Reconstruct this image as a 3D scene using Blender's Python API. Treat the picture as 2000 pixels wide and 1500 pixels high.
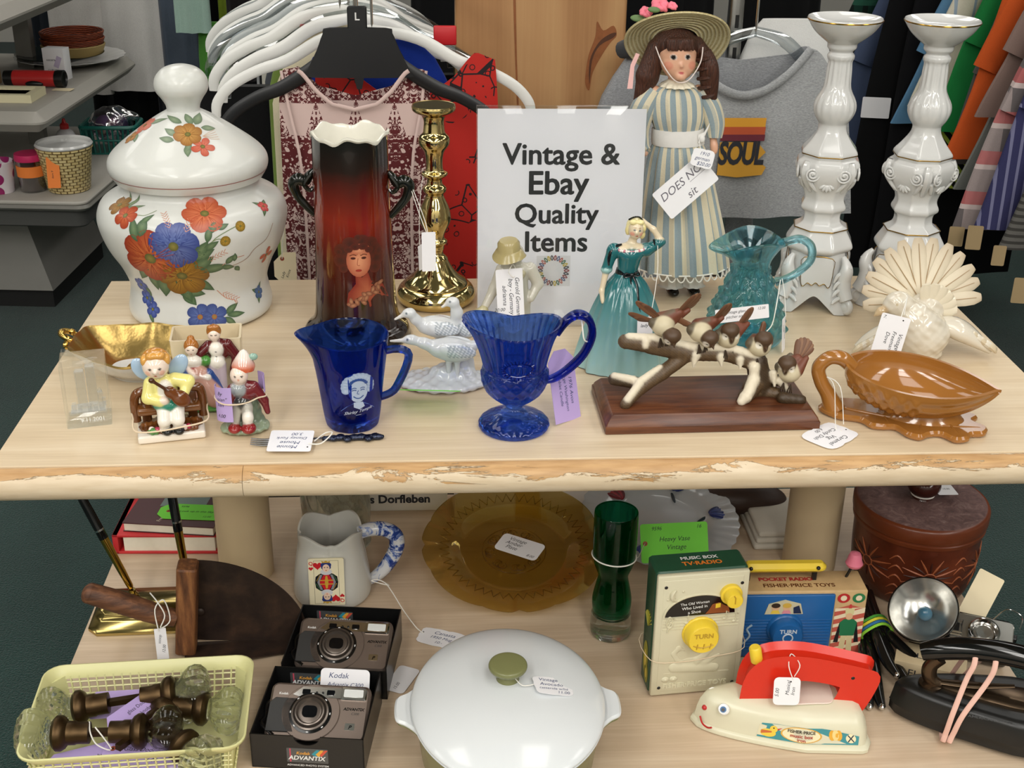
import bpy, bmesh, math, random
import numpy as np
from mathutils import Matrix, Vector, Euler
PI = math.pi
SC = bpy.context.scene
for o in list(bpy.data.objects): bpy.data.objects.remove(o)
RND = random.Random(7)

# ---------------------------------------------------------------- camera, light, exposure
cam = bpy.data.cameras.new('camera'); camo = bpy.data.objects.new('camera', cam); SC.collection.objects.link(camo)
cam.sensor_width = 36; cam.lens = 2479.33 / 2000 * 36; cam.clip_start = .02
camo.matrix_world = Matrix(((0.99831218, 0.01179516, -0.05686531, 0.46033936), (-0.05653685, 0.42129524, -0.9051596, -1.16344378),
                            (0.01328058, 0.90684684, 0.42125104, 1.42869797), (0, 0, 0, 1)))
SC.camera = camo
w = bpy.data.worlds.new('world'); SC.world = w; w.use_nodes = True
w.node_tree.nodes['Background'].inputs[0].default_value = (.9, .95, 1, 1)
w.node_tree.nodes['Background'].inputs[1].default_value = .25
SC.view_settings.view_transform = 'Standard'; SC.view_settings.look = 'None'
SC.view_settings.exposure = -0.1; SC.view_settings.gamma = 1; SC.view_settings.use_curve_mapping = False
SC.cycles.use_denoising = True; SC.cycles.max_bounces = 14; SC.cycles.transmission_bounces = 12; SC.cycles.transparent_max_bounces = 16
SC.cycles.sample_clamp_indirect = 6

def area(x, y, z, sx, sy, p, col=(1, .97, .92), rot=(0, 0, 0)):
    l = bpy.data.lights.new('ceiling_light', 'AREA'); l.shape = 'RECTANGLE'; l.size = sx; l.size_y = sy; l.energy = p; l.color = col
    o = bpy.data.objects.new('ceiling_light', l); o.location = (x, y, z); o.rotation_euler = rot; SC.collection.objects.link(o)
for lx in (-2.2, -.55, 1.1, 2.75):
    for ly, pw in ((-3.4, 32), (-2.1, 25), (-.75, 9.5), (.9, 8), (2.5, 8), (4.1, 6)):
        area(lx, ly, 2.84, .55, 1.15, pw)

# ---------------------------------------------------------------- helpers
def lin(c):
    if isinstance(c, str):
        c = c.lstrip('#'); c = [int(c[i:i + 2], 16) / 255 for i in (0, 2, 4)]
        return tuple(x / 12.92 if x <= .04045 else ((x + .055) / 1.055) ** 2.4 for x in c)
    return tuple(c[:3])
class NT:
    """small node-tree writer"""
    def __init__(s, name):
        s.m = bpy.data.materials.new(name); s.m.use_nodes = True; s.t = s.m.node_tree
        s.b = s.t.nodes['Principled BSDF']; s.out = s.t.nodes['Material Output']
    def n(s, typ, ins=None, **kw):
        x = s.t.nodes.new('ShaderNode' + typ)
        for k, v in kw.items(): setattr(x, k, v)
        for k, v in (ins or {}).items(): s.set(x.inputs[k], v)
        return x
    def set(s, sock, v):
        if isinstance(v, bpy.types.Node): v = v.outputs[0]
        if isinstance(v, bpy.types.NodeSocket): s.t.links.new(v, sock)
        elif isinstance(v, str): sock.default_value = (*lin(v), 1)
        elif isinstance(v, tuple) and len(v) == 3 and len(getattr(sock, 'default_value', v) if hasattr(sock.default_value, '__len__') else v) == 4: sock.default_value = (*v, 1)
        else: sock.default_value = v
    def p(s, **kw):
        for k, v in kw.items(): s.set(s.b.inputs[{'col': 'Base Color', 'rough': 'Roughness', 'metal': 'Metallic', 'trans': 'Transmission Weight', 'ior': 'IOR', 'sss': 'Subsurface Weight', 'sssr': 'Subsurface Radius', 'coat': 'Coat Weight', 'spec': 'Specular IOR Level', 'nor': 'Normal', 'sheen': 'Sheen Weight', 'alpha': 'Alpha', 'em': 'Emission Color', 'ems': 'Emission Strength', 'sssc': 'Subsurface Scale'}[k]], v)
        return s
    def math(s, op, a, b=0., c=0.):
        x = s.n('Math', operation=op)
        for i, v in enumerate((a, b, c)): s.set(x.inputs[i], v)
        return x
    def mix(s, f, a, b):
        x = s.n('Mix', data_type='RGBA'); s.set(x.inputs[0], f); s.set(x.inputs[6], a); s.set(x.inputs[7], b); return x.outputs[2]
    def ramp(s, f, stops, interp='LINEAR'):
        x = s.n('ValToRGB'); x.color_ramp.interpolation = interp; e = x.color_ramp.elements
        while len(e) < len(stops): e.new(.5)
        for q, (p, c) in zip(e, stops): q.position = p; q.color = (*lin(c), 1) if not isinstance(c, (int, float)) else (c, c, c, 1)
        s.set(x.inputs[0], f); return x.outputs[0]
    def obj(s, scale=(1, 1, 1), loc=(0, 0, 0), rot=(0, 0, 0), src='Object'):
        c = s.n('TexCoord').outputs[src]
        return s.n('Mapping', {'Vector': c, 'Scale': scale, 'Location': loc, 'Rotation': rot}).outputs[0]
    def attr(s, name): return s.n('Attribute', attribute_name=name)
    def noise(s, vec, scale, detail=3., rough=.5, dist=0.): return s.n('TexNoise', {'Vector': vec, 'Scale': scale, 'Detail': detail, 'Roughness': rough, 'Distortion': dist}).outputs[0]
    def bump(s, h, dist, strength=1.): s.p(nor=s.n('Bump', {'Height': h, 'Distance': dist, 'Strength': strength})); return s
MATS = {}
def M(name, col=(.8, .8, .8), rough=.5, nz=None, **kw):
    """plain material; nz = (scale, amount, bump mm) gives slight procedural unevenness"""
    if name in MATS: return MATS[name]
    t = NT(name); c = lin(col); t.p(rough=rough, **kw)
    if nz:
        f = t.noise(t.obj(), nz[0], 4.)
        t.p(col=t.mix(f, tuple(x * (1 - nz[1]) for x in c), tuple(min(1, x * (1 + nz[1])) for x in c)))
        if len(nz) > 2: t.bump(f, nz[2] * .001)
    else: t.p(col=c)
    MATS[name] = t.m; return t.m
def painted(name='painted ceramic', rough=.12, **kw):
    if name in MATS: return MATS[name]
    t = NT(name); t.p(col=t.attr('Col').outputs[0], rough=rough, **kw); MATS[name] = t.m; return t.m
def thinglass(name, col, rough=.0, refl=.1, tint=1.):
    """thin clear sheet: see-through with a fresnel sheen"""
    if name in MATS: return MATS[name]
    t = NT(name); g = t.n('BsdfGlossy', {'Color': (1., 1., 1.), 'Roughness': rough}); tr = t.n('BsdfTransparent', {'Color': lin(col)})
    f = t.n('LayerWeight', {'Blend': .25}); mx = t.n('MixShader', {0: t.math('MULTIPLY_ADD', f.outputs[1], .8, refl * .4), 1: tr, 2: g})
    t.t.links.new(mx.outputs[0], t.out.inputs[0]); MATS[name] = t.m; return t.m

def xf(loc=(0, 0, 0), rot=(0, 0, 0), sc=1.):
    s = (sc, sc, sc) if isinstance(sc, (int, float)) else sc
    return Matrix.LocRotScale(Vector(loc), Euler([math.radians(a) for a in rot]), Vector(s))
class MB:
    """collects shapes (in millimetres unless sc is given) and links them as ONE mesh object"""
    def __init__(s, sc=.001): s.sc = sc; s.v = []; s.f = []; s.mi = []; s.mats = []; s.n = 0; s.col = []; s.uv = []; s.X = None
    def add(s, VF, mat, X=None, col=None, uv=None):
        V, F = VF[0], VF[1]; V = np.asarray(V, float)
        if len(VF) > 2 and uv is None: uv = VF[2]
        for m in (X, s.X):
            if m is not None: a = np.array(m); V = V @ a[:3, :3].T + a[:3, 3]
        if mat not in s.mats: s.mats.append(mat)
        i = s.mats.index(mat)
        s.v.append(V * s.sc); s.f += [[j + s.n for j in q] for q in F]; s.mi += [i] * len(F); s.n += len(V)
        if col is None: col = (1, 1, 1)
        if isinstance(col, str) or np.ndim(col) == 1: col = np.tile(lin(col), (len(V), 1))
        s.col.append(np.asarray(col, float)); s.uv.append(np.asarray(uv, float) if uv is not None else np.zeros((len(V), 3)))
        return s
    def build(s, name, parent=None, label=None, ang=42, loc=None, rz=0., **kw):
        me = bpy.data.meshes.new(name); V = np.concatenate(s.v)
        me.from_pydata(V.tolist(), [], s.f)
        bm = bmesh.new(); bm.from_mesh(me); bmesh.ops.recalc_face_normals(bm, faces=bm.faces); bm.to_mesh(me); bm.free()
        for m in s.mats: me.materials.append(m)
        me.polygons.foreach_set('material_index', s.mi); me.polygons.foreach_set('use_smooth', [True] * len(s.f))
        C = np.concatenate(s.col)
        if (C != 1).any():
            a = me.color_attributes.new('Col', 'FLOAT_COLOR', 'POINT'); a.data.foreach_set('color', np.c_[C, np.ones(len(C))].ravel())
        U = np.concatenate(s.uv)
        if U.any(): a = me.attributes.new('uvw', 'FLOAT_VECTOR', 'POINT'); a.data.foreach_set('vector', U.ravel())
        me.update(); me.set_sharp_from_angle(angle=math.radians(ang))
        o = bpy.data.objects.new(name, me); SC.collection.objects.link(o)
        if parent: o.parent = parent
        if loc is not None: o.location = loc
        o.rotation_euler.z = math.radians(rz)
        if label: o['label'] = label
        for k, v in kw.items(): o[k] = v
        return o
def thing(name, label, cat, loc=(0, 0, 0), rz=0, group=None, rot=None):
    o = bpy.data.objects.new(name, None); SC.collection.objects.link(o); o.empty_display_size = .02
    o.location = loc; o.rotation_euler = [math.radians(a) for a in (rot or (0, 0, rz))]; o['label'] = label; o['category'] = cat
    if group: o['group'] = group
    return o
def dup(root, loc, rz=None, label=None, group=None):
    r = root.copy(); SC.collection.objects.link(r); r.location = loc
    if rz is not None: r.rotation_euler.z = math.radians(rz)
    if label: r['label'] = label
    if group: r['group'] = group
    for ch in list(root.children):
        c = ch.copy(); SC.collection.objects.link(c); c.parent = r
        for g in ch.children:
            d = g.copy(); SC.collection.objects.link(d); d.parent = c
    return r
# ---- shapes: each returns (vertices, faces[, uv])
def cr(P, k=6, closed=False):
    """Catmull-Rom through points"""
    P = np.asarray(P, float); n = len(P); out = []
    for i in range(n if closed else n - 1):
        g = (lambda j: P[j % n]) if closed else (lambda j: P[min(max(j, 0), n - 1)])
        a, b, c, d = g(i - 1), g(i), g(i + 1), g(i + 2)
        for t in np.arange(k) / k: out.append(.5 * (2 * b + (c - a) * t + (2 * a - 5 * b + 4 * c - d) * t * t + (3 * b - a - 3 * c + d) * t ** 3))
    if not closed: out.append(P[-1])
    return np.array(out)
def gridf(nu, nv, cu=False, cv=False):
    F = []
    for i in range(nu if cu else nu - 1):
        for j in range(nv if cv else nv - 1):
            a, b = i * nv + j, i * nv + (j + 1) % nv; c, d = ((i + 1) % nu) * nv + (j + 1) % nv, ((i + 1) % nu) * nv + j
            F.append([a, d, c, b])
    return F
def lathe(prof, n=48, rf=None, zf=None, close=False, smooth=0):
    """prof [(r, z)] bottom to top turned about z; rf(theta, z, i) scales r; ends are closed"""
    P = cr(prof, smooth) if smooth else np.asarray(prof, float); m = len(P); th = np.arange(n) * 2 * PI / n
    V = np.zeros((n, m, 3)); U = np.zeros((n, m, 3))
    for i, (r, z) in enumerate(P):
        rr = r * (rf(th, z, i) if rf else 1.); V[:, i, 0] = rr * np.sin(th); V[:, i, 1] = -rr * np.cos(th); V[:, i, 2] = z + (zf(th, r, i) if zf else 0.)
        U[:, i, 0] = (th + PI) % (2 * PI) - PI; U[:, i, 1] = z; U[:, i, 2] = r
    F = gridf(n, m, True, close)
    if not close:
        F.append([i * m for i in range(n)]); F.append([i * m + m - 1 for i in range(n)][::-1])
    return V.reshape(-1, 3), F, U.reshape(-1, 3)
def frames(P):
    T = np.gradient(P, axis=0); T /= np.linalg.norm(T, axis=1)[:, None] + 1e-12
    a = np.array([0, 0, 1.]) if abs(T[0][2]) < .9 else np.array([1., 0, 0])
    N = []; b = np.cross(T[0], a); b /= np.linalg.norm(b)
    for t in T:
        b = b - t * (b @ t); b /= np.linalg.norm(b) + 1e-12; N.append(b)
    N = np.array(N); return T, N, np.cross(T, N)
def tube(P, r, n=8, smooth=0, closed=False, flat=1.):
    """tube along points; r number or list; flat scales the second axis"""
    P = np.asarray(P, float)
    if np.ndim(r): r = np.asarray(r, float)
    if smooth:
        k = len(P); P = cr(P, smooth, closed)
        if np.ndim(r): r = cr(np.c_[np.append(r, r[0]) if False else r, r], smooth, closed)[:, 0]
    if np.ndim(r) == 0: r = np.full(len(P), r)
    T, N, B = frames(P); th = np.arange(n) * 2 * PI / n
    V = P[:, None] + r[:, None, None] * (np.cos(th)[None, :, None] * N[:, None] + flat * np.sin(th)[None, :, None] * B[:, None])
    m = len(P); F = gridf(m, n, closed, True)
    if not closed: F += [list(range(n)), list(range((m - 1) * n, m * n))[::-1]]
    L = np.r_[0, np.cumsum(np.linalg.norm(np.diff(P, axis=0), axis=1))]
    U = np.zeros((m, n, 3)); U[:, :, 0] = th[None]; U[:, :, 1] = L[:, None]
    return V.reshape(-1, 3), F, U.reshape(-1, 3)
def box(sx, sy, sz, r=0., k=2):
    """rounded box centred on x and y, standing on z = 0"""
    hx, hy, hz = sx / 2, sy / 2, sz / 2
    if r <= 0:
        V = [(x * hx, y * hy, hz + z * hz) for x in (-1, 1) for y in (-1, 1) for z in (-1, 1)]
        return V, [[0, 1, 3, 2], [4, 6, 7, 5], [0, 4, 5, 1], [2, 3, 7, 6], [0, 2, 6, 4], [1, 5, 7, 3]]
    r = min(r, hx, hy, hz); a = np.tan(np.linspace(-1, 1, 2 * k + 2) * PI / 4); s = len(a); V = []; F = []; idx = {}
    def vid(q):
        key = tuple(np.round(q, 6))
        if key not in idx: idx[key] = len(V); V.append(q)
        return idx[key]
    for ax in range(3):
        for sg in (-1, 1):
            G = [[None] * s for _ in a]
            for i in range(s):
                for j in range(s):
                    q = np.zeros(3); q[ax] = sg; q[(ax + 1) % 3] = a[i]; q[(ax + 2) % 3] = a[j]; G[i][j] = vid(q)
            for i in range(s - 1):
                for j in range(s - 1):
                    f = [G[i][j], G[i + 1][j], G[i + 1][j + 1], G[i][j + 1]]; F.append(f if sg > 0 else f[::-1])
    V = np.array(V); D = V / np.linalg.norm(V, axis=1)[:, None]
    V = np.sign(V) * (np.array([hx, hy, hz]) - r) + r * D
    V[:, 2] += hz; return V, F
def ell(c=(0, 0, 0), r=(1, 1, 1), n=20, m=12, rot=None):
    r = (r, r, r) if np.ndim(r) == 0 else r
    ph = np.linspace(-PI / 2, PI / 2, m + 1); V, F, _ = lathe([(max(math.cos(p), 1e-4), math.sin(p)) for p in ph], n)
    V = V * np.array(r)
    if rot: V = V @ np.array(Euler([math.radians(a) for a in rot]).to_matrix()).T
    return V + np.array(c), F
def prism(O, h, bev=0., z=0., hole=None):
    """outline (counter-clockwise xy) raised by h, edges chamfered by bev"""
    O = np.asarray(O, float); n = len(O)
    if bev > 0:
        e = np.roll(O, -1, 0) - O; e /= np.linalg.norm(e, axis=1)[:, None] + 1e-12; nn = np.c_[e[:, 1], -e[:, 0]]; q = nn + np.roll(nn, 1, 0); q /= np.linalg.norm(q, axis=1)[:, None] + 1e-12
        I = O - q * bev; L = [(I, z), (O, z + bev), (O, z + h - bev), (I, z + h)]
    else: L = [(O, z), (O, z + h)]
    V = np.concatenate([np.c_[a, np.full(n, b)] for a, b in L]); F = []
    for k in range(len(L) - 1): F += [[k * n + i, k * n + (i + 1) % n, (k + 1) * n + (i + 1) % n, (k + 1) * n + i] for i in range(n)]
    F += [list(range(n))[::-1], list(range((len(L) - 1) * n, len(L) * n))]; return V, F
def rrect(w, h, r, k=4, cx=0., cy=0.):
    O = []
    for sx, sy, a in ((1, -1, -90), (1, 1, 0), (-1, 1, 90), (-1, -1, 180)):
        for t in np.linspace(0, 90, k + 1): b = math.radians(a + t); O.append((cx + sx * (w / 2 - r) + r * math.cos(b), cy + sy * (h / 2 - r) + r * math.sin(b)))
    return O
def circ(r, n=24, cx=0., cy=0., ry=None): return [(cx + r * math.cos(2 * PI * i / n), cy + (ry or r) * math.sin(2 * PI * i / n)) for i in range(n)]
def loft(R, cap=True, closed=True):
    """rings of equal length"""
    R = np.asarray(R, float); m, n = R.shape[:2]; F = gridf(m, n, False, closed)
    if cap: F += [list(range(n)), list(range((m - 1) * n, m * n))[::-1]]
    return R.reshape(-1, 3), F
def sheet(P, t):
    """thin sheet of thickness t over a grid of points (nu, nv, 3)"""
    P = np.asarray(P, float); du = np.gradient(P, axis=0); dv = np.gradient(P, axis=1); N = np.cross(du, dv); N /= np.linalg.norm(N, axis=2)[:, :, None] + 1e-12
    nu, nv = P.shape[:2]; A = (P + N * t / 2).reshape(-1, 3); B = (P - N * t / 2).reshape(-1, 3); k = nu * nv
    F = gridf(nu, nv); F = [f for f in F] + [[j + k for j in f[::-1]] for f in F]
    rim = [(i, 0) for i in range(nu)] + [(nu - 1, j) for j in range(1, nv)] + [(i, nv - 1) for i in range(nu - 2, -1, -1)] + [(0, j) for j in range(nv - 2, 0, -1)]
    rim = [i * nv + j for i, j in rim]
    F += [[a, b, b + k, a + k] for a, b in zip(rim, rim[1:] + rim[:1])]
    uu, vv = np.meshgrid(np.linspace(0, 1, nu), np.linspace(0, 1, nv), indexing='ij'); U = np.c_[uu.ravel(), vv.ravel(), np.zeros(k)]
    return np.r_[A, B], F, np.r_[U, U]
_TX = {}
def text(s, size, bold=0., shear=0., align='CENTER', sp=1., thick=0.):
    """flat lettering in the xy plane, centred on its baseline"""
    key = (s, bold, shear, align, sp, thick)
    if key not in _TX:
        c = bpy.data.curves.new('t', 'FONT'); c.body = s; c.size = 1; c.offset = bold; c.shear = shear; c.align_x = align; c.space_character = sp; c.space_line = .95; c.extrude = thick; c.resolution_u = 3
        o = bpy.data.objects.new('t', c); me = bpy.data.meshes.new_from_object(o)
        _TX[key] = (np.array([v.co[:] for v in me.vertices]).reshape(-1, 3), [list(p.vertices) for p in me.polygons])
        bpy.data.objects.remove(o); bpy.data.curves.remove(c); bpy.data.meshes.remove(me)
    V, F = _TX[key]; return V * size, F
def smin(a, b, k):
    h = np.clip(.5 + .5 * (b - a) / k, 0, 1); return b + (a - b) * h - k * h * (1 - h)
def blob(prims, h=1.5, k=3., paint=(), disp=None):
    """one continuous organic surface. prims: ('c', col, a, b, ra, rb) tapered limb or ('e', col, centre, radii[, euler]) ellipsoid or
    ('s', ...) ellipsoid that is cut away; an optional 'k' number as last dict entry. paint: (point, radius, colour) spots. Returns V, F, colours"""
    bb = []
    for q in prims:
        if q[0] == 'c': bb += [np.array(q[2]) - q[4], np.array(q[2]) + q[4], np.array(q[3]) - q[5], np.array(q[3]) + q[5]]
        elif q[0] == 'e': r = max(q[3]) if np.ndim(q[3]) else q[3]; bb += [np.array(q[2]) - r, np.array(q[2]) + r]
    lo = np.min(bb, 0) - 2.5 * h; hi = np.max(bb, 0) + 2.5 * h
    ax = [np.arange(lo[i], hi[i] + h, h) for i in range(3)]
    G = np.stack(np.meshgrid(*ax, indexing='ij'), -1)
    def dist(q, P):
        if q[0] == 'c':
            a, b = np.array(q[2], float), np.array(q[3], float); d = b - a; t = np.clip((P - a) @ d / (d @ d + 1e-9), 0, 1)
            return np.linalg.norm(P - a - t[..., None] * d, axis=-1) - (q[4] + (q[5] - q[4]) * t)
        X = P - np.array(q[2], float); r = np.array((q[3],) * 3 if np.ndim(q[3]) == 0 else q[3], float)
        if len(q) > 4 and isinstance(q[4], tuple): X = X @ np.array(Euler([math.radians(a) for a in q[4]]).to_matrix())
        k0 = np.linalg.norm(X / r, axis=-1); k1 = np.linalg.norm(X / (r * r), axis=-1); return k0 * (k0 - 1) / (k1 + 1e-9)
    f = None
    for q in prims:
        d = dist(q, G); kk = q[-1]['k'] if isinstance(q[-1], dict) else k
        if f is None: f = d
        elif q[0] == 's': f = -smin(-f, d, kk)
        else: f = smin(f, d, kk)
    if disp: f = f - disp(G)
    S = f < 0; n = np.array(f.shape); cnt = np.zeros(n - 1); acc = np.zeros((*(n - 1), 3))
    for a in range(3):
        sl = [slice(None)] * 3; s2 = [slice(None)] * 3; sl[a] = slice(0, -1); s2[a] = slice(1, None)
        f0, f1 = f[tuple(sl)], f[tuple(s2)]; c = (f0 < 0) != (f1 < 0); t = np.where(c, f0 / np.where(c, f0 - f1, 1), 0)
        pos = G[tuple(sl)].copy(); pos[..., a] += t * h; o1, o2 = [x for x in range(3) if x != a]
        for da in (0, 1):
            for db in (0, 1):
                ss = [slice(None)] * 3; ss[o1] = slice(da, n[o1] - 1 + da); ss[o2] = slice(db, n[o2] - 1 + db)
                cc = c[tuple(ss)]; cnt += cc; acc += np.where(cc[..., None], pos[tuple(ss)], 0)
    act = cnt > 0; vid = -np.ones(n - 1, int); vid[act] = np.arange(act.sum()); V = acc[act] / cnt[act][:, None]; F = []
    for a in range(3):
        o1, o2 = [(1, 2), (2, 0), (0, 1)][a]; sl = [slice(1, -1)] * 3; s2 = [slice(1, -1)] * 3; sl[a] = slice(0, -1); s2[a] = slice(1, None)
        S0, S1 = S[tuple(sl)], S[tuple(s2)]; c = S0 != S1; I = np.argwhere(c)
        if not len(I): continue
        fl = S0[c]; base = I.copy(); base[:, o1] += 1; base[:, o2] += 1
        def at(d1, d2): b = base.copy(); b[:, o1] -= d1; b[:, o2] -= d2; return vid[b[:, 0], b[:, 1], b[:, 2]]
        q = np.stack([at(1, 1), at(0, 1), at(0, 0), at(1, 0)], 1); q[~fl] = q[~fl][:, ::-1]; F += q.tolist()
    add = [q for q in prims if q[0] != 's']; D = np.stack([dist(q, V) for q in add], 1); C = np.array([lin(q[1]) for q in add])
    W = np.exp(-np.clip(D - D.min(1)[:, None], 0, 30) / (h * .35)); col = (W[:, :, None] * C[None]).sum(1) / W.sum(1)[:, None]
    for p, r, cc in paint:
        r = np.array(r if np.ndim(r) else (r,) * 3, float); d = np.linalg.norm((V - np.array(p, float)) / r, axis=1); wgt = np.clip((1.15 - d) / .3, 0, 1)[:, None]; col = col * (1 - wgt) + np.array(lin(cc)) * wgt
    return V, F, col
def addblob(mb, mat, prims, X=None, **kw):
    V, F, c = blob(prims, **kw); mb.add((V, F), mat, X, col=c); return mb
# ---------------------------------------------------------------- the setting
def struct(o): o['kind'] = 'structure'; return o
def carpet():
    t = NT('carpet'); v = t.obj((1, 1, 1)); f = t.noise(v, 260., 2., .7); g = t.noise(v, 5., 3.)
    t.p(col=t.ramp(t.math('MULTIPLY_ADD', g, .25, t.math('MULTIPLY', f, .75)), [(.3, '#0b221f'), (.55, '#163833'), (.75, '#224e47')]), rough=.95, spec=.1, sheen=.2); t.bump(f, .004); return t.m
def maple(name, a, b, c, sx=1., rough=.32, coat=.0):
    t = NT(name); v = t.obj((1.2 * sx, 16 * sx, 16 * sx)); f = t.noise(v, 2.2, 5., .55, .8); g = t.noise(t.obj((5 * sx, 160 * sx, 160 * sx)), 2., 2.)
    h = t.math('MULTIPLY_ADD', g, .35, t.math('MULTIPLY', f, .65)); t.p(col=t.ramp(h, [(.28, a), (.5, b), (.68, c)]), rough=rough, coat=coat); return t.m
def planks(name, a, b, c, ring=9., axis='Z'):
    t = NT(name); s = {'Z': (1, 1, .09), 'X': (.09, 1, 1), 'Y': (1, .09, 1)}[axis]; v = t.obj(s); n = t.noise(v, 2.2, 3., .5)
    r = t.math('SINE', t.math('MULTIPLY', n, ring * 6.3)); fine = t.noise(t.obj(tuple(x * 90 if x == 1 else 3 for x in s)), 1.5, 2.)
    t.p(col=t.ramp(t.math('MULTIPLY_ADD', r, .3, t.math('MULTIPLY_ADD', fine, .35, .32)), [(.1, a), (.5, b), (.9, c)]), rough=.5); return t.m
def cloth(name, col, nz=.12, sc=900., rough=.9):
    if name in MATS: return MATS[name]
    t = NT(name); c = lin(col); f = t.noise(t.obj(), sc, 2., .6); g = t.noise(t.obj(), 9., 3.); k = t.math('MULTIPLY_ADD', f, .6, t.math('MULTIPLY', g, .4))
    t.p(col=t.mix(k, tuple(x * (1 - nz * 2) for x in c), tuple(min(1, x * (1 + nz * 2)) for x in c)), rough=rough, spec=.2, sheen=.15); t.bump(f, .0006); MATS[name] = t.m; return t.m
struct(MB(1).add(([(-5, -4, 0), (6, -4, 0), (6, 7, 0), (-5, 7, 0)], [[0, 1, 2, 3]]), carpet()).build('floor'))
WALL = M('wall paint', '#d0cdc6', .9, (3., .04)); CEIL = M('ceiling tile', '#e4e2dc', .9, (40., .05))
for nm, P in (('wall_back', [(-5, 7, 0), (6, 7, 0), (6, 7, 2.9), (-5, 7, 2.9)]), ('wall_left', [(-5, -4, 0), (-5, 7, 0), (-5, 7, 2.9), (-5, -4, 2.9)]),
              ('wall_right', [(6, 7, 0), (6, -4, 0), (6, -4, 2.9), (6, 7, 2.9)]), ('wall_front', [(6, -4, 0), (-5, -4, 0), (-5, -4, 2.9), (6, -4, 2.9)])):
    struct(MB(1).add((P, [[0, 1, 2, 3]]), WALL).build(nm))
struct(MB(1).add(([(-5, -4, 2.9), (6, -4, 2.9), (6, 7, 2.9), (-5, 7, 2.9)], [[3, 2, 1, 0]]), CEIL).build('ceiling'))

# ---------------------------------------------------------------- two-tier maple display table
Z0, ZL, TW, TD = .80, .4459, 1.17, .5482
LAM = maple('maple laminate', '#c9b291', '#d8c3a3', '#e2d0b3'); LAMB = M('laminate edge', '#d9c19a', .45, (30., .08))
def bullnose():
    t = NT('worn cream bullnose'); v = t.obj((7, 45, 30)); f = t.noise(v, 1.4, 6., .75, .6); z = t.n('SeparateXYZ', {0: t.n('TexCoord').outputs['Object']}).outputs[2]
    h = t.math('MULTIPLY_ADD', z, 24., .18); k = t.ramp(t.math('ADD', f, t.math('MULTIPLY_ADD', z, 17., .15)), [(.52, 0.), (.55, 1.)])
    g = t.noise(t.obj((12, 90, 90)), 2., 3.); wood = t.ramp(g, [(.3, '#ae8658'), (.7, '#c9a272')]); paint = t.ramp(g, [(.3, '#cdb899'), (.7, '#d9c7ab')])
    t.p(col=t.mix(k, paint, wood), rough=.4, spec=.4); t.bump(t.math('MULTIPLY', k, -1.), .0008); return t.m
tb = thing('display_table', 'two-tier maple display table with a worn rounded front edge holding the vintage items', 'table', (0, 0, 0))
b = MB(1); b.add(prism([(0, .003), (TW, .003), (TW, TD), (0, TD)], .034, .001, Z0 - .0345), LAM); b.build('top_shelf', tb)
# the rounded front edge, in two lengths with a butt joint
b = MB(1); BN = bullnose(); prof = [(0, .0)] + [(-.0175 * math.sin(a), -.0175 + .0175 * math.cos(a)) for a in np.linspace(.05, PI - .05, 16)] + [(0, -.035)]
for x0, x1 in ((-.03, .2575), (.258, 1.2)): b.add(loft([[(x0, y, z) for y, z in prof], [(x1, y, z) for y, z in prof]]), BN)
b.build('rounded_edge', tb, loc=(0, 0, Z0 - .001))
b = MB(1); b.add(prism([(0, -.27), (TW, -.27), (TW, TD), (0, TD)], .032, .001, ZL - .0325), maple('shelf laminate', '#bda68a', '#cbb499', '#d8c4aa')); b.build('lower_shelf', tb)
PIL = M('pillar laminate', '#cdb792', .45, (14., .06))
for x, y in ((.1901, .345), (.9795, .337)):
    MB(1).add(lathe([(.037, ZL - .001), (.037, Z0 - .034)], 40), PIL).build('post', tb, loc=(x, y, 0))
b = MB(1); b.add(prism([(.06, -.2), (TW - .06, -.2), (TW - .06, TD - .06), (.06, TD - .06)], ZL - .033), LAMB); b.build('plinth', tb)

# ---------------------------------------------------------------- pine post behind the table
pn = NT('knotty pine'); v = pn.obj((1, 1, .1)); n1 = pn.noise(v, 3.2, 2., .4, .3); r = pn.math('SINE', pn.math('MULTIPLY', n1, 75.)); fi = pn.noise(pn.obj((120, 120, 3)), 1.5, 2.)
pn.p(col=pn.ramp(pn.math('MULTIPLY_ADD', r, .22, pn.math('MULTIPLY_ADD', fi, .35, .33)), [(.1, '#c09868'), (.5, '#b3875a'), (.9, '#9c6e44')]), rough=.5)
pp = thing('timber_post', 'wide knotty pine post rising behind the white sign', 'post', (.6375, 1.06, 0))
MB(1).add(prism(rrect(.288, .09, .006, 3), 2.9), pn.m).build('post_body', pp, loc=(0, 0, 0))
KN = M('dark knot', '#4d2a14', .6, (90., .3)); KN2 = M('brown knot', '#8a5128', .55, (120., .3))
b = MB(1)
def onface(O, m, y, zoff):  # knots lie on the front face of the post
    O = np.array(O); b.add((np.c_[O[:, 0], np.full(len(O), y), O[:, 1] + zoff], [list(range(len(O)))]), m)
O = cr([(.078, .0), (.082, .03), (.092, .06), (.094, .085), (.105, .07), (.122, .078), (.128, .062), (.118, .05), (.105, .03), (.09, .0), (.085, -.03), (.078, -.02)], 4, True); onface(O, KN2, -.0457, 1.0)
onface(cr([(.085, -.02), (.088, .02), (.1, .045), (.122, .058), (.127, .066), (.116, .064), (.098, .05), (.084, .02)], 4, True), KN, -.0461, 1.0)
onface(cr([(-.048, .13), (-.042, .0), (-.036, -.1), (-.03, -.16), (-.026, -.16), (-.034, -.08), (-.04, .02), (-.044, .13)], 4, True), KN2, -.0457, 1.0)
onface(circ(.009, 14, -.028, -.165), KN, -.0461, 1.0)
b.build('knot', pp)

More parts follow.
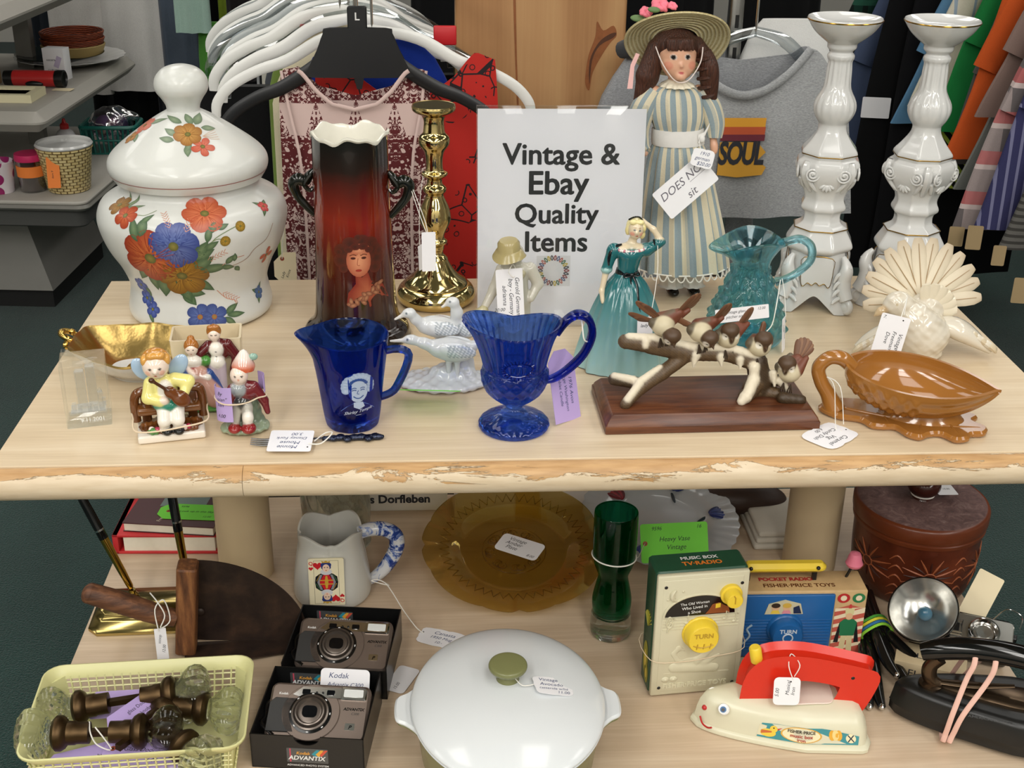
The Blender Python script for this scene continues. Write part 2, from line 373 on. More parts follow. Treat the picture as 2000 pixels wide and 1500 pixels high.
# ---------------------------------------------------------------- grey shelf fixture at the left
GR = M('fixture laminate', '#a9a59d', .55, (25., .05)); GRD = M('fixture trim', '#77756f', .35); GRS = M('fixture base', '#8f8d88', .6, (20., .04)); BLK = M('black plastic', '#101010', .35); BLKM = M('black rubber', '#151515', .7)
fx = thing('shelf_fixture', 'grey tiered shop shelf unit at the left with household goods on it', 'shelf unit', (-1.2, 2.3, 0), -4.8)
def slab(name, w, d, z, h, mat, nose, x1=.62, y0=0.):
    O = rrect(w, d, .03, 4, x1 - w / 2, y0 + d / 2); b = MB(1); b.add(prism(O, h, h * .45 if nose else .004, z - h), mat); return b.build(name, fx)
slab('lower_board', 1.3, .85, .405, .012, GR, False, .705); slab('lower_trim', 1.31, .86, .394, .016, GRD, True, .71, -.005); slab('lower_apron', 1.28, .8, .376, .05, M('dark apron', '#4a4a48', .5), False, .69, .02)
slab('upper_board', 1.3, .85, .645, .055, GR, True, .62); slab('top_board', 1.3, .95, .93, .06, GR, True, .60, -.2)
b = MB(1); b.add(loft([[(-.7, .22, 0.06), (.49, .22, .06), (.49, .7, .06), (-.7, .7, .06)], [(-.7, .25, .33), (.41, .25, .33), (.41, .65, .33), (-.7, .65, .33)]]), GRS); b.build('pedestal', fx)
b = MB(1); b.add(loft([[(-.7, .24, 0), (.48, .24, 0), (.48, .7, 0), (-.7, .7, 0)], [(-.7, .24, .061), (.48, .24, .061), (.48, .7, .061), (-.7, .7, .061)]]), BLKM); b.build('kick_board', fx)
for x in (-.2, .35):
    MB(1).add(box(.05, .03, .57), GRD).build('upright', fx, loc=(x, .62, .33))
class Surf:
    """turned surface addressed by angle (0 = towards -y) and arc length along its profile, for painted decoration"""
    def __init__(s, prof, smooth=6):
        s.P = cr(prof, smooth) if smooth else np.asarray(prof, float); s.L = np.r_[0, np.cumsum(np.linalg.norm(np.diff(s.P, axis=0), axis=1))]
    def at(s, ph, t, off=.35):
        r = np.interp(t, s.L, s.P[:, 0]); z = np.interp(t, s.L, s.P[:, 1]); dr = (np.interp(t + .5, s.L, s.P[:, 0]) - np.interp(t - .5, s.L, s.P[:, 0])); dz = (np.interp(t + .5, s.L, s.P[:, 1]) - np.interp(t - .5, s.L, s.P[:, 1]))
        k = np.hypot(dr, dz) + 1e-9; r = r + off * dz / k; z = z - off * dr / k
        return np.stack([r * np.sin(ph), -r * np.cos(ph), z], -1)
    def patch(s, ph0, t0, Q, off=.35):
        """flat pattern points Q (mm right, mm up) laid on the surface at angle ph0, arc length t0"""
        Q = np.asarray(Q, float); t = t0 + Q[:, 1]; r = np.interp(t, s.L, s.P[:, 0]); return s.at(ph0 + Q[:, 0] / np.maximum(r, 3), t, off)
# ---------------------------------------------------------------- painted decoration, tags
PNT = painted('enamel paint', .35); INK = M('ink', '#23242c', .7); INKB = M('blue ink', '#32406e', .7); PAPER = M('white card', '#ecebee', .7); LILAC = M('lilac card', '#b6a0d6', .7)
GREENC = M('green card', '#74d440', .7); ORANGEC = M('orange card', '#f08436', .7); CREAMC = M('cream card', '#e8d9b6', .7); STR = M('white string', '#e9e6de', .8); EYE = M('tag eyelet', '#9a4a30', .7)
def fan(mb, S, ph, t, ring, cc, c0, c1, off=.35, mat=None):
    """pattern patch: points fanned from cc, colour c0 at the middle to c1 at the rim"""
    R = np.asarray(ring, float); n = len(R); cc = np.asarray(cc, float); fr = (.34, .67, 1.); Q = np.vstack([[cc]] + [cc + (R - cc) * f for f in fr]); V = S.patch(ph, t, Q, off); F = [[0, i + 1, (i + 1) % n + 1] for i in range(n)]
    for k in (0, 1): F += [[1 + k * n + i, 1 + (k + 1) * n + i, 1 + (k + 1) * n + (i + 1) % n, 1 + k * n + (i + 1) % n] for i in range(n)]
    a, b = np.array(lin(c0)), np.array(lin(c1)); mb.add((V, F), mat or PNT, col=np.vstack([[a]] + [np.tile(a * (1 - f) + b * f, (n, 1)) for f in fr]))
def flower(mb, S, ph, t, R, c0, c1, cm='#5a5c30', n=6, sx=1., rot=0., wid=.62):
    for i in range(n):
        a = rot + i * 2 * PI / n; d = np.array([math.cos(a), math.sin(a)]); e = np.array([-d[1], d[0]])
        ring = [d * R * (.56 + .46 * math.cos(q)) + e * R * wid * .62 * math.sin(q) * (1.05 + .25 * math.cos(q)) for q in np.linspace(0, 2 * PI, 16)[:-1]]
        fan(mb, S, ph, t, np.array(ring) * (sx, 1), d * R * .3 * np.array([sx, 1]), c0, c1, .3 + .012 * i)
        if R > 12: [stroke(mb, S, ph, t, [d * R * .25, d * R * .55 + e * R * q * .6, d * R * .88 + e * R * q], R * .022, c1, .42) for q in (-.13, .02, .16)]
    fan(mb, S, ph, t, np.array(circ(R * .2, 10)) * (sx, 1), (0, 0), '#8a8040', cm, .5)
def leaf(mb, S, ph, t, L, W, ang, c0='#6f8560', c1='#3f5a3e'):
    d = np.array([math.cos(ang), math.sin(ang)]); e = np.array([-d[1], d[0]]); q = np.linspace(0, 1, 9)
    ring = [d * L * x + e * W * .5 * math.sin(PI * x ** .8) for x in q] + [d * L * x - e * W * .5 * math.sin(PI * x ** .8) for x in q[-2:0:-1]]
    fan(mb, S, ph, t, np.array(ring), d * L * .5, c0, c1, .27)
def stroke(mb, S, ph, t, pts, w, col, off=.25):
    P = cr(pts, 5); T = np.gradient(P, axis=0); T /= np.linalg.norm(T, axis=1)[:, None] + 1e-9; N = np.c_[-T[:, 1], T[:, 0]]
    V = S.patch(ph, t, np.vstack([P + N * w / 2, P - N * w / 2]), off); n = len(P); mb.add((V, [[i, i + 1, n + i + 1, n + i] for i in range(n - 1)]), PNT, col=col)
def rzc(x, y): return math.degrees(math.atan2(.46 - x, 1.163 + y))
def card(mb, w, h, shape='rect', mat=None, lines=(), ink=None, roll=0., t=.35, hole=None, curl=0., eye=False, bold=.0):
    """price tag lying in xy about its centre; lines = (text, size, x, y[, turn])"""
    mat = mat or PAPER; R = xf((0, 0, 0), (0, 0, roll))
    if shape == 'rect': O = rrect(w, h, min(w, h) * .06, 2)
    elif shape == 'round': O = rrect(w, h, min(w, h) * .18, 4)
    elif shape == 'clip': c = h * .28; O = [(w / 2, -h / 2), (w / 2, h / 2), (-w / 2 + c, h / 2), (-w / 2, h / 2 - c), (-w / 2, -h / 2 + c), (-w / 2 + c, -h / 2)]
    elif shape == 'scallop':
        O = []; n = 40
        for i in range(n):
            a = -PI + 2 * PI * i / n; x, y = math.cos(a), math.sin(a); r = 1 / max(abs(x) ** 5 + abs(y) ** 5, 1e-6) ** .2
            k = .93 + .05 * abs(math.sin(4.5 * a)) if x < .2 else 1.
            O.append((x * r * k * w / 2, y * r * k * h / 2))
    mb.add(prism(O, t), mat, R)
    bend = lambda VF: VF
    for ln in lines:
        s, sz, x, y = ln[:4]; mb.add(text(s, sz, bold, .25), ink or INK, R @ xf((x, y, t + .12), (0, 0, ln[4] if len(ln) > 4 else 0)))
    if hole is not None:
        if eye: mb.add(prism(circ(3.2, 14), .25), EYE, R @ xf((hole[0], hole[1], t)))
        mb.add(prism(circ(1.1 if eye else .9, 10), .2), M('hole', '#1c1614', .9), R @ xf((hole[0], hole[1], t + .12)))
def tag(name, label, loc, rot, w, h, shape='rect', mat=None, lines=(), string=None, sr=.45, group=None, cat='price tag', **kw):
    """a hanging price tag: card, and its string through points given in world metres"""
    o = thing(name, label, cat, loc, rot=rot, group=group); mb = MB(); card(mb, w, h, shape, mat, lines, **kw); mb.build('card', o)
    if string is not None:
        Mi = np.array(Matrix.LocRotScale(Vector(loc), Euler([math.radians(a) for a in rot]), None).inverted())
        P = np.asarray(string, float) @ Mi[:3, :3].T + Mi[:3, 3]; MB().add(tube(P * 1000, sr, 6, 5), STR).build('string', o)
    return o

# ---------------------------------------------------------------- floral opal glass jar
OPAL = M('opal glass', '#d6d7d2', .3, sss=.25, sssr=(.6, .6, .5), sssc=.02, coat=.25, spec=.4)
JS = Surf([(0, 0), (70, 0), (88, 2), (93, 12), (90, 30), (88.5, 48), (97, 72), (110, 96), (118, 120), (119.5, 138), (112, 155), (95, 165), (86, 170), (84.5, 176), (85, 186)])
LS = Surf([(92, 182), (98, 192), (99.8, 202), (96, 212), (84, 224), (60, 242), (38, 257), (22, 266)])
jar = thing('ginger_jar', 'large white frosted glass lidded jar painted with orange and blue flowers', 'jar', (.145, .4387, Z0))
mb = MB(); mb.add(lathe(np.r_[JS.P, [(80, 186), (80, 170), (105, 150), (108, 120), (85, 60), (82, 12), (0, 8)]], 96), OPAL)
OR, OR2, YL, YL2, BL, BL2, PK = '#cc6a3e', '#9c3820', '#ac8030', '#7a5018', '#5062a0', '#303c78', '#c0604e'
flower(mb, JS, .323, 263.5, 27, '#d47c54', '#ac4a2c'); flower(mb, JS, 1.083, 254, 8, '#d8625a', '#a8343a', n=5)
for a in (.6, 2.2, 4.1): leaf(mb, JS, 1.083, 254, 15, 6, a)
for a in (1.2, 1.9, .5, 2.5): leaf(mb, JS, -.75, 262, 30, 7, a, '#8a9a78', '#5f7358')
flower(mb, JS, -.87, 266.5, 16, YL, YL2, n=5); flower(mb, JS, -.627, 254.6, 17, OR, OR2, n=5)
for p, t, L, W, a in ((-.552, 240, 34, 13, 2.3), (-.385, 232, 26, 15, 1.4), (-.42, 225, 32, 14, 1.9), (-.397, 246, 22, 8, .9), (.16, 204, 30, 14, .9), (.1, 200, 36, 16, .45), (.2, 184, 38, 15, .1), (.12, 186, 34, 17, .6),
                      (.08, 170, 36, 16, -.7), (-.1, 168, 40, 18, -1.2), (-.26, 172, 34, 19, -1.7), (-.02, 150, 26, 15, -.3), (-.05, 146, 24, 14, -.9), (-.4, 190, 34, 15, -2.2), (-.42, 175, 28, 12, -1.5), (.3, 225, 22, 9, 1.3), (.26, 215, 22, 9, .5),
                      (.36, 236, 18, 8, 1.2), (.42, 240, 16, 7, .3), (.5, 190, 16, 9, .9), (.45, 186, 18, 9, -.2), (.6, 192, 13, 7, 1.6), (.62, 183, 13, 7, -.9), (-.6, 150, 26, 9, -1.6), (.5, 112, 22, 9, .5), (.52, 110, 26, 8, -.1), (.48, 108, 20, 8, -.7), (.2, 100, 18, 8, -2.), (-.62, 120, 24, 8, -1.2)):
    leaf(mb, JS, p, t, L, W, a)
flower(mb, JS, -.315, 203, 38, '#c8703e', '#963420', rot=.4); flower(mb, JS, -.035, 222, 31, '#6476ae', '#344486', rot=.2, n=7); flower(mb, JS, -.008, 175.8, 33, '#b0842e', '#7c541a', rot=.1)
flower(mb, JS, .151, 112, 17, '#5c70a8', '#34447e', '#a05a30', n=5); flower(mb, JS, .344, 110.5, 17, '#586ca4', '#34447e', '#a05a30', n=5, rot=.5)
for q, t in ((-.66, 131), (-.7, 150), (-.55, 118)): flower(mb, JS, q, t, 11, '#5a6cb0', '#303f80', n=5)
flower(mb, JS, 1.1, 185, 13, '#d8784e', '#b8492f', n=4, wid=.45); flower(mb, JS, 1.15, 125, 9, '#56709c', '#33507a', n=5)
for a in (1.1, 2.6, 4.4): leaf(mb, JS, 1.15, 125, 15, 6, a)
for p, t in ((.672, 239), (.488, 224)): flower(mb, JS, p, t, 6.5, '#b89030', '#7c6420', n=6, wid=.9)
STM = '#7a8a62'; FRN = '#c88a70'
stroke(mb, JS, .2, 205, [(0, 0), (12, 12), (22, 24), (40, 32), (55, 36)], 1.1, STM); stroke(mb, JS, .3, 222, [(0, 0), (12, 6), (22, 4)], 1., STM); stroke(mb, JS, .2, 190, [(0, 0), (25, -6), (45, -4), (62, 2), (75, 14), (95, 22), (110, 40)], .9, '#9a7a62')
stroke(mb, JS, .45, 188, [(0, 0), (12, 8), (30, 10)], .9, FRN); stroke(mb, JS, .5, 138, [(-8, 8), (4, -6), (16, -12), (14, -22), (6, -20)], .9, FRN); stroke(mb, JS, -.62, 248, [(0, 0), (14, 10), (26, 12), (34, 22)], 1., STM)
for p, t, d in ((-.063, 245, 2.), (.1, 240, 1.2), (.5, 140, -.6), (.3, 200, .4)):
    for k in range(6):
        for sg in (-1, 1): stroke(mb, JS, p, t, [(k * 4.2 * math.cos(d), k * 4.2 * math.sin(d)), (k * 4.2 * math.cos(d) + 6 * math.cos(d + sg * .7), k * 4.2 * math.sin(d) + 6 * math.sin(d + sg * .7))], .8, FRN)
mb.build('jar_body', jar)
mb = MB(); mb.add(lathe(np.r_[[(0, 176), (78, 176), (86, 181)], LS.P, [(19, 267)]], 96), OPAL)
stroke(mb, LS, 0, 12, [(q * 98, 0) for q in np.linspace(-PI, PI, 60)], 1.1, '#9a5a54')
for p, t, L, W, a in ((.1, 108, 24, 10, 2.6), (.5, 104, 24, 12, .9), (.62, 98, 20, 9, -.3), (.4, 104, 22, 10, 1.7), (-.05, 80, 20, 10, 3.0), (0, 88, 20, 10, 2.6), (.2, 72, 18, 9, -1.6), (.25, 76, 16, 8, -1.9), (-1.1, 100, 24, 9, .7), (-1.15, 80, 20, 8, -.6)): leaf(mb, LS, p, t, L, W, a, '#8a9a7c', '#61755c')
flower(mb, LS, .237, 89, 18, '#c89a58', '#94622c', rot=.3); flower(mb, LS, .463, 68, 15, '#dc8068', '#b4503c', n=5, rot=.9, wid=.5); flower(mb, LS, -1.23, 94, 15, '#dc9078', '#c0604c', n=5); flower(mb, LS, -1.2, 72, 11, '#c8925c', '#94622c', n=5)
for k in range(5): stroke(mb, LS, .55, 84, [(0, 0), (9, 4 - k * 2.5), (20, 7 - k * 4)], .7, '#c8a890')
mb.build('lid', jar)
MB().add(lathe([(0, 264), (19.5, 264), (20.2, 268), (21.5, 274), (26, 282), (31.5, 290), (33.2, 298), (30.5, 308), (22, 317), (10, 321.5), (0, 322)], 56, smooth=4), OPAL).build('knob', [c for c in jar.children if c.name.startswith('lid')][0])

# ---------------------------------------------------------------- brown portrait vase
t = NT('shaded brown glaze'); z = t.attr('uvw'); sp = t.n('SeparateXYZ', {0: z.outputs[1]}); n = t.noise(t.obj((1, 1, .25)), 30., 3.)
t.p(col=t.ramp(t.math('ADD', t.math('DIVIDE', sp.outputs[1], 262.), t.math('MULTIPLY_ADD', n, .1, -.05)), [(.0, '#160e0b'), (.14, '#24100b'), (.42, '#4a150d'), (.62, '#7e2413'), (.74, '#5c1a0f'), (.86, '#22120c'), (1., '#0f0d0a')]), rough=.1, coat=.5); VGL = t.m
VWH = M('ivory glaze', '#e6e3d6', .15, (60., .06)); VDK = M('dark green glaze', '#12150f', .1)
VS = Surf([(0, 0), (62, 0), (67, 6), (64, 14), (56, 22), (52, 34), (50, 60), (48, 110), (46.5, 170), (46, 215), (45.5, 256)])
vase = thing('portrait_vase', 'tall dark brown glazed vase with a portrait of a curly haired girl', 'vase', (.3562, .3458, Z0))
wav = lambda th, r, i: (3.2 * np.sin(5 * th + .9) + 2 * np.sin(9 * th + 2.)) * (1. if i > 40 else 0.)
PR = np.r_[cr([(0, 0), (62, 0), (67, 6), (64, 14), (56, 22), (52, 34), (50, 60), (48, 110), (46.5, 170), (46, 215), (45.5, 252)], 4), [(45.6, 257)]]
mb = MB(); V, F, U = lathe(PR, 80, zf=lambda th, r, i: (3 * np.sin(5 * th + .9) + 1.6 * np.sin(11 * th + 2.)) * (1. if i >= len(PR) - 1 else 0.)); mb.add((V, F[:-2] + [F[-2]], U), VGL)
RM = [(45.4, 256.5), (47.4, 259), (47.2, 261.5), (45, 261.5), (42.5, 256), (42, 200), (42, 60), (0, 60)]
V, F, U = lathe(RM, 80, rf=lambda th, z, i: 1 + (.012 * np.sin(5 * th + .4) if 0 < i < 5 else 0) + 0 * th, zf=lambda th, r, i: (3 * np.sin(5 * th + .9) + 1.6 * np.sin(11 * th + 2.)) * (1. if i < 5 else 0.)); mb.add((V, F[:-2], U), VWH)
# the portrait
def oval(mb, S, p, t, dx, dy, rx, ry, c0, c1, off, rot=0., n=22):
    a = np.linspace(0, 2 * PI, n)[:-1]; x, y = rx * np.cos(a), ry * np.sin(a); cc, ss = math.cos(rot), math.sin(rot); fan(mb, S, p, t, np.c_[dx + x * cc - y * ss, dy + x * ss + y * cc], (dx, dy), c0, c1, off)
P0, T0 = .173, 187.
HB, HB2, SK, SK2 = '#3a1a0e', '#571f10', '#d4926c', '#a2553a'
VS0 = VS
class _Big:
    L = VS.L; P = VS.P
    def patch(s, ph, t, Q, off=.35): return VS0.patch(ph, t, np.asarray(Q, float) * 1.2, off)
VSB = _Big()
for dx, dy, r in ((-16, 10, 9), (-18, 0, 8), (-16, -8, 5), (16, 10, 9), (19, 1, 9), (17, -8, 7), (-8, 18, 8), (4, 20, 8), (13, 17, 8), (22, 8, 5), (-20, 9, 4), (0, 24, 4)): oval(mb, VSB, P0, T0, dx, dy, r, r * .9, HB, HB2, .25)
fan(mb, VSB, P0, T0, np.array([(-4, -14), (9, -13), (12, -22), (26, -28), (34, -44), (10, -50), (-14, -46), (-12, -34), (-4, -24)]), (8, -32), '#a85a3c', '#7a2414', .28)
oval(mb, VSB, P0, T0, 0, 0, 12.5, 17, SK, SK2, .4); oval(mb, VSB, P0, T0, 1, 12, 11, 6, SK, SK2, .41)
for dx, dy, r in ((-10, 12, 4.5), (-3, 15, 5), (5, 15, 5), (11, 11, 4.5)): oval(mb, VSB, P0, T0, dx, dy, r, r * .7, HB, HB2, .5)
for dx in (-5.6, 5.2):
    oval(mb, VSB, P0, T0, dx, 3, 2.6, 1.3, '#2a1408', '#5a2416', .5); stroke(mb, VSB, P0, T0, [(dx - 3.4, 5.6), (dx, 6.9), (dx + 3.4, 5.8)], .8, '#5a2818', .5)
oval(mb, VSB, P0, T0, -.5, -10, 3.2, 1.3, '#a02c20', '#8c2a1e', .52); stroke(mb, VSB, P0, T0, [(-.6, 3), (-1.6, -4), (1, -4.6)], .7, '#a05a40', .52)
for k in range(16):
    a = k / 15; oval(mb, VSB, P0, T0, -10 + 34 * a + 2 * math.sin(k * 5.3), -46 + 20 * a ** 1.3 + 3 * math.sin(k * 2.1), 4.2, 2.4, '#b07c58', '#6e3a28', .45 + .01 * k, k * 1.7)
mb.build('vase_body', vase)
for sx in (-1, 1):
    yy = -8 if sx > 0 else 2; P = [(45 * sx, yy, 214), (50 * sx, yy, 208), (56 * sx, yy, 200), (64 * sx, yy, 203), (70 * sx, yy, 196), (66 * sx, yy, 182), (57 * sx, yy, 170), (46 * sx, yy, 158)]
    b = MB(); b.add(tube(P, [3, 5, 6.5, 7.5, 7, 5.5, 5, 4], 12, 5), VDK); b.add(ell((66 * sx, yy, 202), (9, 6, 6), rot=(0, sx * 30, 0)), VDK); b.add(tube([(48 * sx, yy - 5, 210), (56 * sx, yy - 7, 198), (50 * sx, yy - 6, 190), (46 * sx, yy - 4, 194)], [3, 3, 2.5, 2], 8, 4), VDK); b.build('handle', vase)
tag('price_tag', 'plain white tag hanging on a string from the brown portrait vase handle', (.449, .31, .922), (90, 0, 8), 17, 50, lines=(), string=[(.4255, .338, 1.003), (.435, .325, .975), (.447, .311, .945), (.4445, .318, .96), (.428, .337, 1.0)])

# ---------------------------------------------------------------- brass candlestick
BR = M('polished brass', '#d2be84', .08, metal=1.)
bc = thing('brass_candlestick', 'tall turned polished brass candlestick beside the brown vase', 'candlestick', (.4567, .4623, Z0))
b = MB(); b.add(lathe([(0, 0), (47, 0), (51, 3), (53.8, 9), (53.5, 14), (50, 20), (45.5, 24.5), (43, 25), (42.5, 27), (40, 31), (31, 37), (25, 44), (20, 52), (17, 58), (16, 61)], 72), BR); b.build('foot', bc)
b = MB(); b.add(lathe([(0, 60), (15.9, 60), (14, 64), (11, 67), (10.3, 71), (12, 75), (12.5, 79), (15.8, 83), (15.8, 86), (12.5, 89), (12.2, 93), (14, 98), (18, 106), (21, 114), (21, 121), (19, 131), (15.6, 139), (12.5, 146), (12, 150), (15, 154), (15.6, 158), (13, 161), (10.5, 164), (10, 169), (12, 172), (17, 176), (17, 179), (12, 182), (11, 187), (11, 196), (12, 203), (14, 208), (19, 215), (20.6, 221), (19.5, 226), (15, 231), (13.9, 236), (13.1, 245), (14, 250), (17, 255), (24, 258), (27.6, 261), (28.4, 264), (27.8, 267)], 56, smooth=3), BR); b.build('stem', bc)
b = MB(); b.add(lathe([(27.9, 266), (27.5, 267.6), (25, 266), (15, 259), (11, 256), (10.6, 240), (0, 240)], 48), M('brass cup inside', '#a8976a', .3, metal=1.)); b.build('candle_cup', bc)
tag('price_tag', 'narrow white tag on a long string looped round the brass candlestick', (.438, .425, .875), (88, 0, 60), 14, 34, string=[(.4565, .449, .979), (.445, .456, .978), (.441, .452, .972), (.437, .44, .94), (.436, .43, .9), (.437, .426, .888)])

# ---------------------------------------------------------------- acrylic sign
ACR = thinglass('clear acrylic', '#fcfdfd', .02, .02)
sg = thing('sign_holder', 'white printed sign in a clear acrylic stand reading vintage and ebay quality items', 'sign', (.6165, .385, Z0), rot=(-4, 0, -.5))
SB = M('sign print', '#101012', .6); b = MB(); X = xf((0, 0, 0), (90, 0, 0)); b.add(prism([(-105.5, 4), (105.5, 4), (105.5, 276), (-105.5, 276)], .3), M('sign paper', '#e9e7ec', .6), X)
for s, wd, x, z in (('Vintage &', 149, 0, 207), ('Ebay', 77, -2, 169), ('Quality', 108, -4, 131), ('Items', 81, -4, 94)):
    V, F = text(s, 1.); wv = V[:, 0].max() - V[:, 0].min() + .05; V = V - [(V[:, 0].max() + V[:, 0].min()) / 2, 0, 0]; [b.add(((V + (.025 * math.cos(q * PI / 4), .02 * math.sin(q * PI / 4), .0004 * q)) * (wd / wv), F), SB, X @ xf((x, z, .32))) for q in range(8)]
b.add(prism([(-29, 47), (15, 47), (15, 88), (-29, 88)], .1), M('logo ground', '#d6d4d6', .6), X @ xf((0, 0, .3)))
WC = ['#8c3a3a', '#3a3a44', '#c0a83c', '#3f6a50', '#b05a4a', '#4a5a80']
for k in range(26):
    a = k * 2 * PI / 26; q = tube([(0, 0, 0), (3, 1.4, 0), (6.5, 0, 0), (3, -1.4, 0)], .7, 5, 4, True); b.add(q, M('logo ' + WC[k % 6][1:], WC[k % 6], .6), X @ xf((-7 + 14 * math.cos(a), 68 + 14 * math.sin(a), .6), (0, 0, math.degrees(a)), (1, 1, .3)))
b.build('printed_sheet', sg)
b = MB(); b.add(box(214, 2, 280, .6, 1), ACR, xf((0, -3.0, 0))); b.add(box(214, 2, 280, .6, 1), ACR, xf((0, 3.0, 0))); b.add(box(214, 75, 2.5, .8, 1), ACR, xf((0, 10, -.2))); b.build('clear_stand', sg)

# ---------------------------------------------------------------- antique doll
dl = thing('antique_doll', 'brown haired porcelain doll in a straw hat and striped dress', 'doll', (.7985, .4827, Z0), 4)
SHR = Matrix(((1, 0, -.09, 0), (0, 1, 0, 0), (0, 0, 1, 0), (0, 0, 0, 1)))
SKN = painted('bisque', .35, sss=.1, sssr=(.5, .25, .15), sssc=.01)
mb = MB(); mb.X = SHR; sk = '#dba98c'
V, F, c = blob([('e', sk, (0, 0, 331), (26, 25, 31)), ('e', sk, (0, -9, 315), (20, 16, 18)), ('e', sk, (-12, -13, 317), (9, 8, 8)), ('e', sk, (12, -13, 317), (9, 8, 8)), ('e', sk, (0, -24.6, 319), (2.6, 3.2, 3.6), {'k': 3.}), ('e', sk, (0, -22, 304), (7, 5, 5)), ('c', sk, (0, 2, 305), (0, 2, 280), 10, 12),
    ('e', sk, (0, 2, 262), (30, 17, 34)), ('c', sk, (-30, 2, 280), (-52, 0, 228), 9, 6.5), ('c', sk, (-52, 0, 228), (-50, -18, 205), 6.5, 5), ('c', sk, (30, 2, 280), (46, 0, 240), 9, 6.5), ('c', sk, (46, 0, 240), (47, -6, 212), 6.5, 4.5), ('e', sk, (47, -8, 206), (5, 5, 8)),
    ('e', sk, (0, 2, 225), (26, 17, 26)), ('c', sk, (-12, 2, 215), (-14, 0, 12), 13, 8), ('c', sk, (12, 2, 215), (16, 0, 12), 13, 8)], h=1.5, k=5,
    paint=[((-9.5, -24, 329), (4.6, 5, 3.6), '#efe6de'), ((9.5, -24, 329), (4.6, 5, 3.6), '#efe6de'), ((-9.5, -24, 329), (3.5, 5, 3.1), '#140b08'), ((9.5, -24, 329), (3.5, 5, 3.1), '#140b08'), ((-10, -25, 337), (6, 4, 1.), '#7a4a30'), ((10, -25, 337), (6, 4, 1.), '#7a4a30'),
           ((0, -26, 309.5), (3.4, 4, 1.7), '#a8282a'), ((-15, -19, 318), (6, 8, 5.5), '#d28e76'), ((15, -19, 318), (6, 8, 5.5), '#d28e76'), ((0, -27, 316.5), (2.4, 2, .8), '#cf8a70')])
mb.add((V, F), SKN, col=c); mb.build('doll_body', dl)
HAIR = NT('brown doll hair'); hn = HAIR.noise(HAIR.obj((900, 900, 60)), 1., 3.); HAIR.p(col=HAIR.ramp(hn, [(.3, '#26120b'), (.7, '#5a3220')]), rough=.45).bump(hn, .002); HAIR = HAIR.m
mb = MB(); mb.X = SHR
V, F, c = blob([('e', sk, (0, 4, 339), (29, 27, 26)), ('s', sk, (0, -26, 312), (21.5, 22, 29.5), {'k': 2.}), ('c', sk, (-24, 4, 335), (-38, 4, 300), 13, 15), ('c', sk, (-38, 4, 300), (-52, 2, 262), 14, 7), ('c', sk, (26, 6, 340), (37, 2, 325), 12, 12)] + [('c', sk, (x, -21.5, 349), (x * 1.05, -24.5, 338), 3.6, 1.8) for x in (-15, -10, -5, 0, 5, 10, 15)], h=1.7, k=3)
mb.add((V, F), HAIR)
mb.add(tube([(36, -4, 333), (41, -6, 315), (42, -5, 295), (43, -4, 270)], [9, 12.5, 12.5, 9], 16, 5), HAIR)
for k in range(5): mb.add(tube([(34 + 9 * math.cos(a) + k, -5 - 11 * math.sin(a), 328 - k * 12 - a * 2) for a in np.linspace(0, PI, 8)], 2.6, 6), HAIR)
mb.build('hair', dl)
STRW = NT('straw'); u = STRW.n('SeparateXYZ', {0: STRW.attr('uvw').outputs[1]}); rg = STRW.math('SINE', STRW.math('MULTIPLY', u.outputs[2], 1.25)); ns = STRW.noise(STRW.obj(), 600., 2.)
STRW.p(col=STRW.ramp(STRW.math('MULTIPLY_ADD', rg, .28, STRW.math('MULTIPLY', ns, .9)), [(.15, '#b3a272'), (.5, '#d8cca0'), (.85, '#e2dab6')]), rough=.7).bump(STRW.math('MULTIPLY_ADD', rg, .6, ns), .0012); STRW = STRW.m
hatX = SHR @ xf((4, 9, 344), (-45, 4, 0))
mb = MB(); V, F, U = lathe([(27, 0), (40, 1.5), (55, 1), (68, -4), (69, -2), (56, 3), (40, 4), (31, 5), (29.5, 14), (26, 23), (18, 28), (0, 29.5)], 72, zf=lambda th, r, i: -(4. if r > 35 else 0.) * np.cos(2 * th + .4)); mb.add((V, F[:-2], U), STRW, hatX)
hat = mb.build('straw_hat', dl)
mb = MB(); PINK = M('pink silk', '#e87a8c', .6, (90., .2)); GRN = M('silk leaf', '#5f7a4a', .6)
for k, (x, y, z, r) in enumerate(((-30, -47, 13, 11), (-47, -36, 8, 8), (-16, -52, 8, 6))):
    for q in range(7): mb.add(ell((x + r * .55 * math.cos(q * .9), y - 2, z + r * .55 * math.sin(q * .9)), (r * .6, r * .35, r * .5), 12, 8, (10 * q, 40 * q, 0)), PINK, hatX @ xf((0, 0, 4)))
mb.add(ell((-56, -30, 8), (10, 3, 5)), GRN, hatX); mb.add(ell((-40, -52, 6), (8, 3, 4)), GRN, hatX); mb.build('hat_flower', hat)
mb = MB(); mb.X = SHR; RIB = M('pink ribbon', '#eebcb8', .6); mb.add(sheet([[(-52, 4, 330), (-47, 4, 328)], [(-60, 2, 315), (-55, 2, 313)], [(-66, 0, 285), (-59, 0, 285)]], .5), RIB); mb.build('ribbon', hat)
MB().add(tube([(-30, -14, 341), (-24, -22, 322), (-12, -26, 303), (0, -24, 297), (12, -26, 303), (26, -22, 322), (31, -16, 340)], .8, 6, 5), M('elastic', '#e3d6d0', .7), SHR).build('chin_elastic', dl)
STRP = NT('striped cotton'); u = STRP.n('SeparateXYZ', {0: STRP.attr('uvw').outputs[1]}); s1 = STRP.math('FRACT', u.outputs[0]); ns = STRP.noise(STRP.obj(), 700., 2.)
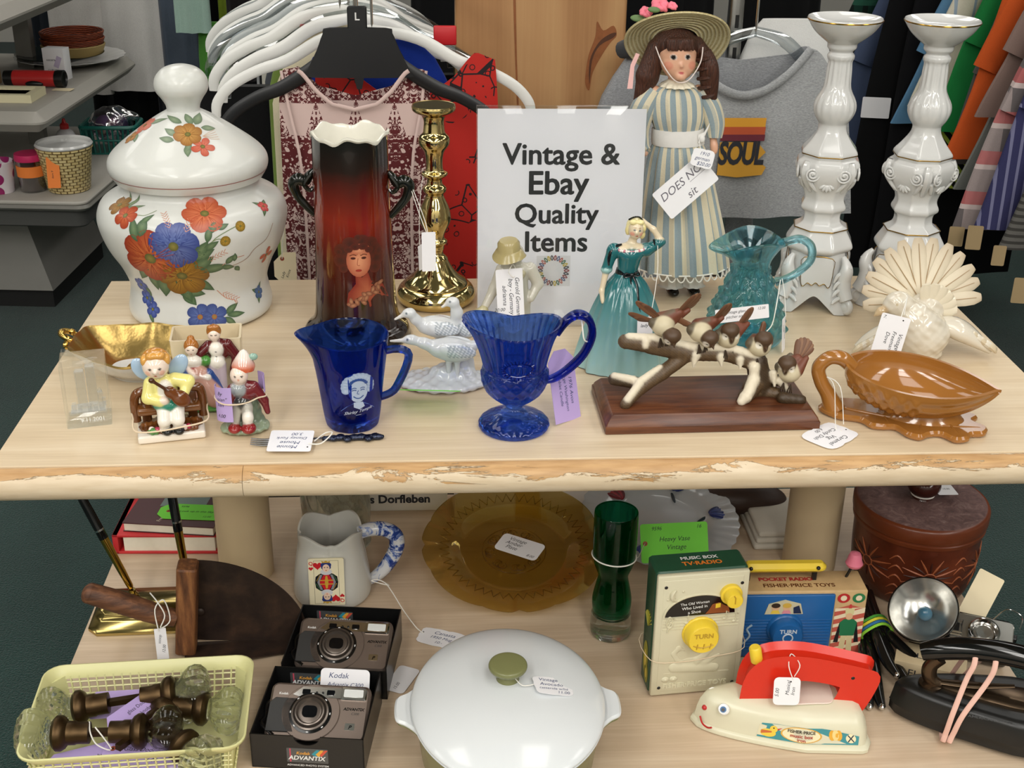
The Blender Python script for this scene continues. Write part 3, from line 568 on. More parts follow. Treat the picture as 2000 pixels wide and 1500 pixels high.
STRP.p(col=STRP.mix(STRP.math('MULTIPLY_ADD', ns, .25, -.05), STRP.ramp(s1, [(0., '#84969e'), (.5, '#d2c8ad')], 'CONSTANT'), '#c8c4b0'), rough=.9, sheen=.2).bump(ns, .0006); STRP = STRP.m
def gown(rows, n=120, folds=14, f0=.0, f1=.12, ns=19, z0=None):
    """rows (z, rx, ry, cy) top to bottom; folds deepen downward"""
    R = cr(rows, 6); m = len(R); th = np.arange(n) * 2 * PI / n; V = np.zeros((m, n, 3)); U = np.zeros((m, n, 3))
    for i, (z, rx, ry, cy) in enumerate(R):
        k = i / (m - 1); a = (f0 + (f1 - f0) * k) * (np.sin(folds * th + 1.5 * np.sin(2 * th)) * .6 + .4 * np.sin((folds * 2 - 3) * th + 1.))
        V[i] = np.c_[rx * (1 + a) * np.sin(th), cy - ry * (1 + a) * np.cos(th), np.full(n, z)]; U[i, :, 0] = th / (2 * PI) * ns; U[i, :, 1] = z
    U[:, -1, 0] = ns
    return V.reshape(-1, 3), gridf(m, n, False, True), U.reshape(-1, 3)
mb = MB(); mb.X = SHR
mb.add(gown([(292, 13, 12, 2), (284, 30, 17, 1), (272, 37, 21, -1), (250, 37, 23, -2), (232, 32, 21, -1), (222, 29, 19, 0)], folds=9, f0=.03, f1=.07, ns=16), STRP)
mb.add(gown([(224, 29, 19, 0), (214, 33, 22, 0), (190, 41, 29, 0), (130, 53, 40, 0), (80, 62, 48, 0), (43, 66, 52, 0)], folds=12, f0=.06, f1=.11, ns=21), STRP)
for P, r in (([(-30, 2, 282), (-44, 0, 262), (-54, -2, 236), (-52, -12, 214), (-48, -20, 206)], [13, 16, 16, 11, 8]), ([(30, 2, 282), (42, 0, 262), (48, -2, 240), (48, -6, 220)], [13, 16, 15, 10])):
    V, F, U = tube(P, r, 20, 6); U[:, 0] = np.floor(U[:, 0] / (2 * PI) * 40) / 40 * 7; mb.add((V, F, U), STRP)
dr = mb.build('dress', dl)
LACE = M('cream lace', '#e6dec8', .85, (300., .15, .4)); mb = MB(); mb.X = SHR
mb.add(lathe([(10, 297), (15, 294), (21, 290), (22, 288), (17, 289), (11, 293)], 60, rf=lambda th, z, i: 1 + .1 * np.sin(13 * th) * (z < 292), close=True), LACE, xf((0, 0, 0))); mb.build('lace_collar', dr)
mb = MB(); mb.X = SHR; LW = M('white lace', '#e8e4da', .8)
for k in range(34):
    a = k * 2 * PI / 34; e = a + PI / 34; f = (a + e) / 2; pt = lambda q, z, s: (66 * s * math.sin(q), -52 * s * math.cos(q), z)
    mb.add(tube([pt(a - PI / 34, 44, 1.02), pt(a - PI / 60, 37.5, 1.03), pt(a, 35, 1.03), pt(a + PI / 60, 37.5, 1.03), pt(a + PI / 34, 44, 1.02)], 1.0, 6, 3), LW)
mb.add(tube([(67 * math.sin(q), -53 * math.cos(q), 44) for q in np.linspace(0, 2 * PI, 60)[:-1]], 1.1, 6, 0, True), LW); mb.build('lace_hem', dr)
mb = MB(); mb.X = SHR; SASH = M('white organza', '#e2e0dc', .6, (120., .06, .3)); mb.add(lathe([(35.5, 212), (36, 216), (35.5, 224), (34.5, 233), (32.5, 233), (33, 212)], 60, close=True), SASH, xf((0, 0, 0), (0, 0, 0), (1, .68, 1)))
mb.add(sheet([[(22, -20, 228), (22, -20, 216)], [(30, -22, 232), (28, -23, 222)], [(38, -20, 243), (35, -22, 237)]], 1.), SASH); mb.add(ell((27, -22, 223), (4, 3, 5)), SASH); mb.build('sash', dr)
mb = MB(); PAN = M('white cotton', '#dedad2', .9, (200., .06, .4))
for x in (-14, 16): mb.add(gown([(60, 14, 13, 0), (34, 17, 16, 0), (16, 15, 15, 0), (12, 18, 18, 0)], 40, 7, .04, .1, 4), PAN, SHR @ xf((x, 0, 0)))
mb.build('pantaloon', dl)
SHOE = M('black patent leather', '#15120f', .2)
for x in (-14, 16): MB().add(blob([('e', '#000000', (x, -8, 6), (8, 15, 6)), ('e', '#000000', (x, 2, 8), (7.5, 9, 8))], h=1.4, k=3)[:2], SHOE).build('shoe', dl)
tag('card', 'large white card reading does not sit pinned across the striped doll skirt', (.7805, .417, .9715), (82, 0, 4), 80, 43, lines=(('DOES', 15, -16, 3), ('NOT', 15, 24, 4), ('sit', 15, 2, -16), ('______', 9, 22, 2)), roll=40, ink=M('pencil', '#6a6670', .8), cat='card')
tag('price_tag', 'small scalloped 1910 german price tag tied to the doll sash', (.7985, .411, 1.0105), (80, 0, 4), 30, 24, 'scallop', lines=(('1910', 6.5, 1, 4), ('german', 6.5, 0, -2.5), ('$20.00', 6.5, 3, -9)), roll=-14, ink=INKB, string=[(.7975, .443, 1.022), (.7965, .43, 1.03), (.796, .416, 1.021)])
# ---------------------------------------------------------------- white porcelain candlesticks
PORC = M('white porcelain', '#d0d0ce', .1, coat=.3); GOLDL = M('gold line', '#8a6a2a', .25, metal=1.); WP = painted('figurine glaze', .12, coat=.3); MATTE = painted('matte painted resin', .5)
def sq(th, cut=1.42):
    c, s = np.abs(np.cos(th)), np.abs(np.sin(th)); return np.minimum(1 / np.maximum(c, s), cut / (c + s))
def make_candlestick():
    o = thing('porcelain_candlestick', 'x', 'candlestick', (0, 0, 0), group='white porcelain candlesticks')
    def rf(th, z, i):
        k = min(max((244 - z) / 10, 0), 1); g = 1 + 0 * th
        if 255 < z < 292: g = g + .05 * np.abs(np.sin(8 * th)) * math.sin((z - 255) / 37 * PI)
        if 292 <= z < 335: g = g + .05 * np.cos(14 * th) * math.sin((z - 292) / 43 * PI)
        return g * (1 - k) + sq(th) * k
    P = cr([(26, 74), (36, 78), (42.5, 84), (43.2, 89), (40, 96), (34, 107), (34.4, 110), (32, 112), (25, 117), (23, 124), (24, 131), (28, 135), (28.5, 140), (26, 146), (25.5, 152), (29, 163), (37, 178), (40, 190), (39, 200), (33.5, 205), (34.8, 209), (34.5, 214), (27, 224), (19.5, 236), (18, 246), (19.5, 250), (23.5, 256), (26.2, 266), (25, 277), (19.5, 289), (16.4, 300), (15.3, 318), (15, 327), (16.8, 331), (17, 335), (14.5, 338), (14.6, 340), (18.2, 344), (18.6, 349), (22, 352), (31, 359), (39, 367), (46.2, 378)], 3)
    b = MB(); b.add(lathe(np.r_[[(0, 74)], P, [(46.6, 380), (45.8, 381.5), (42, 379), (30, 374), (10, 373), (0, 373)]], 80, rf=rf), PORC)
    # scrolls and shells on the square block
    for q in range(4):
        X = xf((0, 0, 0), (0, 0, 90 * q))
        for sx in (-1, 1):
            a = np.linspace(0, 4.2 * PI, 40); r = 1.6 + a * .62; b.add(tube(np.c_[sx * (20 - r * np.cos(a)), -38.5 - (r - 9) * -.12, 188 + r * np.sin(a)], np.linspace(1.8, 1.2, 40), 8), PORC, X)
            b.add(ell((sx * 20, -38.6, 188), (2.2, 2, 2.2), 10, 6), PORC, X); b.add(tube([(sx * 25, -34, 181), (sx * 20, -32, 173), (sx * 13, -28, 165), (sx * 8, -26, 166)], [3, 3, 2.4, 2.4], 8, 4), PORC, X)
            b.add(tube([(sx * 28, -28, 203), (sx * 29, -29, 190), (sx * 25, -25, 176), (sx * 19, -20, 162)], [4, 7, 6, 3], 8, 4), PORC, X)
        for k in range(5): a = -.9 + .45 * k; b.add(ell((6.5 * math.sin(a), -33, 176 - 7 * math.cos(a) * .9), (2.6, 3, 6), 10, 8, (0, -math.degrees(a), 0)), PORC, X)
    b.build('stem', o)
    # arched foot with four scroll legs
    n, m = 128, 16; th = np.arange(n) * 2 * PI / n; c4 = .5 - .5 * np.cos(4 * th); c4 = c4 ** .8; R = []
    for j in range(m):
        v = j / (m - 1); zl = .5 + 21 * np.clip(1 - c4 * 1.25, 0, 1) ** .7; z = zl + (84 - zl) * v; kz = np.clip(1 - z / 84, 0, 1)
        r = 34.5 * sq(th, 1.5) * (1 + .12 * kz) + c4 ** 2.4 * (20 * kz ** 1.6 + 2. * np.sin(kz * 9)); R.append(np.c_[r * np.sin(th), -r * np.cos(th), z])
    I = [np.c_[q[:, 0] * .9, q[:, 1] * .9, q[:, 2]] for q in R[::-1]]; L = np.array(R + I).transpose(1, 0, 2); b = MB(); b.add((L.reshape(-1, 3), gridf(n, 2 * m, True, True)), PORC)
    for q in range(4):
        X = xf((0, 0, 0), (0, 0, 45 + 90 * q))
        a = np.linspace(0, 3.2 * PI, 30); r = 2 + a * .85; b.add(tube(np.c_[0 * a, -60 - r * np.cos(a), 11 + r * np.sin(a)], 4.5, 10), PORC, X); b.add(ell((0, -60, 11), (5.5, 9, 9)), PORC, X)
        b.add(tube([(0, -46, 78), (0, -52, 70), (0, -54, 60), (0, -51, 46), (0, -53, 32), (0, -60, 20)], [3, 6, 9, 10, 10, 9], 10, 5), PORC, X); b.add(tube([(0, -52, 64), (0, -57, 66), (0, -60, 68)], [6, 5, 3], 8, 4), PORC, X)
        for sx in (-1, 1):
            for k in range(4): b.add(tube([(sx * 4, -52 - k, 58 - 11 * k), (sx * (10 + k), -49 - k, 54 - 11 * k), (sx * (13 + 2 * k), -46 - k * 2, 44 - 9 * k)], [2.6, 2.8, 1.2], 8, 4), PORC, X)
        X = xf((0, -1.6, 0)) if 0 else xf((0, 0, 0), (0, 0, 90 * q)) @ xf((0, -1.3, 0), (0, 0, 0), (.84, 1, 1)); O = [(-22, 76), (22, 76), (25, 60), (23, 40), (19, 36), (13, 41), (6, 38), (0, 42), (-6, 38), (-13, 41), (-19, 36), (-23, 40), (-25, 60)]
        y = lambda z: -35.6 - 4.2 * (1 - z / 84) - .6
        V, F = prism(O, 1.2, .4); b.add((np.c_[V[:, 0], [y(z) - w + .4 for z, w in zip(V[:, 1], V[:, 2])], V[:, 1]], F), PORC, X)
        b.add(tube([(x, y(z) - .9, z) for x, z in cr(O, 3, True)], .55, 6, 0, True), GOLDL, X)
    b.build('scroll_foot', o)
    for z, r in ((209.8, 34.95), (110.4, 34.7)): b = MB(); b.add(tube([(r * s * math.sin(a), -r * s * math.cos(a), z) for a in np.linspace(0, 2 * PI, 97)[:-1] for s in [float(sq(np.array(a)))]], .75, 6, 0, True), GOLDL); b.build('gilt_line', o)
    b = MB(); b.add(tube([(46.4 * math.sin(a), -46.4 * math.cos(a), 379) for a in np.linspace(0, 2 * PI, 73)[:-1]], .9, 6, 0, True), M('bright gold rim', '#c49a40', .15, metal=1.)); b.build('gilt_line', o)
    return o
cs = make_candlestick(); cs.location = (.9735, .446, Z0); cs.rotation_euler.z = math.radians(-14); cs['label'] = 'white porcelain candlestick nearer the centre, behind the aqua glass pitcher'
dup(cs, (1.093, .432, Z0), -52, 'white porcelain candlestick furthest right, behind the white dove figurine')

# ---------------------------------------------------------------- aqua thumbprint pitcher
def glass(name, col, rough=0., ior=1.48, clear=.45):
    """tinted glass: refracting body with a share of straight see-through"""
    if name in MATS: return MATS[name]
    t = NT(name); t.p(col=lin(col), rough=rough, trans=1., ior=ior); tr = t.n('BsdfTransparent', {'Color': lin(col)}); mx = t.n('MixShader', {0: clear, 1: t.b, 2: tr}); t.t.links.new(mx.outputs[0], t.out.inputs[0]); MATS[name] = t.m; return t.m
AQ = glass('aqua glass', '#b4e4ee', clear=.35)
aq = thing('glass_pitcher', 'aqua blue thumbprint glass pitcher with a ruffled lip', 'pitcher', (.8497, .3151, Z0), 0)
AP = cr([(30, 0), (44, 2), (48, 9), (47.5, 22), (44, 38), (38, 56), (31, 74), (25, 90), (23, 100), (24.5, 108), (29, 116), (35, 124), (40, 130)], 7)
def aqr(th, z, i):
    g = 1 + 0 * th
    if i < len(AP) and 8 < z < 100:
        row = (z - 10) / 16.; k = int(row); f = row - k; n = 14; g = g + .17 * np.clip(np.cos(n * th + (PI if k % 2 else 0)) * .5 + .75 * math.sin(f * PI) - .45, 0, 1) * math.sin(f * PI) ** .5
    if z > 104: w = min((z - 104) / 26, 1); g = g + w * (.34 * np.exp(-((th - 1.5 * PI + .1) / .55) ** 2) + .04 * np.cos(3 * th))
    return g
aqz = lambda th, r, i: (0. if not (len(AP) - 18 < i < len(AP) + 24) else min(max((np.append(AP[:, 1], np.r_[np.full(60, 130.)])[i] - 100) / 30, 0), 1)) * (7 * np.cos(2 * th) + 4 * np.sin(th) + 3)
mb = MB(); inner = [(38.5, 131), (34, 125.5), (28, 118), (22.5, 109), (20.5, 100), (22.5, 91), (28, 75), (35, 57), (41, 38), (43, 20), (38, 8), (0, 7)]
mb.add(lathe(np.r_[[(0, 2)], AP, inner], 112, rf=lambda th, z, i: aqr(th, z, i - 1), zf=lambda th, r, i: (7 * np.cos(2 * th) + 4 * np.sin(th) + 2) * min(max((r - 23.5) / 15, 0), 1) * (1 if 40 < i < len(AP) + 5 else 0)), AQ); mb.build('pitcher_body', aq)
MB().add(tube([(32, -2, 128), (42, -3, 132), (58, -3, 135), (72, -3, 126), (74, -3, 108), (60, -3, 92), (44, -2, 82), (33, 0, 78)], [6, 5.5, 5.3, 5.3, 5.2, 5, 5, 6], 14, 6), AQ).build('handle', aq)
tag('price_tag', 'torn white paper tag lying across the front of the aqua pitcher', (.8295, .258, .858), (80, 0, 3), 67, 17, lines=(('vintage glass', 5, -8, 2), ('pitcher aqua', 5, -8, -4), ('12.00', 4.5, 24, 3)), roll=5, string=[(.886, .305, .884), (.872, .262, .868), (.868, .257, .845), (.861, .254, .836)], sr=.7)
tag('price_tag', 'narrow white tag hanging from the aqua pitcher handle seen edge on', (.8865, .268, .826), (85, 0, 62), 15, 44, lines=(('glass', 5, 0, 8, 90), ('pitcher', 5, 5, 0, 90)), string=[(.888, .305, .886), (.889, .29, .87), (.888, .272, .848)])

# ---------------------------------------------------------------- boy figurine
by = thing('boy_figurine', 'grey white glazed boy figurine in a khaki hat', 'figurine', (.5588, .3132, Z0), 4)
gw, gh, gs = '#b9b6a8', '#8a7a52', '#c6c2b4'
mb = MB(); V, F, c = blob([('e', gs, (0, 0, 3), (27, 22, 6)), ('c', gw, (-8, 0, 6), (-9, 0, 52), 8, 9), ('c', gw, (9, 0, 6), (7, 0, 52), 8, 9), ('e', gw, (-1, 0, 58), (18, 13, 14)), ('c', gw, (-2, 0, 60), (-3, 0, 95), 16, 14), ('e', gs, (-3, -1, 98), (20, 11, 9)), ('c', gs, (-20, 0, 98), (-30, -3, 74), 8, 6.5), ('c', gs, (-30, -3, 74), (-44, -10, 50), 6.5, 4.5),
    ('c', gs, (15, 0, 98), (25, 0, 78), 8, 7), ('c', gs, (25, 0, 78), (15, -8, 62), 6.5, 5), ('c', gs, (-4, -1, 103), (-4, -2, 112), 6, 6), ('e', gs, (-5, -4, 119), (11.5, 11.5, 13)), ('e', gs, (-5, -15.2, 117), (2, 2.4, 2.6)), ('c', '#b0a988', (-12, -14, 96), (-6, -15, 82), 3.5, 2.5), ('c', '#b0a988', (4, -13, 96), (-4, -15, 84), 3.5, 2.5)], h=1.3, k=3.,
    paint=[((-9.5, -14, 121), (1.7, 2.5, 1.), '#6f6a5c'), ((-1, -14.6, 121), (1.7, 2.5, 1.), '#6f6a5c'), ((-5, -15.5, 112), (2.6, 2, .9), '#a88f80'), ((-5, -12, 127), (12, 6, 2.5), '#b5ab90')])
mb.add((V, F), WP, col=c); mb.build('figure', by)
mb = MB(); mb.add(lathe([(0, 141), (9, 141), (12, 138.5), (13, 129), (15, 127), (20, 121), (20.8, 121), (16, 128.5), (14, 131), (13.6, 139), (11, 142.5), (0, 143)], 40, zf=lambda th, r, i: 1.8 * np.sin(2 * th) * (r > 14)), M('khaki glaze', '#a89a6a', .2), xf((-5, -3, 0), (6, -4, 0))); mb.build('hat', by)
mb = MB(); V, F, c = blob([('c', '#b5ad86', (-44, -12, 50), (-62, -14, 40), 6, 5), ('c', '#a39a70', (-62, -14, 40), (-74, -12, 30), 5, 2), ('c', '#b5ad86', (-50, -14, 42), (-66, -16, 28), 4, 2)], h=1.2); mb.add((V, F), WP, col=c); mb.build('fish', by)
tag('price_tag', 'white tag with slanted black writing hung round the neck of the boy figurine', (.5475, .288, .8755), (86, 0, 4), 62, 33, lines=(('Gerold German', 7.5, 4, 7), ('boy - Germany', 7.5, 4, -1), ('adrianna', 7.5, 2, -9), ('20.00', 6, 22, -14, 90)), roll=-87, string=[(.545, .2835, .905), (.5505, .291, .912), (.555, .297, .9), (.551, .286, .897), (.545, .2835, .904)], sr=.6)

# ---------------------------------------------------------------- lady in the teal gown
ld = thing('lady_figurine', 'blonde lady figurine in a teal ball gown with one hand behind her head', 'figurine', (.6839, .2491, Z0), 3)
mb = MB(); V, F, U = gown([(120, 12.5, 10, 0), (114, 15, 13, 0), (100, 26, 23, 0), (75, 38, 34, 0), (45, 48, 43, 0), (15, 56, 50, 0), (1, 58, 52, 0)], 160, 11, .02, .06)
k = np.clip(V[:, 2:] / 112, 0, 1); mb.add((V, F + [list(range(36 * 160, 37 * 160))][:0], U), WP, col=np.array(lin('#a8cfcb')) * (1 - k) ** 1.5 + np.array(lin('#23686c')) * (1 - (1 - k) ** 1.5)); mb.build('gown_skirt', ld)
tl, cm = '#22676b', '#dfcfb0'
mb = MB(); V, F, c = blob([('c', tl, (0, 0, 116), (2, -1, 138), 11.5, 15), ('e', tl, (2, -3, 141), (16.5, 12.5, 9)), ('e', cm, (2, -2, 148), (17, 9.5, 5)), ('c', cm, (3, 0, 150), (6, -1, 161), 5.5, 4.6), ('e', cm, (7, -4, 170), (9, 9.5, 11.5)), ('e', cm, (6, -13, 168.5), (1.6, 2, 2)), ('e', tl, (-17, -1, 144), (8.5, 8.5, 9)), ('c', tl, (-19, -1, 142), (-25, -3, 124), 7, 6), ('e', '#8fb8b4', (-25.5, -3.5, 121), (7, 7, 4)),
    ('c', cm, (-26, -4, 119), (-31, -8, 96), 4, 3), ('c', cm, (-31, -8, 96), (-30, -13, 84), 3.2, 2.4), ('e', tl, (20, -1, 144), (9, 8.5, 8.5)), ('c', tl, (22, -1, 143), (34, -1, 151), 7, 6.5), ('e', tl, (37, -1, 153), (7.5, 6.5, 5)), ('c', cm, (38, -1, 155), (29, 1, 168), 4.2, 3.4), ('c', cm, (29, 1, 168), (17, 4, 177), 3.3, 3), ('e', cm, (14, 4, 177), (5, 3, 4))], h=1.1, k=2.5,
    paint=[((3.8, -13, 172), (1.6, 2, 1.), '#4a5a66'), ((10, -13, 171), (1.6, 2, 1.), '#4a5a66'), ((7, -13.5, 164), (2.3, 2, 1.3), '#c05048'), ((1.5, -11, 167), (3, 4, 2.6), '#eaa890'), ((12.5, -11, 166), (3, 4, 2.6), '#eaa890'), ((3.6, -13, 174.6), (2.4, 2, .6), '#a07850'), ((10.5, -13, 173.6), (2.4, 2, .6), '#a07850')] + [((2 + 15 * math.sin(a), -2 - 10 * math.cos(a), 145 + 2 * abs(a)), (2, 2.4, 1.6), '#c88') for a in ()])
mb.add((V, F), WP, col=c)
for a in np.linspace(-2.2, 2.2, 30): mb.add(ell((2 + 17 * math.sin(a), -2.2 - 10.8 * math.cos(a), 145.5 + .9 * abs(a)), (2, 1.6, 1.9), 8, 6), WP, col='#ece6e0' if int(a * 7) % 3 else '#c8808c')
mb.build('torso', ld)
mb = MB(); V, F, c = blob([('e', '#eadfa8', (7.5, 2, 173), (11, 10, 11)), ('s', '#eadfa8', (7, -10, 168), (8.2, 8, 10)), ('e', '#e4d596', (15.5, 0, 163), (4, 5, 6)), ('e', '#e4d596', (-1.5, 0, 168), (3.4, 4, 6)), ('e', '#e9dca0', (3, -7.5, 180), (5, 4, 3.4)), ('e', '#e9dca0', (11, -7.5, 179.5), (5, 4, 3.4)), ('e', '#e4d596', (16, -3, 171), (3.5, 4, 5))], h=1.1, k=1.6); mb.add((V, F), WP, col=c)
mb.add(tube([(-1, 0, 181), (4, -4, 185), (10, -4, 185), (15, 0, 180)], 1.1, 6, 4), M('black glaze', '#14181a', .12)); mb.build('hair', ld)
BKG = MATS['black glaze']; mb = MB(); mb.add(lathe([(12.6, 113), (14.2, 116), (13, 121), (11, 121), (11, 113)], 40, close=True), BKG, xf((0, 0, 0), (0, 0, 0), (1, .85, 1)))
for P, r in (([(3, -13, 117), (-4, -15, 120), (-6, -14, 115), (3, -14, 117)], 1.7), ([(3, -13, 117), (10, -14, 121), (12, -13, 116), (4, -14, 117)], 1.7), ([(2, -13.5, 117), (2, -18, 104), (5, -23, 95), (3, -26, 84)], 1.9), ([(4, -13.5, 117), (9, -18, 106), (10, -25, 92), (13, -31, 72)], 1.9)): mb.add(tube(P, r, 8, 5, flat=.6), BKG)
mb.add(ell((3, -14, 117), (3, 2.5, 3)), BKG); mb.add(tube([(-9, -6, 153), (-15, -5, 150), (-22, -7, 144), (-24, -7, 134), (-24, -9, 128)], [1, 2.2, 2, 2, 1], 8, 5), BKG); mb.add(tube([(31, -6, 146), (30, -6, 152), (29, -3, 157)], 1.3, 6, 4), BKG); mb.build('black_ribbon', ld)
tag('price_tag', 'small white tag on a long thread from the lady figurine sleeve', (.701, .2, .8575), (85, 0, 10), 19, 40, 'round', lines=(('6.00', 6, 0, -14), ('lady', 6, -1, 8)), string=[(.7175, .243, .951), (.716, .225, .925), (.7085, .203, .89), (.7025, .199, .8735)])

# ---------------------------------------------------------------- three geese
ge = thing('goose_figurine', 'white porcelain group of three geese on an oval mound', 'figurine', (.4671, .1925, Z0), 0)
w_, gy = '#cfd1d1', '#7d8a94'
mb = MB(); V, F, c = blob([('e', w_, (-2, 0, 4), (54, 34, 8)), ('e', w_, (8, 2, 12), (28, 16, 12)), ('e', w_, (18, 6, 22), (16, 10, 16))], h=1.7, k=6, disp=lambda G: 1.2 * np.sin(G[..., 0] * .35) * np.sin(G[..., 1] * .4 + 1)); mb.add((V, F), WP, col=c); mb.build('mound', ge)
def goose(body, r, neck, head, beak, tail, wing, legs=()):
    pr = [('e', w_, body, r, (0, 8, 0)), ('c', w_, (body[0] + r[0] * .6, body[1], body[2]), tail, r[2] * .6, 3)]
    for a, b2, ra, rb in neck: pr.append(('c', w_, a, b2, ra, rb))
    pr += [('e', w_, head, (7, 5.5, 5.5)), ('c', '#d9d6d0', (head[0] - 4, head[1], head[2] - 1), beak, 3, 1.4)]
    for sg in (-1, 1): pr.append(('e', '#dfe2e3', (wing[0], body[1] + sg * (r[1] * .8), wing[2]), (r[0] * .75, 4, r[2] * .62), (0, 12, 0)))
    for l in legs: pr.append(('c', w_, (l[0], l[1], body[2] - 6), l, 4, 2.5))
    V, F, c = blob(pr, h=1.25, k=4, paint=[((head[0] - 3, head[1] - 5, head[2] + 1.5), (1.3, 2, 1.3), '#5a6468')]); m = np.abs(V[:, 0] - wing[0] - 5) / (r[0] * .7); q = (m < 1) & (V[:, 2] > wing[2] - 8) & (V[:, 2] < wing[2] + 8) & (V[:, 1] < body[1] - r[1] * .7)
    s = (np.sin(V[:, 0] * 1.4 + V[:, 2] * .6) * np.sin(V[:, 2] * 1.2) > -.1); c = np.where((q & s)[:, None], c * .35 + np.array(lin(gy)) * .65, c)
    b = MB(); b.add((V, F), WP, col=c); b.build('goose', ge)
goose((-8, 14, 66), (24, 13, 13), [((-24, 12, 68), (-34, 8, 78), 8, 5.5), ((-34, 8, 78), (-39, 6, 86), 5.5, 5)], (-41, 5, 87), (-57, 3, 80), (24, 18, 74), (0, 14, 68), ((-8, 14, 30),))
goose((20, 22, 62), (20, 13, 15), [((14, 18, 68), (14, 12, 84), 9, 6.5), ((14, 12, 84), (11, 10, 96), 6.5, 5.5)], (9, 9, 99), (-3, 7, 93), (44, 28, 60), (24, 22, 64), ((18, 20, 26),))
goose((8, -10, 47), (27, 14, 14), [((-10, -12, 50), (-24, -14, 57), 9, 6), ((-24, -14, 57), (-36, -14, 61), 6, 5.2)], (-40, -14, 62), (-62, -16, 61), (46, -6, 58), (16, -10, 50), ((4, -10, 10), (14, -10, 10)))

# ---------------------------------------------------------------- cobalt mug with a child's portrait
CB = glass('cobalt glass', '#4a74d6'); CBD = glass('dark cobalt glass', '#6f94e2', clear=.4); FROST = M('white transfer print', '#aebccd', .5)
mg = thing('cobalt_mug', 'cobalt blue glass jug with a white printed portrait of a smiling child', 'jug', (.3644, .0931, Z0))
MS = Surf([(27, 0), (28.5, 2), (31, 16), (34.5, 46), (38.5, 76), (42, 104)])
mp = cr([(27, 0), (28.5, 2), (31, 16), (34.5, 46), (38.5, 76), (42, 102)], 6)
def mrf(th, z, i): k = min(max((z - 66) / 38, 0), 1); return 1 + .012 * np.cos(9 * th) * (1 - k) + k * k * .36 * np.exp(-((th - 1.5 * PI - .1) / .42) ** 2)
mb = MB(); mb.add(lathe(np.r_[[(0, 1)], mp, [(42.3, 104.5), (41, 105.5), (39.8, 103), (36, 76), (32, 46), (29, 18), (26, 12), (0, 11)]], 96, rf=mrf, zf=lambda th, r, i: (3.5 * np.exp(-((th - 1.5 * PI - .1) / .5) ** 2) + 2 * np.cos(th - .3 + PI)) * (1 if 24 < i < 37 else 0)), CB); 
P0, T0 = .28, 56.
def blobby(dx, dy, rx, ry, off=.3, rot=0., c='#b4c0d0'): oval(mb, MS, P0, T0, dx, dy, rx, ry, c, c, off, rot)
W = '#aab9d0'; B = '#2a4a8c'
oval(mb, MS, P0, T0, 0, -1, 10.5, 14, W, W, .3)
for k in range(15):
    a = -.35 + k / 14 * (PI + .7); oval(mb, MS, P0, T0, 14.2 * math.cos(a), 4 + 13.5 * math.sin(a), 4.6, 4, '#bccadb', '#8fa2c4', .34 + .004 * k)
for k in range(9): a = .5 + k / 8 * 2.1; oval(mb, MS, P0, T0, 9.8 * math.cos(a), 4 + 9 * math.sin(a), 2., 1.6, B, B, .42)
for dx in (-4.4, 4.6): stroke(mb, MS, P0, T0, [(dx - 2.6, 2.2), (dx, 3.2), (dx + 2.6, 2.4)], .9, B, .45); stroke(mb, MS, P0, T0, [(dx - 2.3, -.2), (dx, .7), (dx + 2.3, -.1)], 1., B, .45)
stroke(mb, MS, P0, T0, [(0, 0), (-1.2, -4), (1, -4.6)], .7, B, .45); stroke(mb, MS, P0, T0, [(-5.2, -7.2), (-2, -9.6), (2, -9.8), (5.6, -7)], 1.2, B, .45)
fan(mb, MS, P0, T0, np.array([(-5, -15), (5, -15), (7, -21), (1, -24), (-5, -21)]), (0, -19), W, W, .3)
for s in (-1, 1): stroke(mb, MS, P0, T0, [(s * 5, -16), (s * 12, -20), (s * 19, -26)], .6, '#4a68a8', .3)
V, F = text('Shirley Temple', 5.2, 0, .45); mb.add((MS.patch(P0, T0 - 28, V[:, :2] @ np.array([[1, .16], [0, 1]]), .4), F), PNT, col='#c4cedd')
stroke(mb, MS, P0, T0, [(-3, -31), (3, -30.5)], .4, W, .4)
mb.build('jug_body', mg)
MB().add(tube([(33, 0, 84), (46, 0, 87), (58, 0, 86), (63, 0, 80), (60, 0, 66), (52, 0, 48), (46, 0, 38), (38, 0, 33), (29, 0, 30)], 4.6, 8, 2), CB).build('handle', mg)
tag('green_tag', 'green card tag seen nearly edge on behind the cobalt jug handle', (.4475, .133, .8185), (-24, 0, -5), 72, 38, mat=GREENC, string=[(.415, .096, .834), (.412, .105, .834), (.412, .118, .83), (.415, .128, .822)], cat='price tag')

# ---------------------------------------------------------------- footed cobalt creamer
cf = thing('cobalt_creamer', 'footed cobalt blue glass creamer with fluted lip and diamond relief bowl', 'creamer', (.541, .0785, Z0), 0)
CP = cr([(37, 0), (38.5, 2), (38, 6), (34, 10), (24, 15), (15, 18), (10.5, 21), (9, 24), (11, 27), (13, 29), (22, 36), (30, 44), (35, 55), (36, 64), (35.5, 69), (33.5, 72), (34.5, 78), (36.5, 90), (39, 104), (43, 118)], 5); nC = len(CP)
def crf(th, z, i):
    g = 1 + 0 * th
    if i < nC:
        if z < 17: g = g + .018 * np.abs(np.sin(10 * th)) * (z > 3)
        elif 30 < z < 69: g = g + .05 * np.maximum(np.abs(np.sin(8 * (th + z * .026))), np.abs(np.sin(8 * (th - z * .026)))) ** 6 - .02
        elif z > 73: g = g + .022 * np.cos(34 * th)
    if z > 74: k = ((z - 74) / 44) ** 1.5; e = np.abs(np.sin(th)); g = g * (1 + k * (.30 * e ** 2 * (np.sin(th) < 0) + .16 * e ** 2 * (np.sin(th) > 0) - .16 * (1 - e) ** 1.2))
    return g
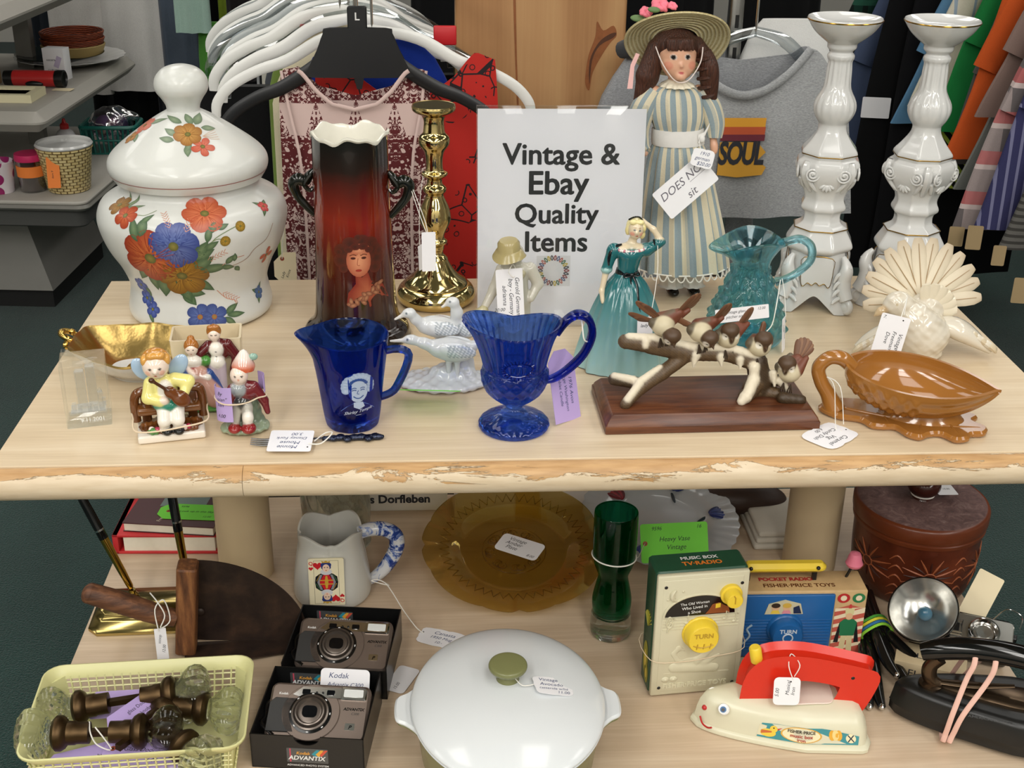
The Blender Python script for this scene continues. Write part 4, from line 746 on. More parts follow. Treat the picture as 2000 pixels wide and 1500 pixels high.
crz = lambda th, r, i: (9 * np.maximum(0, -np.sin(th)) ** 1.5 + 5 * np.maximum(0, np.sin(th)) ** 2 - 4 * np.cos(th) ** 2) * (0 if i < nC - 20 else min((i - nC + 20) / 20, 1) if i < nC else [1, 1, .7, .4, .1, 0, 0, 0, 0, 0, 0, 0][min(i - nC, 11)])
mb = MB(); mb.add(lathe(np.r_[[(0, 4)], CP, [(42.5, 120), (40.5, 119), (36.5, 104), (33.5, 90), (31, 74), (32, 66), (31, 56), (26, 45), (14, 38), (0, 36)]], 136, rf=lambda th, z, i: crf(th, z, i - 1), zf=lambda th, r, i: crz(th, r, i - 1)), CBD)
KS = Surf(CP, 0); tt = KS.L[np.argmin(np.abs(CP[:, 1] - 82) + (CP[:, 0] < 20) * 99)]
mb.add(tube(KS.patch(.06, tt, np.c_[15 * np.cos(np.linspace(0, 2 * PI, 33)[:-1]), 8 * np.sin(np.linspace(0, 2 * PI, 33)[:-1])], .8), .9, 6, 0, True), CBD)
for k in range(28):
    a = k * 2 * PI / 28; mb.add(tube(KS.patch(.06, tt, [(15.5 * math.cos(a), 8.5 * math.sin(a)), (19 * math.cos(a), 12 * math.sin(a))], .8), .8, 5), CBD)
for dx in (-8, -5, -2, 1, 4, 7): mb.add(tube(KS.patch(.06, tt, [(dx, -4), (dx, 3)], .6), .5, 5), CBD)
mb.add(tube(KS.patch(.06, tt, [(-10, 4), (0, 6), (9, 4)], .6), .6, 5), CBD)
mb.build('creamer_body', cf)
mb = MB()
for dy in (-3.2, 0, 3.2): mb.add(tube([(44, dy, 110), (54, dy, 124), (66, dy * 1.1, 131), (78, dy * 1.1, 125), (82, dy * 1.1, 108), (74, dy, 86), (58, dy, 68), (44, dy, 58), (34, dy, 55)], [4, 4, 4.2, 4.2, 4.2, 4, 3.8, 3.5, 3], 10, 5), CBD)
mb.build('handle', cf)
tag('price_tag', 'tall lilac tag leaning behind the footed cobalt creamer', (.597, .1, .838), (72, 0, 42), 80, 40, 'clip', LILAC, lines=(('1976 Avon', 7, 6, 8), ('George Washington', 6, 4, 0), ('Goblet Candle', 6, 4, -8)), roll=-96, ink=INKB, string=[(.607, .084, .93), (.6115, .078, .922), (.614, .07, .905), (.624, .085, .9), (.617, .09, .92), (.608, .088, .93)], sr=.8)
def feather(o, d, nrm, L, w, t=.7, tip=.35):
    """flat rounded feather from o along d, its face towards nrm"""
    d = np.array(d, float); d /= np.linalg.norm(d); n = np.array(nrm, float); n -= d * (n @ d); n /= np.linalg.norm(n); e = np.cross(d, n); R = []
    for v, k in ((0, .45), (.2, .7), (.45, .92), (.7, 1.), (.86, .92), (.95, .68), (1., tip)): R.append([np.array(o) + d * L * v + e * w / 2 * k * math.cos(a) + n * t * math.sin(a) * (1.1 - abs(math.cos(a)) * .3) for a in np.linspace(0, 2 * PI, 13)[:-1]])
    return loft(R)
# ---------------------------------------------------------------- birds on a snowy branch
wn = NT('walnut board'); wv = wn.noise(wn.obj((6, 60, 60)), 2.5, 5., .6, .6); wn.p(col=wn.ramp(wv, [(.3, '#3f2013'), (.5, '#5a311c'), (.7, '#6f4226')]), rough=.35)
bf = thing('bird_figurine', 'five small birds perched on a snowy branch over a dark walnut board', 'figurine', (.7567, .1125, Z0), 1.3)
def cham(w, d, c): return [(-w / 2, -d / 2), (w / 2, -d / 2), (w / 2, d / 2 - c), (w / 2 - c, d / 2), (-w / 2 + c, d / 2), (-w / 2, d / 2 - c)]
b = MB(); b.add(prism(rrect(238, 112, 1.5, 2), 9, .6), wn.m); b.add(loft([[(x, y, 9) for x, y in rrect(236, 110, 1.5, 2)], [(x, y, 13) for x, y in rrect(233, 107, 1.5, 2)], [(x, y, 18) for x, y in rrect(225, 99, 1.5, 2)], [(x, y, 20) for x, y in rrect(221, 96, 1.5, 2)]]), wn.m); b.build('walnut_board', bf)
bk, bk2, sn = '#5d4830', '#41301c', '#ded3bc'
def C(col, a, b2, ra, rb): return ('c', col, a, b2, ra, rb)
br = [C(bk, (-92, 4, 84), (-62, 4, 80), 8, 10), C(bk, (-62, 4, 80), (-22, 2, 70), 11, 10), C(bk, (-22, 2, 70), (24, 2, 68), 9, 9), C(bk, (24, 2, 68), (58, 2, 56), 9, 10), C(bk2, (58, 2, 56), (66, 2, 24), 12, 13), C(bk, (66, 0, 24), (44, -10, 22), 9, 7), C(bk, (60, -4, 34), (42, -22, 24), 8, 7),
      C(bk, (-24, 2, 66), (-50, -6, 50), 8, 8), C(bk, (-50, -6, 50), (-76, -18, 38), 8, 7.5), C(bk, (-76, -18, 38), (-94, -30, 24), 7, 6), C(bk2, (-70, -14, 40), (-104, -4, 42), 7, 6.5), C(bk, (66, 0, 20), (80, -8, 22), 9, 7), C(bk2, (84, -24, 24), (104, -26, 22), 7, 6), C(bk, (72, 0, 40), (88, -4, 34), 7, 6), C(bk, (64, 4, 30), (60, 14, 20), 10, 12)]
snw = [C(sn, (-88, 2, 91), (-60, 2, 88), 4, 5), C(sn, (-60, 1, 89), (-22, 0, 79), 5, 4.6), C(sn, (-22, 0, 78), (24, 0, 76), 5, 5), C(sn, (24, 0, 76), (56, 0, 65), 5, 5.5), C(sn, (-14, -5, 70), (-16, -8, 57), 5, 1.6), C(sn, (14, -5, 68), (15, -8, 58), 4.5, 1.4), C(sn, (36, -5, 64), (37, -8, 54), 4.5, 1.4), C(sn, (52, -9, 56), (52, -12, 40), 6, 4), C(sn, (52, -12, 42), (42, -26, 28), 7, 6),
       C(sn, (40, -26, 27), (36, -28, 23), 6.5, 5), C(sn, (76, -6, 46), (77, -11, 33), 4.5, 1.6), C(sn, (84, -8, 38), (92, -12, 28), 5, 3), C(sn, (-54, -7, 57), (-78, -19, 45), 3.2, 4.6), C(sn, (-78, -20, 44), (-92, -30, 29), 4.6, 4.2), C(sn, (-84, -14, 46), (-104, -6, 48), 4.5, 3.5), C(sn, (-70, -3, 87), (-71, -5, 82), 4, 3)]
mb = MB(); V, F, c = blob(br + snw, h=1.5, k=2.2, disp=lambda G: .55 * np.sin(G[..., 0] * .9 + G[..., 2] * .5) * np.sin(G[..., 1] * 1.1 + 1.) * np.sin(G[..., 2] * .8)); c = c * (1 - .3 * (np.sin(V[:, :1] * 1.7 + V[:, 2:] * 2.1) > .4) * (c[:, :1] < .3)); mb.add((V, F), MATTE, col=c); mb.build('snowy_branch', bf)
def bird(p, hd, tail, look, up=0., wing=None):
    p, hd, tail = np.array(p, float), np.array(hd, float), np.array(tail, float); L = np.array(look, float); L /= np.linalg.norm(L); S = np.cross(L, (0, 0, 1.)); S /= np.linalg.norm(S); U = np.cross(S, L)
    cr_, br_, ru, gr = '#c9bd9f', '#4e3824', '#6f3d2a', '#5f5442'
    pr = [('e', cr_, p, (12.5, 12.5, 11.5)), ('c', ru, p + (0, 5, 4), p + (tail - p) * .45, 10, 5), ('e', cr_, hd + L * 1 - U * 3.5, (8.6, 8.6, 7.6)), ('e', br_, hd + U * 1.6, (10.2, 10.2, 8.4), {'k': 1.}), ('c', '#2a1d14', hd + L * 9, hd + L * 13.5 - U * 1, 2.1, .7)]
    for s in (-1, 1): pr.append(('c', gr if s > 0 else ru, p + S * 10 * s + (0, 3, 3), p + S * 9 * s + (tail - p) * .5, 6.5, 3.))
    V, F, c = blob(pr, h=1., k=2.4, paint=[(hd + L * 6 + S * 7.2 * s - U * .5, (3.8, 4.4, 4.2), '#e6dfd0') for s in (-1, 1)] + [(hd + L * 9 + S * 0 - U * 1., (3.4, 4, 7), '#4e3824')] + [(hd + L * 6.8 + S * 6.4 * s + U * .6, 1.2, '#120d09') for s in (-1, 1)])
    b = MB(); b.add((V, F), MATTE, col=c)
    d = tail - p; ln = np.linalg.norm(d); d /= ln; e = np.cross(d, L); e /= np.linalg.norm(e) + 1e-9
    for k in range(-3, 4): b.add(feather(p + d * ln * .3, d + e * k * .13, L + (0, 0, .4), ln * (.78 - .012 * k * k), 7., .6), MATTE, col='#6a4630' if k % 2 else '#805a3e')
    for w in wing or ():
        w = np.array(w, float) - p; lw = np.linalg.norm(w)
        for k in range(4): b.add(feather(p + w * .25 + (k * 1.5 - 2, 0, 2), w + (k * 3.5 - 5, 0, -k * 3.5), L + (0, 0, .3), lw * (.8 - .06 * k), 7.5, .7), MATTE, col='#5c3a26' if k % 2 else '#70492f')
    for s in (-1, 1):
        for k in (-1, 0, 1): b.add(tube([p + S * 4 * s - (0, 0, 9) + L * 6, p + S * (4 * s + k * 2) - (0, 0, 14) + L * 9, p + S * (4 * s + k * 2.4) - (0, 0, 18) + L * 8], .8, 5), MATTE, col='#3a2c1e')
    b.build('bird', bf)
bird((-52, 0, 104), (-44, -12, 96), (-12, 12, 132), (.25, -1, -.95), wing=((-78, -2, 132), (-86, 4, 116)))
bird((-10, -1, 96), (-2, -11, 92), (24, 12, 120), (.4, -1, -.8), wing=((-34, 4, 110),))
bird((22, 0, 88), (22, -5, 98), (52, 22, 110), (.15, -1, -.75)); bird((58, -2, 78), (60, -7, 88), (66, 22, 94), (.2, -1, -.8)); bird((92, -12, 50), (87, -16, 62), (112, 0, 82), (-.6, -1, -.6))

# ---------------------------------------------------------------- white dove
dv = thing('dove_figurine', 'white porcelain dove figurine with fanned tail and spread wings', 'figurine', (1.0575, .262, Z0), -4)
cw, ct = '#dad2c2', '#c8b08c'
mb = MB(); V, F, c = blob([('e', cw, (-2, -4, 30), (36, 34, 30)), ('e', cw, (-10, -14, 44), (26, 20, 24)), ('c', cw, (-14, -8, 56), (-32, -6, 68), 17, 14), ('e', cw, (-36, -6, 71), (16, 13, 13)), ('c', ct, (-47, -8, 66), (-57, -9, 60), 4.5, 3), ('c', ct, (-57, -9, 60), (-64, -10, 54), 3, 1.2), ('e', cw, (8, 20, 52), (24, 18, 22)), ('e', cw, (-4, -2, 6), (34, 28, 8))], h=1.7, k=8, paint=[((-40, -18, 73), (2.4, 3, 2), '#b8a888')], disp=lambda G: .4 * np.sin(G[..., 0] * .5) * np.sin(G[..., 2] * .6))
c = c * (1 - .17 * np.clip(np.sin(V[:, :1] * .23 + V[:, 2:] * .16) * np.sin(V[:, 1:2] * .19 + V[:, 2:] * .31), 0, 1) * [.8, 1, 1.3]); mb.add((V, F), WP, col=c); mb.build('dove_body', dv)
for sx, P, rr in ((-1, [(-22, -4, 40), (-46, -10, 30), (-66, -14, 20), (-80, -16, 12)], [14, 19, 16, 9]), (1, [(20, 0, 42), (42, 0, 36), (62, -4, 26), (86, -10, 10)], [14, 22, 18, 6])):
    b = MB(); b.add(tube(P, rr, 18, 6, flat=.6), WP, col=cw)
    for k in range(7): q = np.array(P[1]) * (1 - k / 8) + np.array(P[3]) * (k / 8); b.add(tube([q + (0, -8, 8), q + (sx * 10, -12, 2), q + (sx * 16, -8, -8 + k * .3)], [3.5, 4.5, 1.5], 8, 4), WP, col=cw if k % 2 else '#cdbfa4')
    b.build('wing', dv)
mb = MB()
for k, a in enumerate(np.linspace(-1.62, 1.45, 13)):
    L = 62 + 12 * math.cos(a * .8); d = np.array([math.sin(a), .38 * math.cos(a), math.cos(a) * .93]); d /= np.linalg.norm(d); o = np.array([4, 26, 58.]) + d * 8 + (0, (k % 2) * 2.5, 0); V, F = feather(o, d, (0, -1, .4), L, 18.5, 1.6, .5); e = np.clip((V - o) @ d / L, 0, 1)[:, None] ** 3
    mb.add((V, F), MATTE, col=np.array(lin('#ddd2ba')) * (1 - e * .5) + np.array(lin('#8a6c48')) * e * .5); mb.add(tube([o + (0, -2.2, 1), o + d * L * .9 + (0, -2.4, 1)], [.7, .4], 5), MATTE, col='#a88c66')
mb.build('fanned_tail', dv)
mb = MB()
for k, a in enumerate(np.linspace(-.2, 1.5, 6)): mb.add(feather((8, 14, 54), (math.sin(a), -.1, math.cos(a)), (0, -1, .2), 36, 17, 2.2, .6), WP, col='#ddd3bd')
mb.build('tail_covert', dv)
tag('price_tag', 'white tag hanging on the breast of the white dove figurine', (.9955, .2, .8505), (78, 0, -6), 52, 35, lines=(('Vintage', 7, 4, 9), ('Freeman', 6.5, 4, 1.5), ('Dove', 6.5, 2, -6), ('7.', 5.5, -20, -13, 90)), roll=-102, hole=(-22, 9), string=[(1.007, .205, .872), (1.018, .225, .884), (1.024, .238, .885), (1.012, .21, .874)], sr=.6)

# ---------------------------------------------------------------- caramel acorn dish
CAR = M('caramel glaze', '#9c672e', .1, (40., .06), coat=.4)
ac = thing('acorn_dish', 'caramel brown glazed acorn shaped dish with a loop stem handle', 'dish', (.985, .0785, Z0), -17)
nS, nA = 70, 48; S = np.linspace(0, 1, nS); A = np.linspace(0, PI, nA); out = np.zeros((nS, nA, 3)); inn = np.zeros((nS, nA, 3)); tl2 = xf((0, 2, 2), (4, 3, 0))
for i, s in enumerate(S):
    x = -82 + 168 * s; w = 51 * math.sin(min(1, s / .42) * PI / 2) ** .48 if s < .42 else 51 * (1 - ((s - .42) / .58) ** 2.2); w = max(w, .6); dp = 44 * (w / 51) ** .7
    for j, a in enumerate(A):
        rel = 0
        if .04 < s < .5: rel = 1.8 * (abs(math.sin(s * 34 + a * 7)) ** 4 + abs(math.sin(s * 34 - a * 7)) ** 4) - .4
        elif s >= .5: rel = 1.1 * math.sin(a * 17)
        e = math.sin(a) ** .6; k = min(1, math.sin(a) * 5); zz = 52 + 6 * (1 - s) - (dp + rel * k) * math.sin(a) ** .85; out[i, j] = (x, -(w + rel * k) * math.cos(a), zz); inn[i, j] = (x * .97, -max(w - 3.5, .2) * math.cos(a), 52 + 6 * (1 - s) - max(dp - 4, .2) * math.sin(a) ** .85)
ring = np.concatenate([out, inn[:, ::-1]], axis=1); b = MB(); b.add((ring.reshape(-1, 3), gridf(nS, 2 * nA, False, True) + [list(range(2 * nA)), list(range((nS - 1) * 2 * nA, nS * 2 * nA))]), CAR, tl2)
b.add(lathe([(0, 4), (34, 4), (30, 9), (26, 18), (0, 18)], 40), CAR, xf((10, 0, 0), (0, 0, 0), (1.5, .85, 1))); b.build('bowl', ac)
O = cr([(-98, 8), (-100, -6), (-80, -22), (-56, -24), (-44, -36), (-30, -36), (-18, -34), (-6, -48), (8, -52), (18, -42), (30, -38), (44, -48), (58, -42), (62, -30), (76, -24), (80, -8), (66, 4), (72, 18), (52, 30), (20, 36), (-20, 34), (-60, 28), (-86, 22)], 5, True)
b = MB(); b.add(prism(O, 8, 2.6, 0), CAR)
for P in ([(-90, 0, 8), (-40, -12, 8.4), (20, -22, 8.4), (72, -14, 7.5)], [(-30, -12, 8), (-24, -32, 7)], [(10, -18, 8), (6, -46, 7)], [(40, -18, 8), (50, -42, 7)]): b.add(tube(P, [1.6] * (len(P) - 1) + [.8], 8, 5), CAR)
b.build('leaf_foot', ac)
MB().add(tube([(-70, 2, 56), (-82, 0, 66), (-96, -2, 66), (-106, -4, 54), (-102, -4, 38), (-92, -4, 22), (-84, -4, 6)], [8, 8.5, 8, 8, 8, 9, 13], 14, 6), CAR).build('stem_handle', ac)
tag('price_tag', 'white scalloped tag lying on the shelf in front of the acorn dish', (.884, .0435, .8008), (0, 0, 0), 58, 45, 'scallop', lines=(('Caramel', 9, 3, 10), ('Vtg', 9, 3, 1), ('Candy Dish', 8, 2, -8), ('6.00', 7, 0, -17)), roll=-140, hole=(-24, 4), string=[(.899, .052, .802), (.894, .058, .803), (.888, .063, .85), (.882, .073, .857), (.892, .055, .853), (.9, .052, .81)], sr=.5)

# ---------------------------------------------------------------- gold lined dish
GOLD = NT('hammered gold'); gn = GOLD.n('TexVoronoi', {0: GOLD.obj(), 'Scale': 260.}).outputs[0]; GOLD.p(col='#c6a765', metal=1., rough=.3).bump(gn, .00012); GOLD = GOLD.m; GOLDS = M('gilded rim', '#cba95c', .12, metal=1.)
gd = thing('gold_dish', 'oval white porcelain dish lined in hammered gold with open loop handles', 'dish', (.1075, .2335, Z0), -4)
sc = lambda th, z, i: 1 + (.045 * np.cos(6 * th) + .02 * np.cos(12 * th)) * min(max((z - 4) / 28, 0), 1); EX = xf((0, 0, 0), (0, 0, 0), (1.24, 1.02, 1))
zw = lambda th, r, i: 5.5 * np.cos(2 * th) * -1 * (1 if i > 9 else 0) * min(1, r / 55)
b = MB(); b.add(lathe(np.r_[cr([(28, 0), (30, 3), (36, 8), (48, 18), (57, 30), (62, 39)], 5), [(60, 37), (44, 17), (34, 8), (0, 4)]], 96, rf=sc, zf=lambda th, r, i: -5 * np.cos(2 * th) * (r / 62) ** 3), PORC, EX); b.build('white_outside', gd)
b = MB(); V, F, U = lathe(np.r_[cr([(0, 6), (24, 6.5), (34, 11), (46, 21), (55, 32), (60.5, 40)], 5), [(62, 41.5), (62.6, 39.5), (60, 36)]], 96, rf=sc, zf=lambda th, r, i: -5 * np.cos(2 * th) * (r / 62) ** 3); b.add((V, F[:-2], U), GOLD, EX); b.build('gold_lining', gd)
for sx in (-1, 1):
    b = MB(); b.add(tube([(sx * 72, -8, 40), (sx * 80, -10, 46), (sx * 88, -6, 49), (sx * 90, 2, 50), (sx * 84, 9, 47), (sx * 74, 9, 42)], [3, 3.6, 3.4, 3.4, 3.6, 3], 10, 5), GOLDS); b.add(tube([(sx * 76, -12, 34), (sx * 82, -14, 38), (sx * 80, -9, 44)], [2, 3.2, 2.4], 8, 4), GOLDS); b.add(ell((sx * 88, -3, 50), 4.2, 12, 8), GOLDS); b.add(ell((sx * 80, 8, 47), 4, 12, 8), GOLDS); b.build('loop_handle', gd)

# ---------------------------------------------------------------- engraved crystal block
CRY = glass('crystal', '#fdffff', 0., 1.5, .7); ENG = M('laser engraving', '#f2f2f2', .8)
bl = thing('crystal_block', 'clear crystal block laser engraved with city towers and a date', 'paperweight', (.0762, .1104, Z0), 13)
MB().add(box(47, 44, 73, 1.6, 1), CRY).build('block', bl)
ET = thinglass('etched haze', '#f2f3f3', .6, .08)
b = MB(); b.add(box(9, 9, 42), ET, xf((-5, 2, 16))); b.add(box(9, 9, 45), ET, xf((6, 6, 16))); b.add(box(5, 5, 20), ET, xf((14, -6, 14))); b.add(lathe([(2.5, 34), (2.5, 36), (0, 39)], 8), ET, xf((14, -6, 0))); b.add(box(36, 22, 1.2), ET, xf((0, 0, 13)))
for x, y, h in ((-14, -8, 10), (-8, -9, 8), (2, -9, 9), (8, -8, 7), (17, 2, 9)): b.add(box(4, 4, h), ET, xf((x, y, 14)))
b.add(text('9.11.2001', 6.4, .01), ENG, xf((4, -16, 4.5), (90, 0, 0))); b.build('engraving', bl)
b = MB(); b.add(loft([[(-10, -12, 0), (10, -16, 0), (12, 12, 0), (-8, 16, 0)], [(-8, -6, 6), (8, -8, 6), (9, 9, 5), (-6, 12, 5)]]), ACR); b.add(sheet([[(-11, -14, 1), (-11, -12, 9)], [(11, -18, 1), (11, -16, 9)]], 1.2), ACR)
o = b.build('plastic_scrap', None, 'small clear plastic piece at the left edge beside the gold dish', loc=(.012, .295, Z0 + .0005)); o['category'] = 'plastic piece'

# ---------------------------------------------------------------- small ceramic figurines on the left
an = thing('cherub_figurine', 'winged cherub playing a violin on a brown wooden bench figurine', 'figurine', (.1715, .0745, Z0), 12)
bw, wt = '#5c3518', '#ece6da'
mb = MB(); mb.add(box(70, 46, 9, 2.5), WP, None, col='#e6ddd0'); V, F, c = blob([('e', bw, (0, 0, 10), (34, 22, 4)), ('c', '#7a4a22', (-26, 0, 10), (26, 2, 10), 5, 5), ('c', '#6a3c1a', (-20, -14, 11), (24, -16, 11), 4, 4), ('e', '#4c8a44', (-18, -18, 12), (6, 4, 4)), ('e', '#dddddd', (0, 0, 8), 3)][:4], h=1.2, k=2, disp=lambda G: .6 * np.sin(G[..., 0] * 1.2)); mb.add((V, F), WP, col=c)
for x, y, cl in ((-14, -18, '#a8284a'), (-20, -16, '#e8d8d0'), (-9, -19, '#e8d8d0'), (18, -17, '#a8284a'), (14, -18, '#e6d6d0'), (-4, -18, '#a8284a')): mb.add(ell((x, y, 13.5), 3.4, 10, 6), WP, col=cl)
mb.build('base', an)
mb = MB(); mb.add(tube([(-35, 12, 12), (-35, 12, 38), (-26, 12, 46), (0, 12, 44), (28, 12, 46), (35, 12, 38), (35, 12, 12)], 5, 10, 5), WP, col='#6b3f1e')
for x in (-24, -8, 8, 24): mb.add(box(10, 7, 34, 2), WP, xf((x, 13, 9)), col='#7a4c26' if x % 3 else '#5c3518')
mb.add(box(66, 20, 8, 2.5), WP, xf((0, 5, 24)), col='#704420'); mb.build('bench', an)
yl, fl = '#e9e08a', '#f0dccb'
mb = MB(); V, F, c = blob([('e', yl, (-4, 2, 52), (15, 12, 17)), ('e', wt, (-2, -7, 52), (8, 6, 13)), ('e', fl, (-9, -3, 81), (14, 13.5, 14)), ('c', yl, (-16, 0, 60), (-20, -6, 46), 7.5, 7), ('c', yl, (-20, -6, 46), (-8, -14, 44), 6.5, 5), ('c', yl, (9, 0, 62), (22, -4, 60), 7.5, 7.5), ('c', yl, (22, -4, 60), (16, -12, 48), 6.5, 5), ('e', fl, (-4, -16, 46), (5, 4, 4)), ('e', fl, (13, -15, 46), (5, 4, 4)), ('e', '#2f7f68', (0, -6, 38), (17, 13, 9)), ('c', wt, (-5, -10, 34), (-6, -20, 24), 8, 7), ('c', wt, (8, -10, 34), (8, -20, 24), 8, 7), ('c', wt, (-6, -20, 24), (-7, -17, 14), 6.5, 5), ('c', wt, (8, -20, 24), (7, -17, 14), 6.5, 5), ('e', '#141414', (-4, -20, 12), (6, 8, 4.5)), ('e', '#141414', (8, -21, 12), (6, 8, 4.5)), ('e', fl, (-10, -17, 79), (2.4, 2.5, 2.4))], h=1.1, k=2.2,
    paint=[((-15, -15, 82), (1.9, 3, 1.2), '#4a3a30'), ((-5, -16, 82), (1.9, 3, 1.2), '#4a3a30'), ((-10, -16, 73.5), (2.2, 3, 1.2), '#b84a44'), ((-17, -12, 77), 3.2, '#eebca6'), ((-3, -14, 77), 3.2, '#eebca6')]); mb.add((V, F), WP, col=c); mb.build('cherub', an)
mb = MB(); V, F, c = blob([('e', '#c88a3e', (-8.5, 1, 86), (15.4, 13.5, 13)), ('s', '#ffffff', (-10, -11, 79), (12.5, 9, 12)), ('e', '#d69c4c', (-12, -8, 94), (6, 5, 4)), ('e', '#d69c4c', (-4, -8, 94), (6, 5, 4)), ('e', '#d8a050', (-20, -4, 88), (4, 6, 6)), ('e', '#d8a050', (3, -4, 88), (4, 6, 6))], h=1.2, k=2); mb.add((V, F), WP, col=c); mb.build('hair', an)
for a, sx in ((30, 1), (-30, -1)): MB().add(ell((6 + 8 * sx + (0 if sx > 0 else -22), 12, 72), (9, 3, 14), rot=(0, a, 0)), WP, col='#a9c3dc').build('wing', an)
mb = MB(); X = xf((4, -18, 55), (60, 40, 0)); V, F, c = blob([('e', '#6a3a1a', (12, 0, 0), (11, 8.5, 3.5)), ('e', '#6a3a1a', (0, 0, 0), (8, 6.5, 3.2)), ('c', '#4a2812', (-4, 0, 1), (-24, 0, 2), 2, 1.8), ('e', '#4a2812', (-25, 0, 2), 3)], h=.9, k=2); mb.add((V, F), WP, X, col=c); mb.build('violin', an)
MB().add(tube([(-38, -4, 22), (-37, -22, 17), (-20, -29, 17), (10, -29, 19), (37, -25, 22), (39, 0, 24), (36, 22, 24), (0, 21, 22), (-36, 20, 22)], .9, 6, 4, True), M('pale rubber band', '#dcc8ac', .6)).build('rubber_band', an)

cp = thing('couple_planter', 'open white and gold planter with a courting couple figurine in front', 'planter', (.2005, .152, Z0), 6)
mb = MB(); b2 = rrect(78, 46, 3, 2); mb.add(loft([[(x * .9, y + 25, 0) for x, y in b2], [(x, y + 25, 74) for x, y in b2], [(x * .94, 25 + y * .88, 74) for x, y in b2], [(x * .86, 25 + y * .84, 12) for x, y in b2]]), M('cream glaze', '#d9c9a8', .15)); mb.build('planter_box', cp)
mb = MB(); V, F, c = blob([('e', '#5a9a48', (2, -18, 3), (36, 14, 5))], h=1.3); mb.add((V, F), WP, col=c); mb.build('grass_base', cp)
gr, rd, bu, pk = '#4a8a3a', '#9a2a2a', '#2a4a8a', '#c89a8a'
mb = MB(); V, F, c = blob([('e', fl, (-14, -14, 71), (7.2, 7.5, 8.2)), ('c', fl, (-14, -12, 64), (-14, -12, 60), 3.5, 4), ('e', wt, (-13, -14, 56), (9, 7, 7)), ('e', gr, (-13, -11, 54), (11, 7, 8)), ('e', rd, (-12, -15, 48), (7, 5.5, 5)), ('e', gr, (-24, -12, 55), (6, 6, 6)), ('e', gr, (0, -12, 55), (6, 6, 6)), ('c', bu, (-22, -14, 46), (-18, -20, 34), 7, 7), ('c', pk, (-8, -16, 40), (8, -22, 14), 11, 12), ('c', bu, (2, -16, 40), (16, -18, 14), 7, 6), ('c', fl, (-24, -14, 52), (-12, -24, 42), 3, 2.6), ('c', wt, (-12, -24, 42), (2, -24, 40), 2.6, 3), ('c', pk, (-14, -18, 36), (-10, -22, 10), 9, 8)], h=1., k=2, paint=[((-17, -21, 72), (1.2, 2, .9), '#3a2a20'), ((-11.5, -21.5, 72), (1.2, 2, .9), '#3a2a20'), ((-14, -22, 67), (1.4, 2, .8), '#b04038')]); mb.add((V, F), WP, col=c); mb.build('lady', cp)
HB3 = '#a86a2c'; mb = MB(); V, F, c = blob([('e', HB3, (-14, -12.5, 74), (8.2, 8, 8)), ('s', HB3, (-14, -22, 70), (6.2, 6, 7)), ('e', HB3, (-14, -10, 82), (4, 4, 3.4))], h=.9, k=1.5); mb.add((V, F), WP, col=c); mb.build('hair', cp)
mr = '#5a1a1c'
mb = MB(); V, F, c = blob([('e', fl, (11, -6, 84), (7.2, 7.5, 8.5)), ('e', wt, (12, -9, 66), (7.5, 6, 9)), ('e', wt, (12, -10, 52), (9, 8, 8)), ('e', mr, (15, -2, 64), (14, 8, 13)), ('c', mr, (4, -5, 70), (-6, -8, 62), 6, 5.5), ('c', mr, (24, -4, 70), (34, -4, 54), 6.5, 5.5), ('c', mr, (34, -4, 54), (30, -10, 42), 5.5, 5), ('c', '#b8a8b0', (8, -10, 48), (6, -18, 20), 6, 4.5), ('c', '#b8a8b0', (16, -10, 48), (17, -16, 20), 6, 4.5), ('c', wt, (6, -18, 20), (6, -18, 8), 4, 3.4), ('c', wt, (17, -16, 20), (18, -17, 8), 4, 3.4), ('e', '#141414', (6, -21, 6), (4, 6, 3.4)), ('e', '#141414', (19, -20, 6), (4, 6, 3.4))], h=1., k=2, paint=[((8.5, -13, 85), (1.2, 2, .9), '#3a2a20'), ((13.5, -13, 85), (1.2, 2, .9), '#3a2a20'), ((11, -14, 79), (1.4, 2, .8), '#b04038'), ((12, -15, 60), (1., 2, 1.), '#222222'), ((12, -15, 66), (1., 2, 1.), '#222222')]); mb.add((V, F), WP, col=c); mb.build('gentleman', cp)
mb = MB(); V, F, c = blob([('e', HB3, (11, -4.5, 87), (8.2, 8, 8)), ('s', HB3, (11, -14, 83), (6.2, 6, 7)), ('e', HB3, (8, -9, 93), (4, 3, 3)), ('e', HB3, (14, -9, 93), (4, 3, 3))], h=.9, k=1.5); mb.add((V, F), WP, col=c); mb.build('hair', cp)

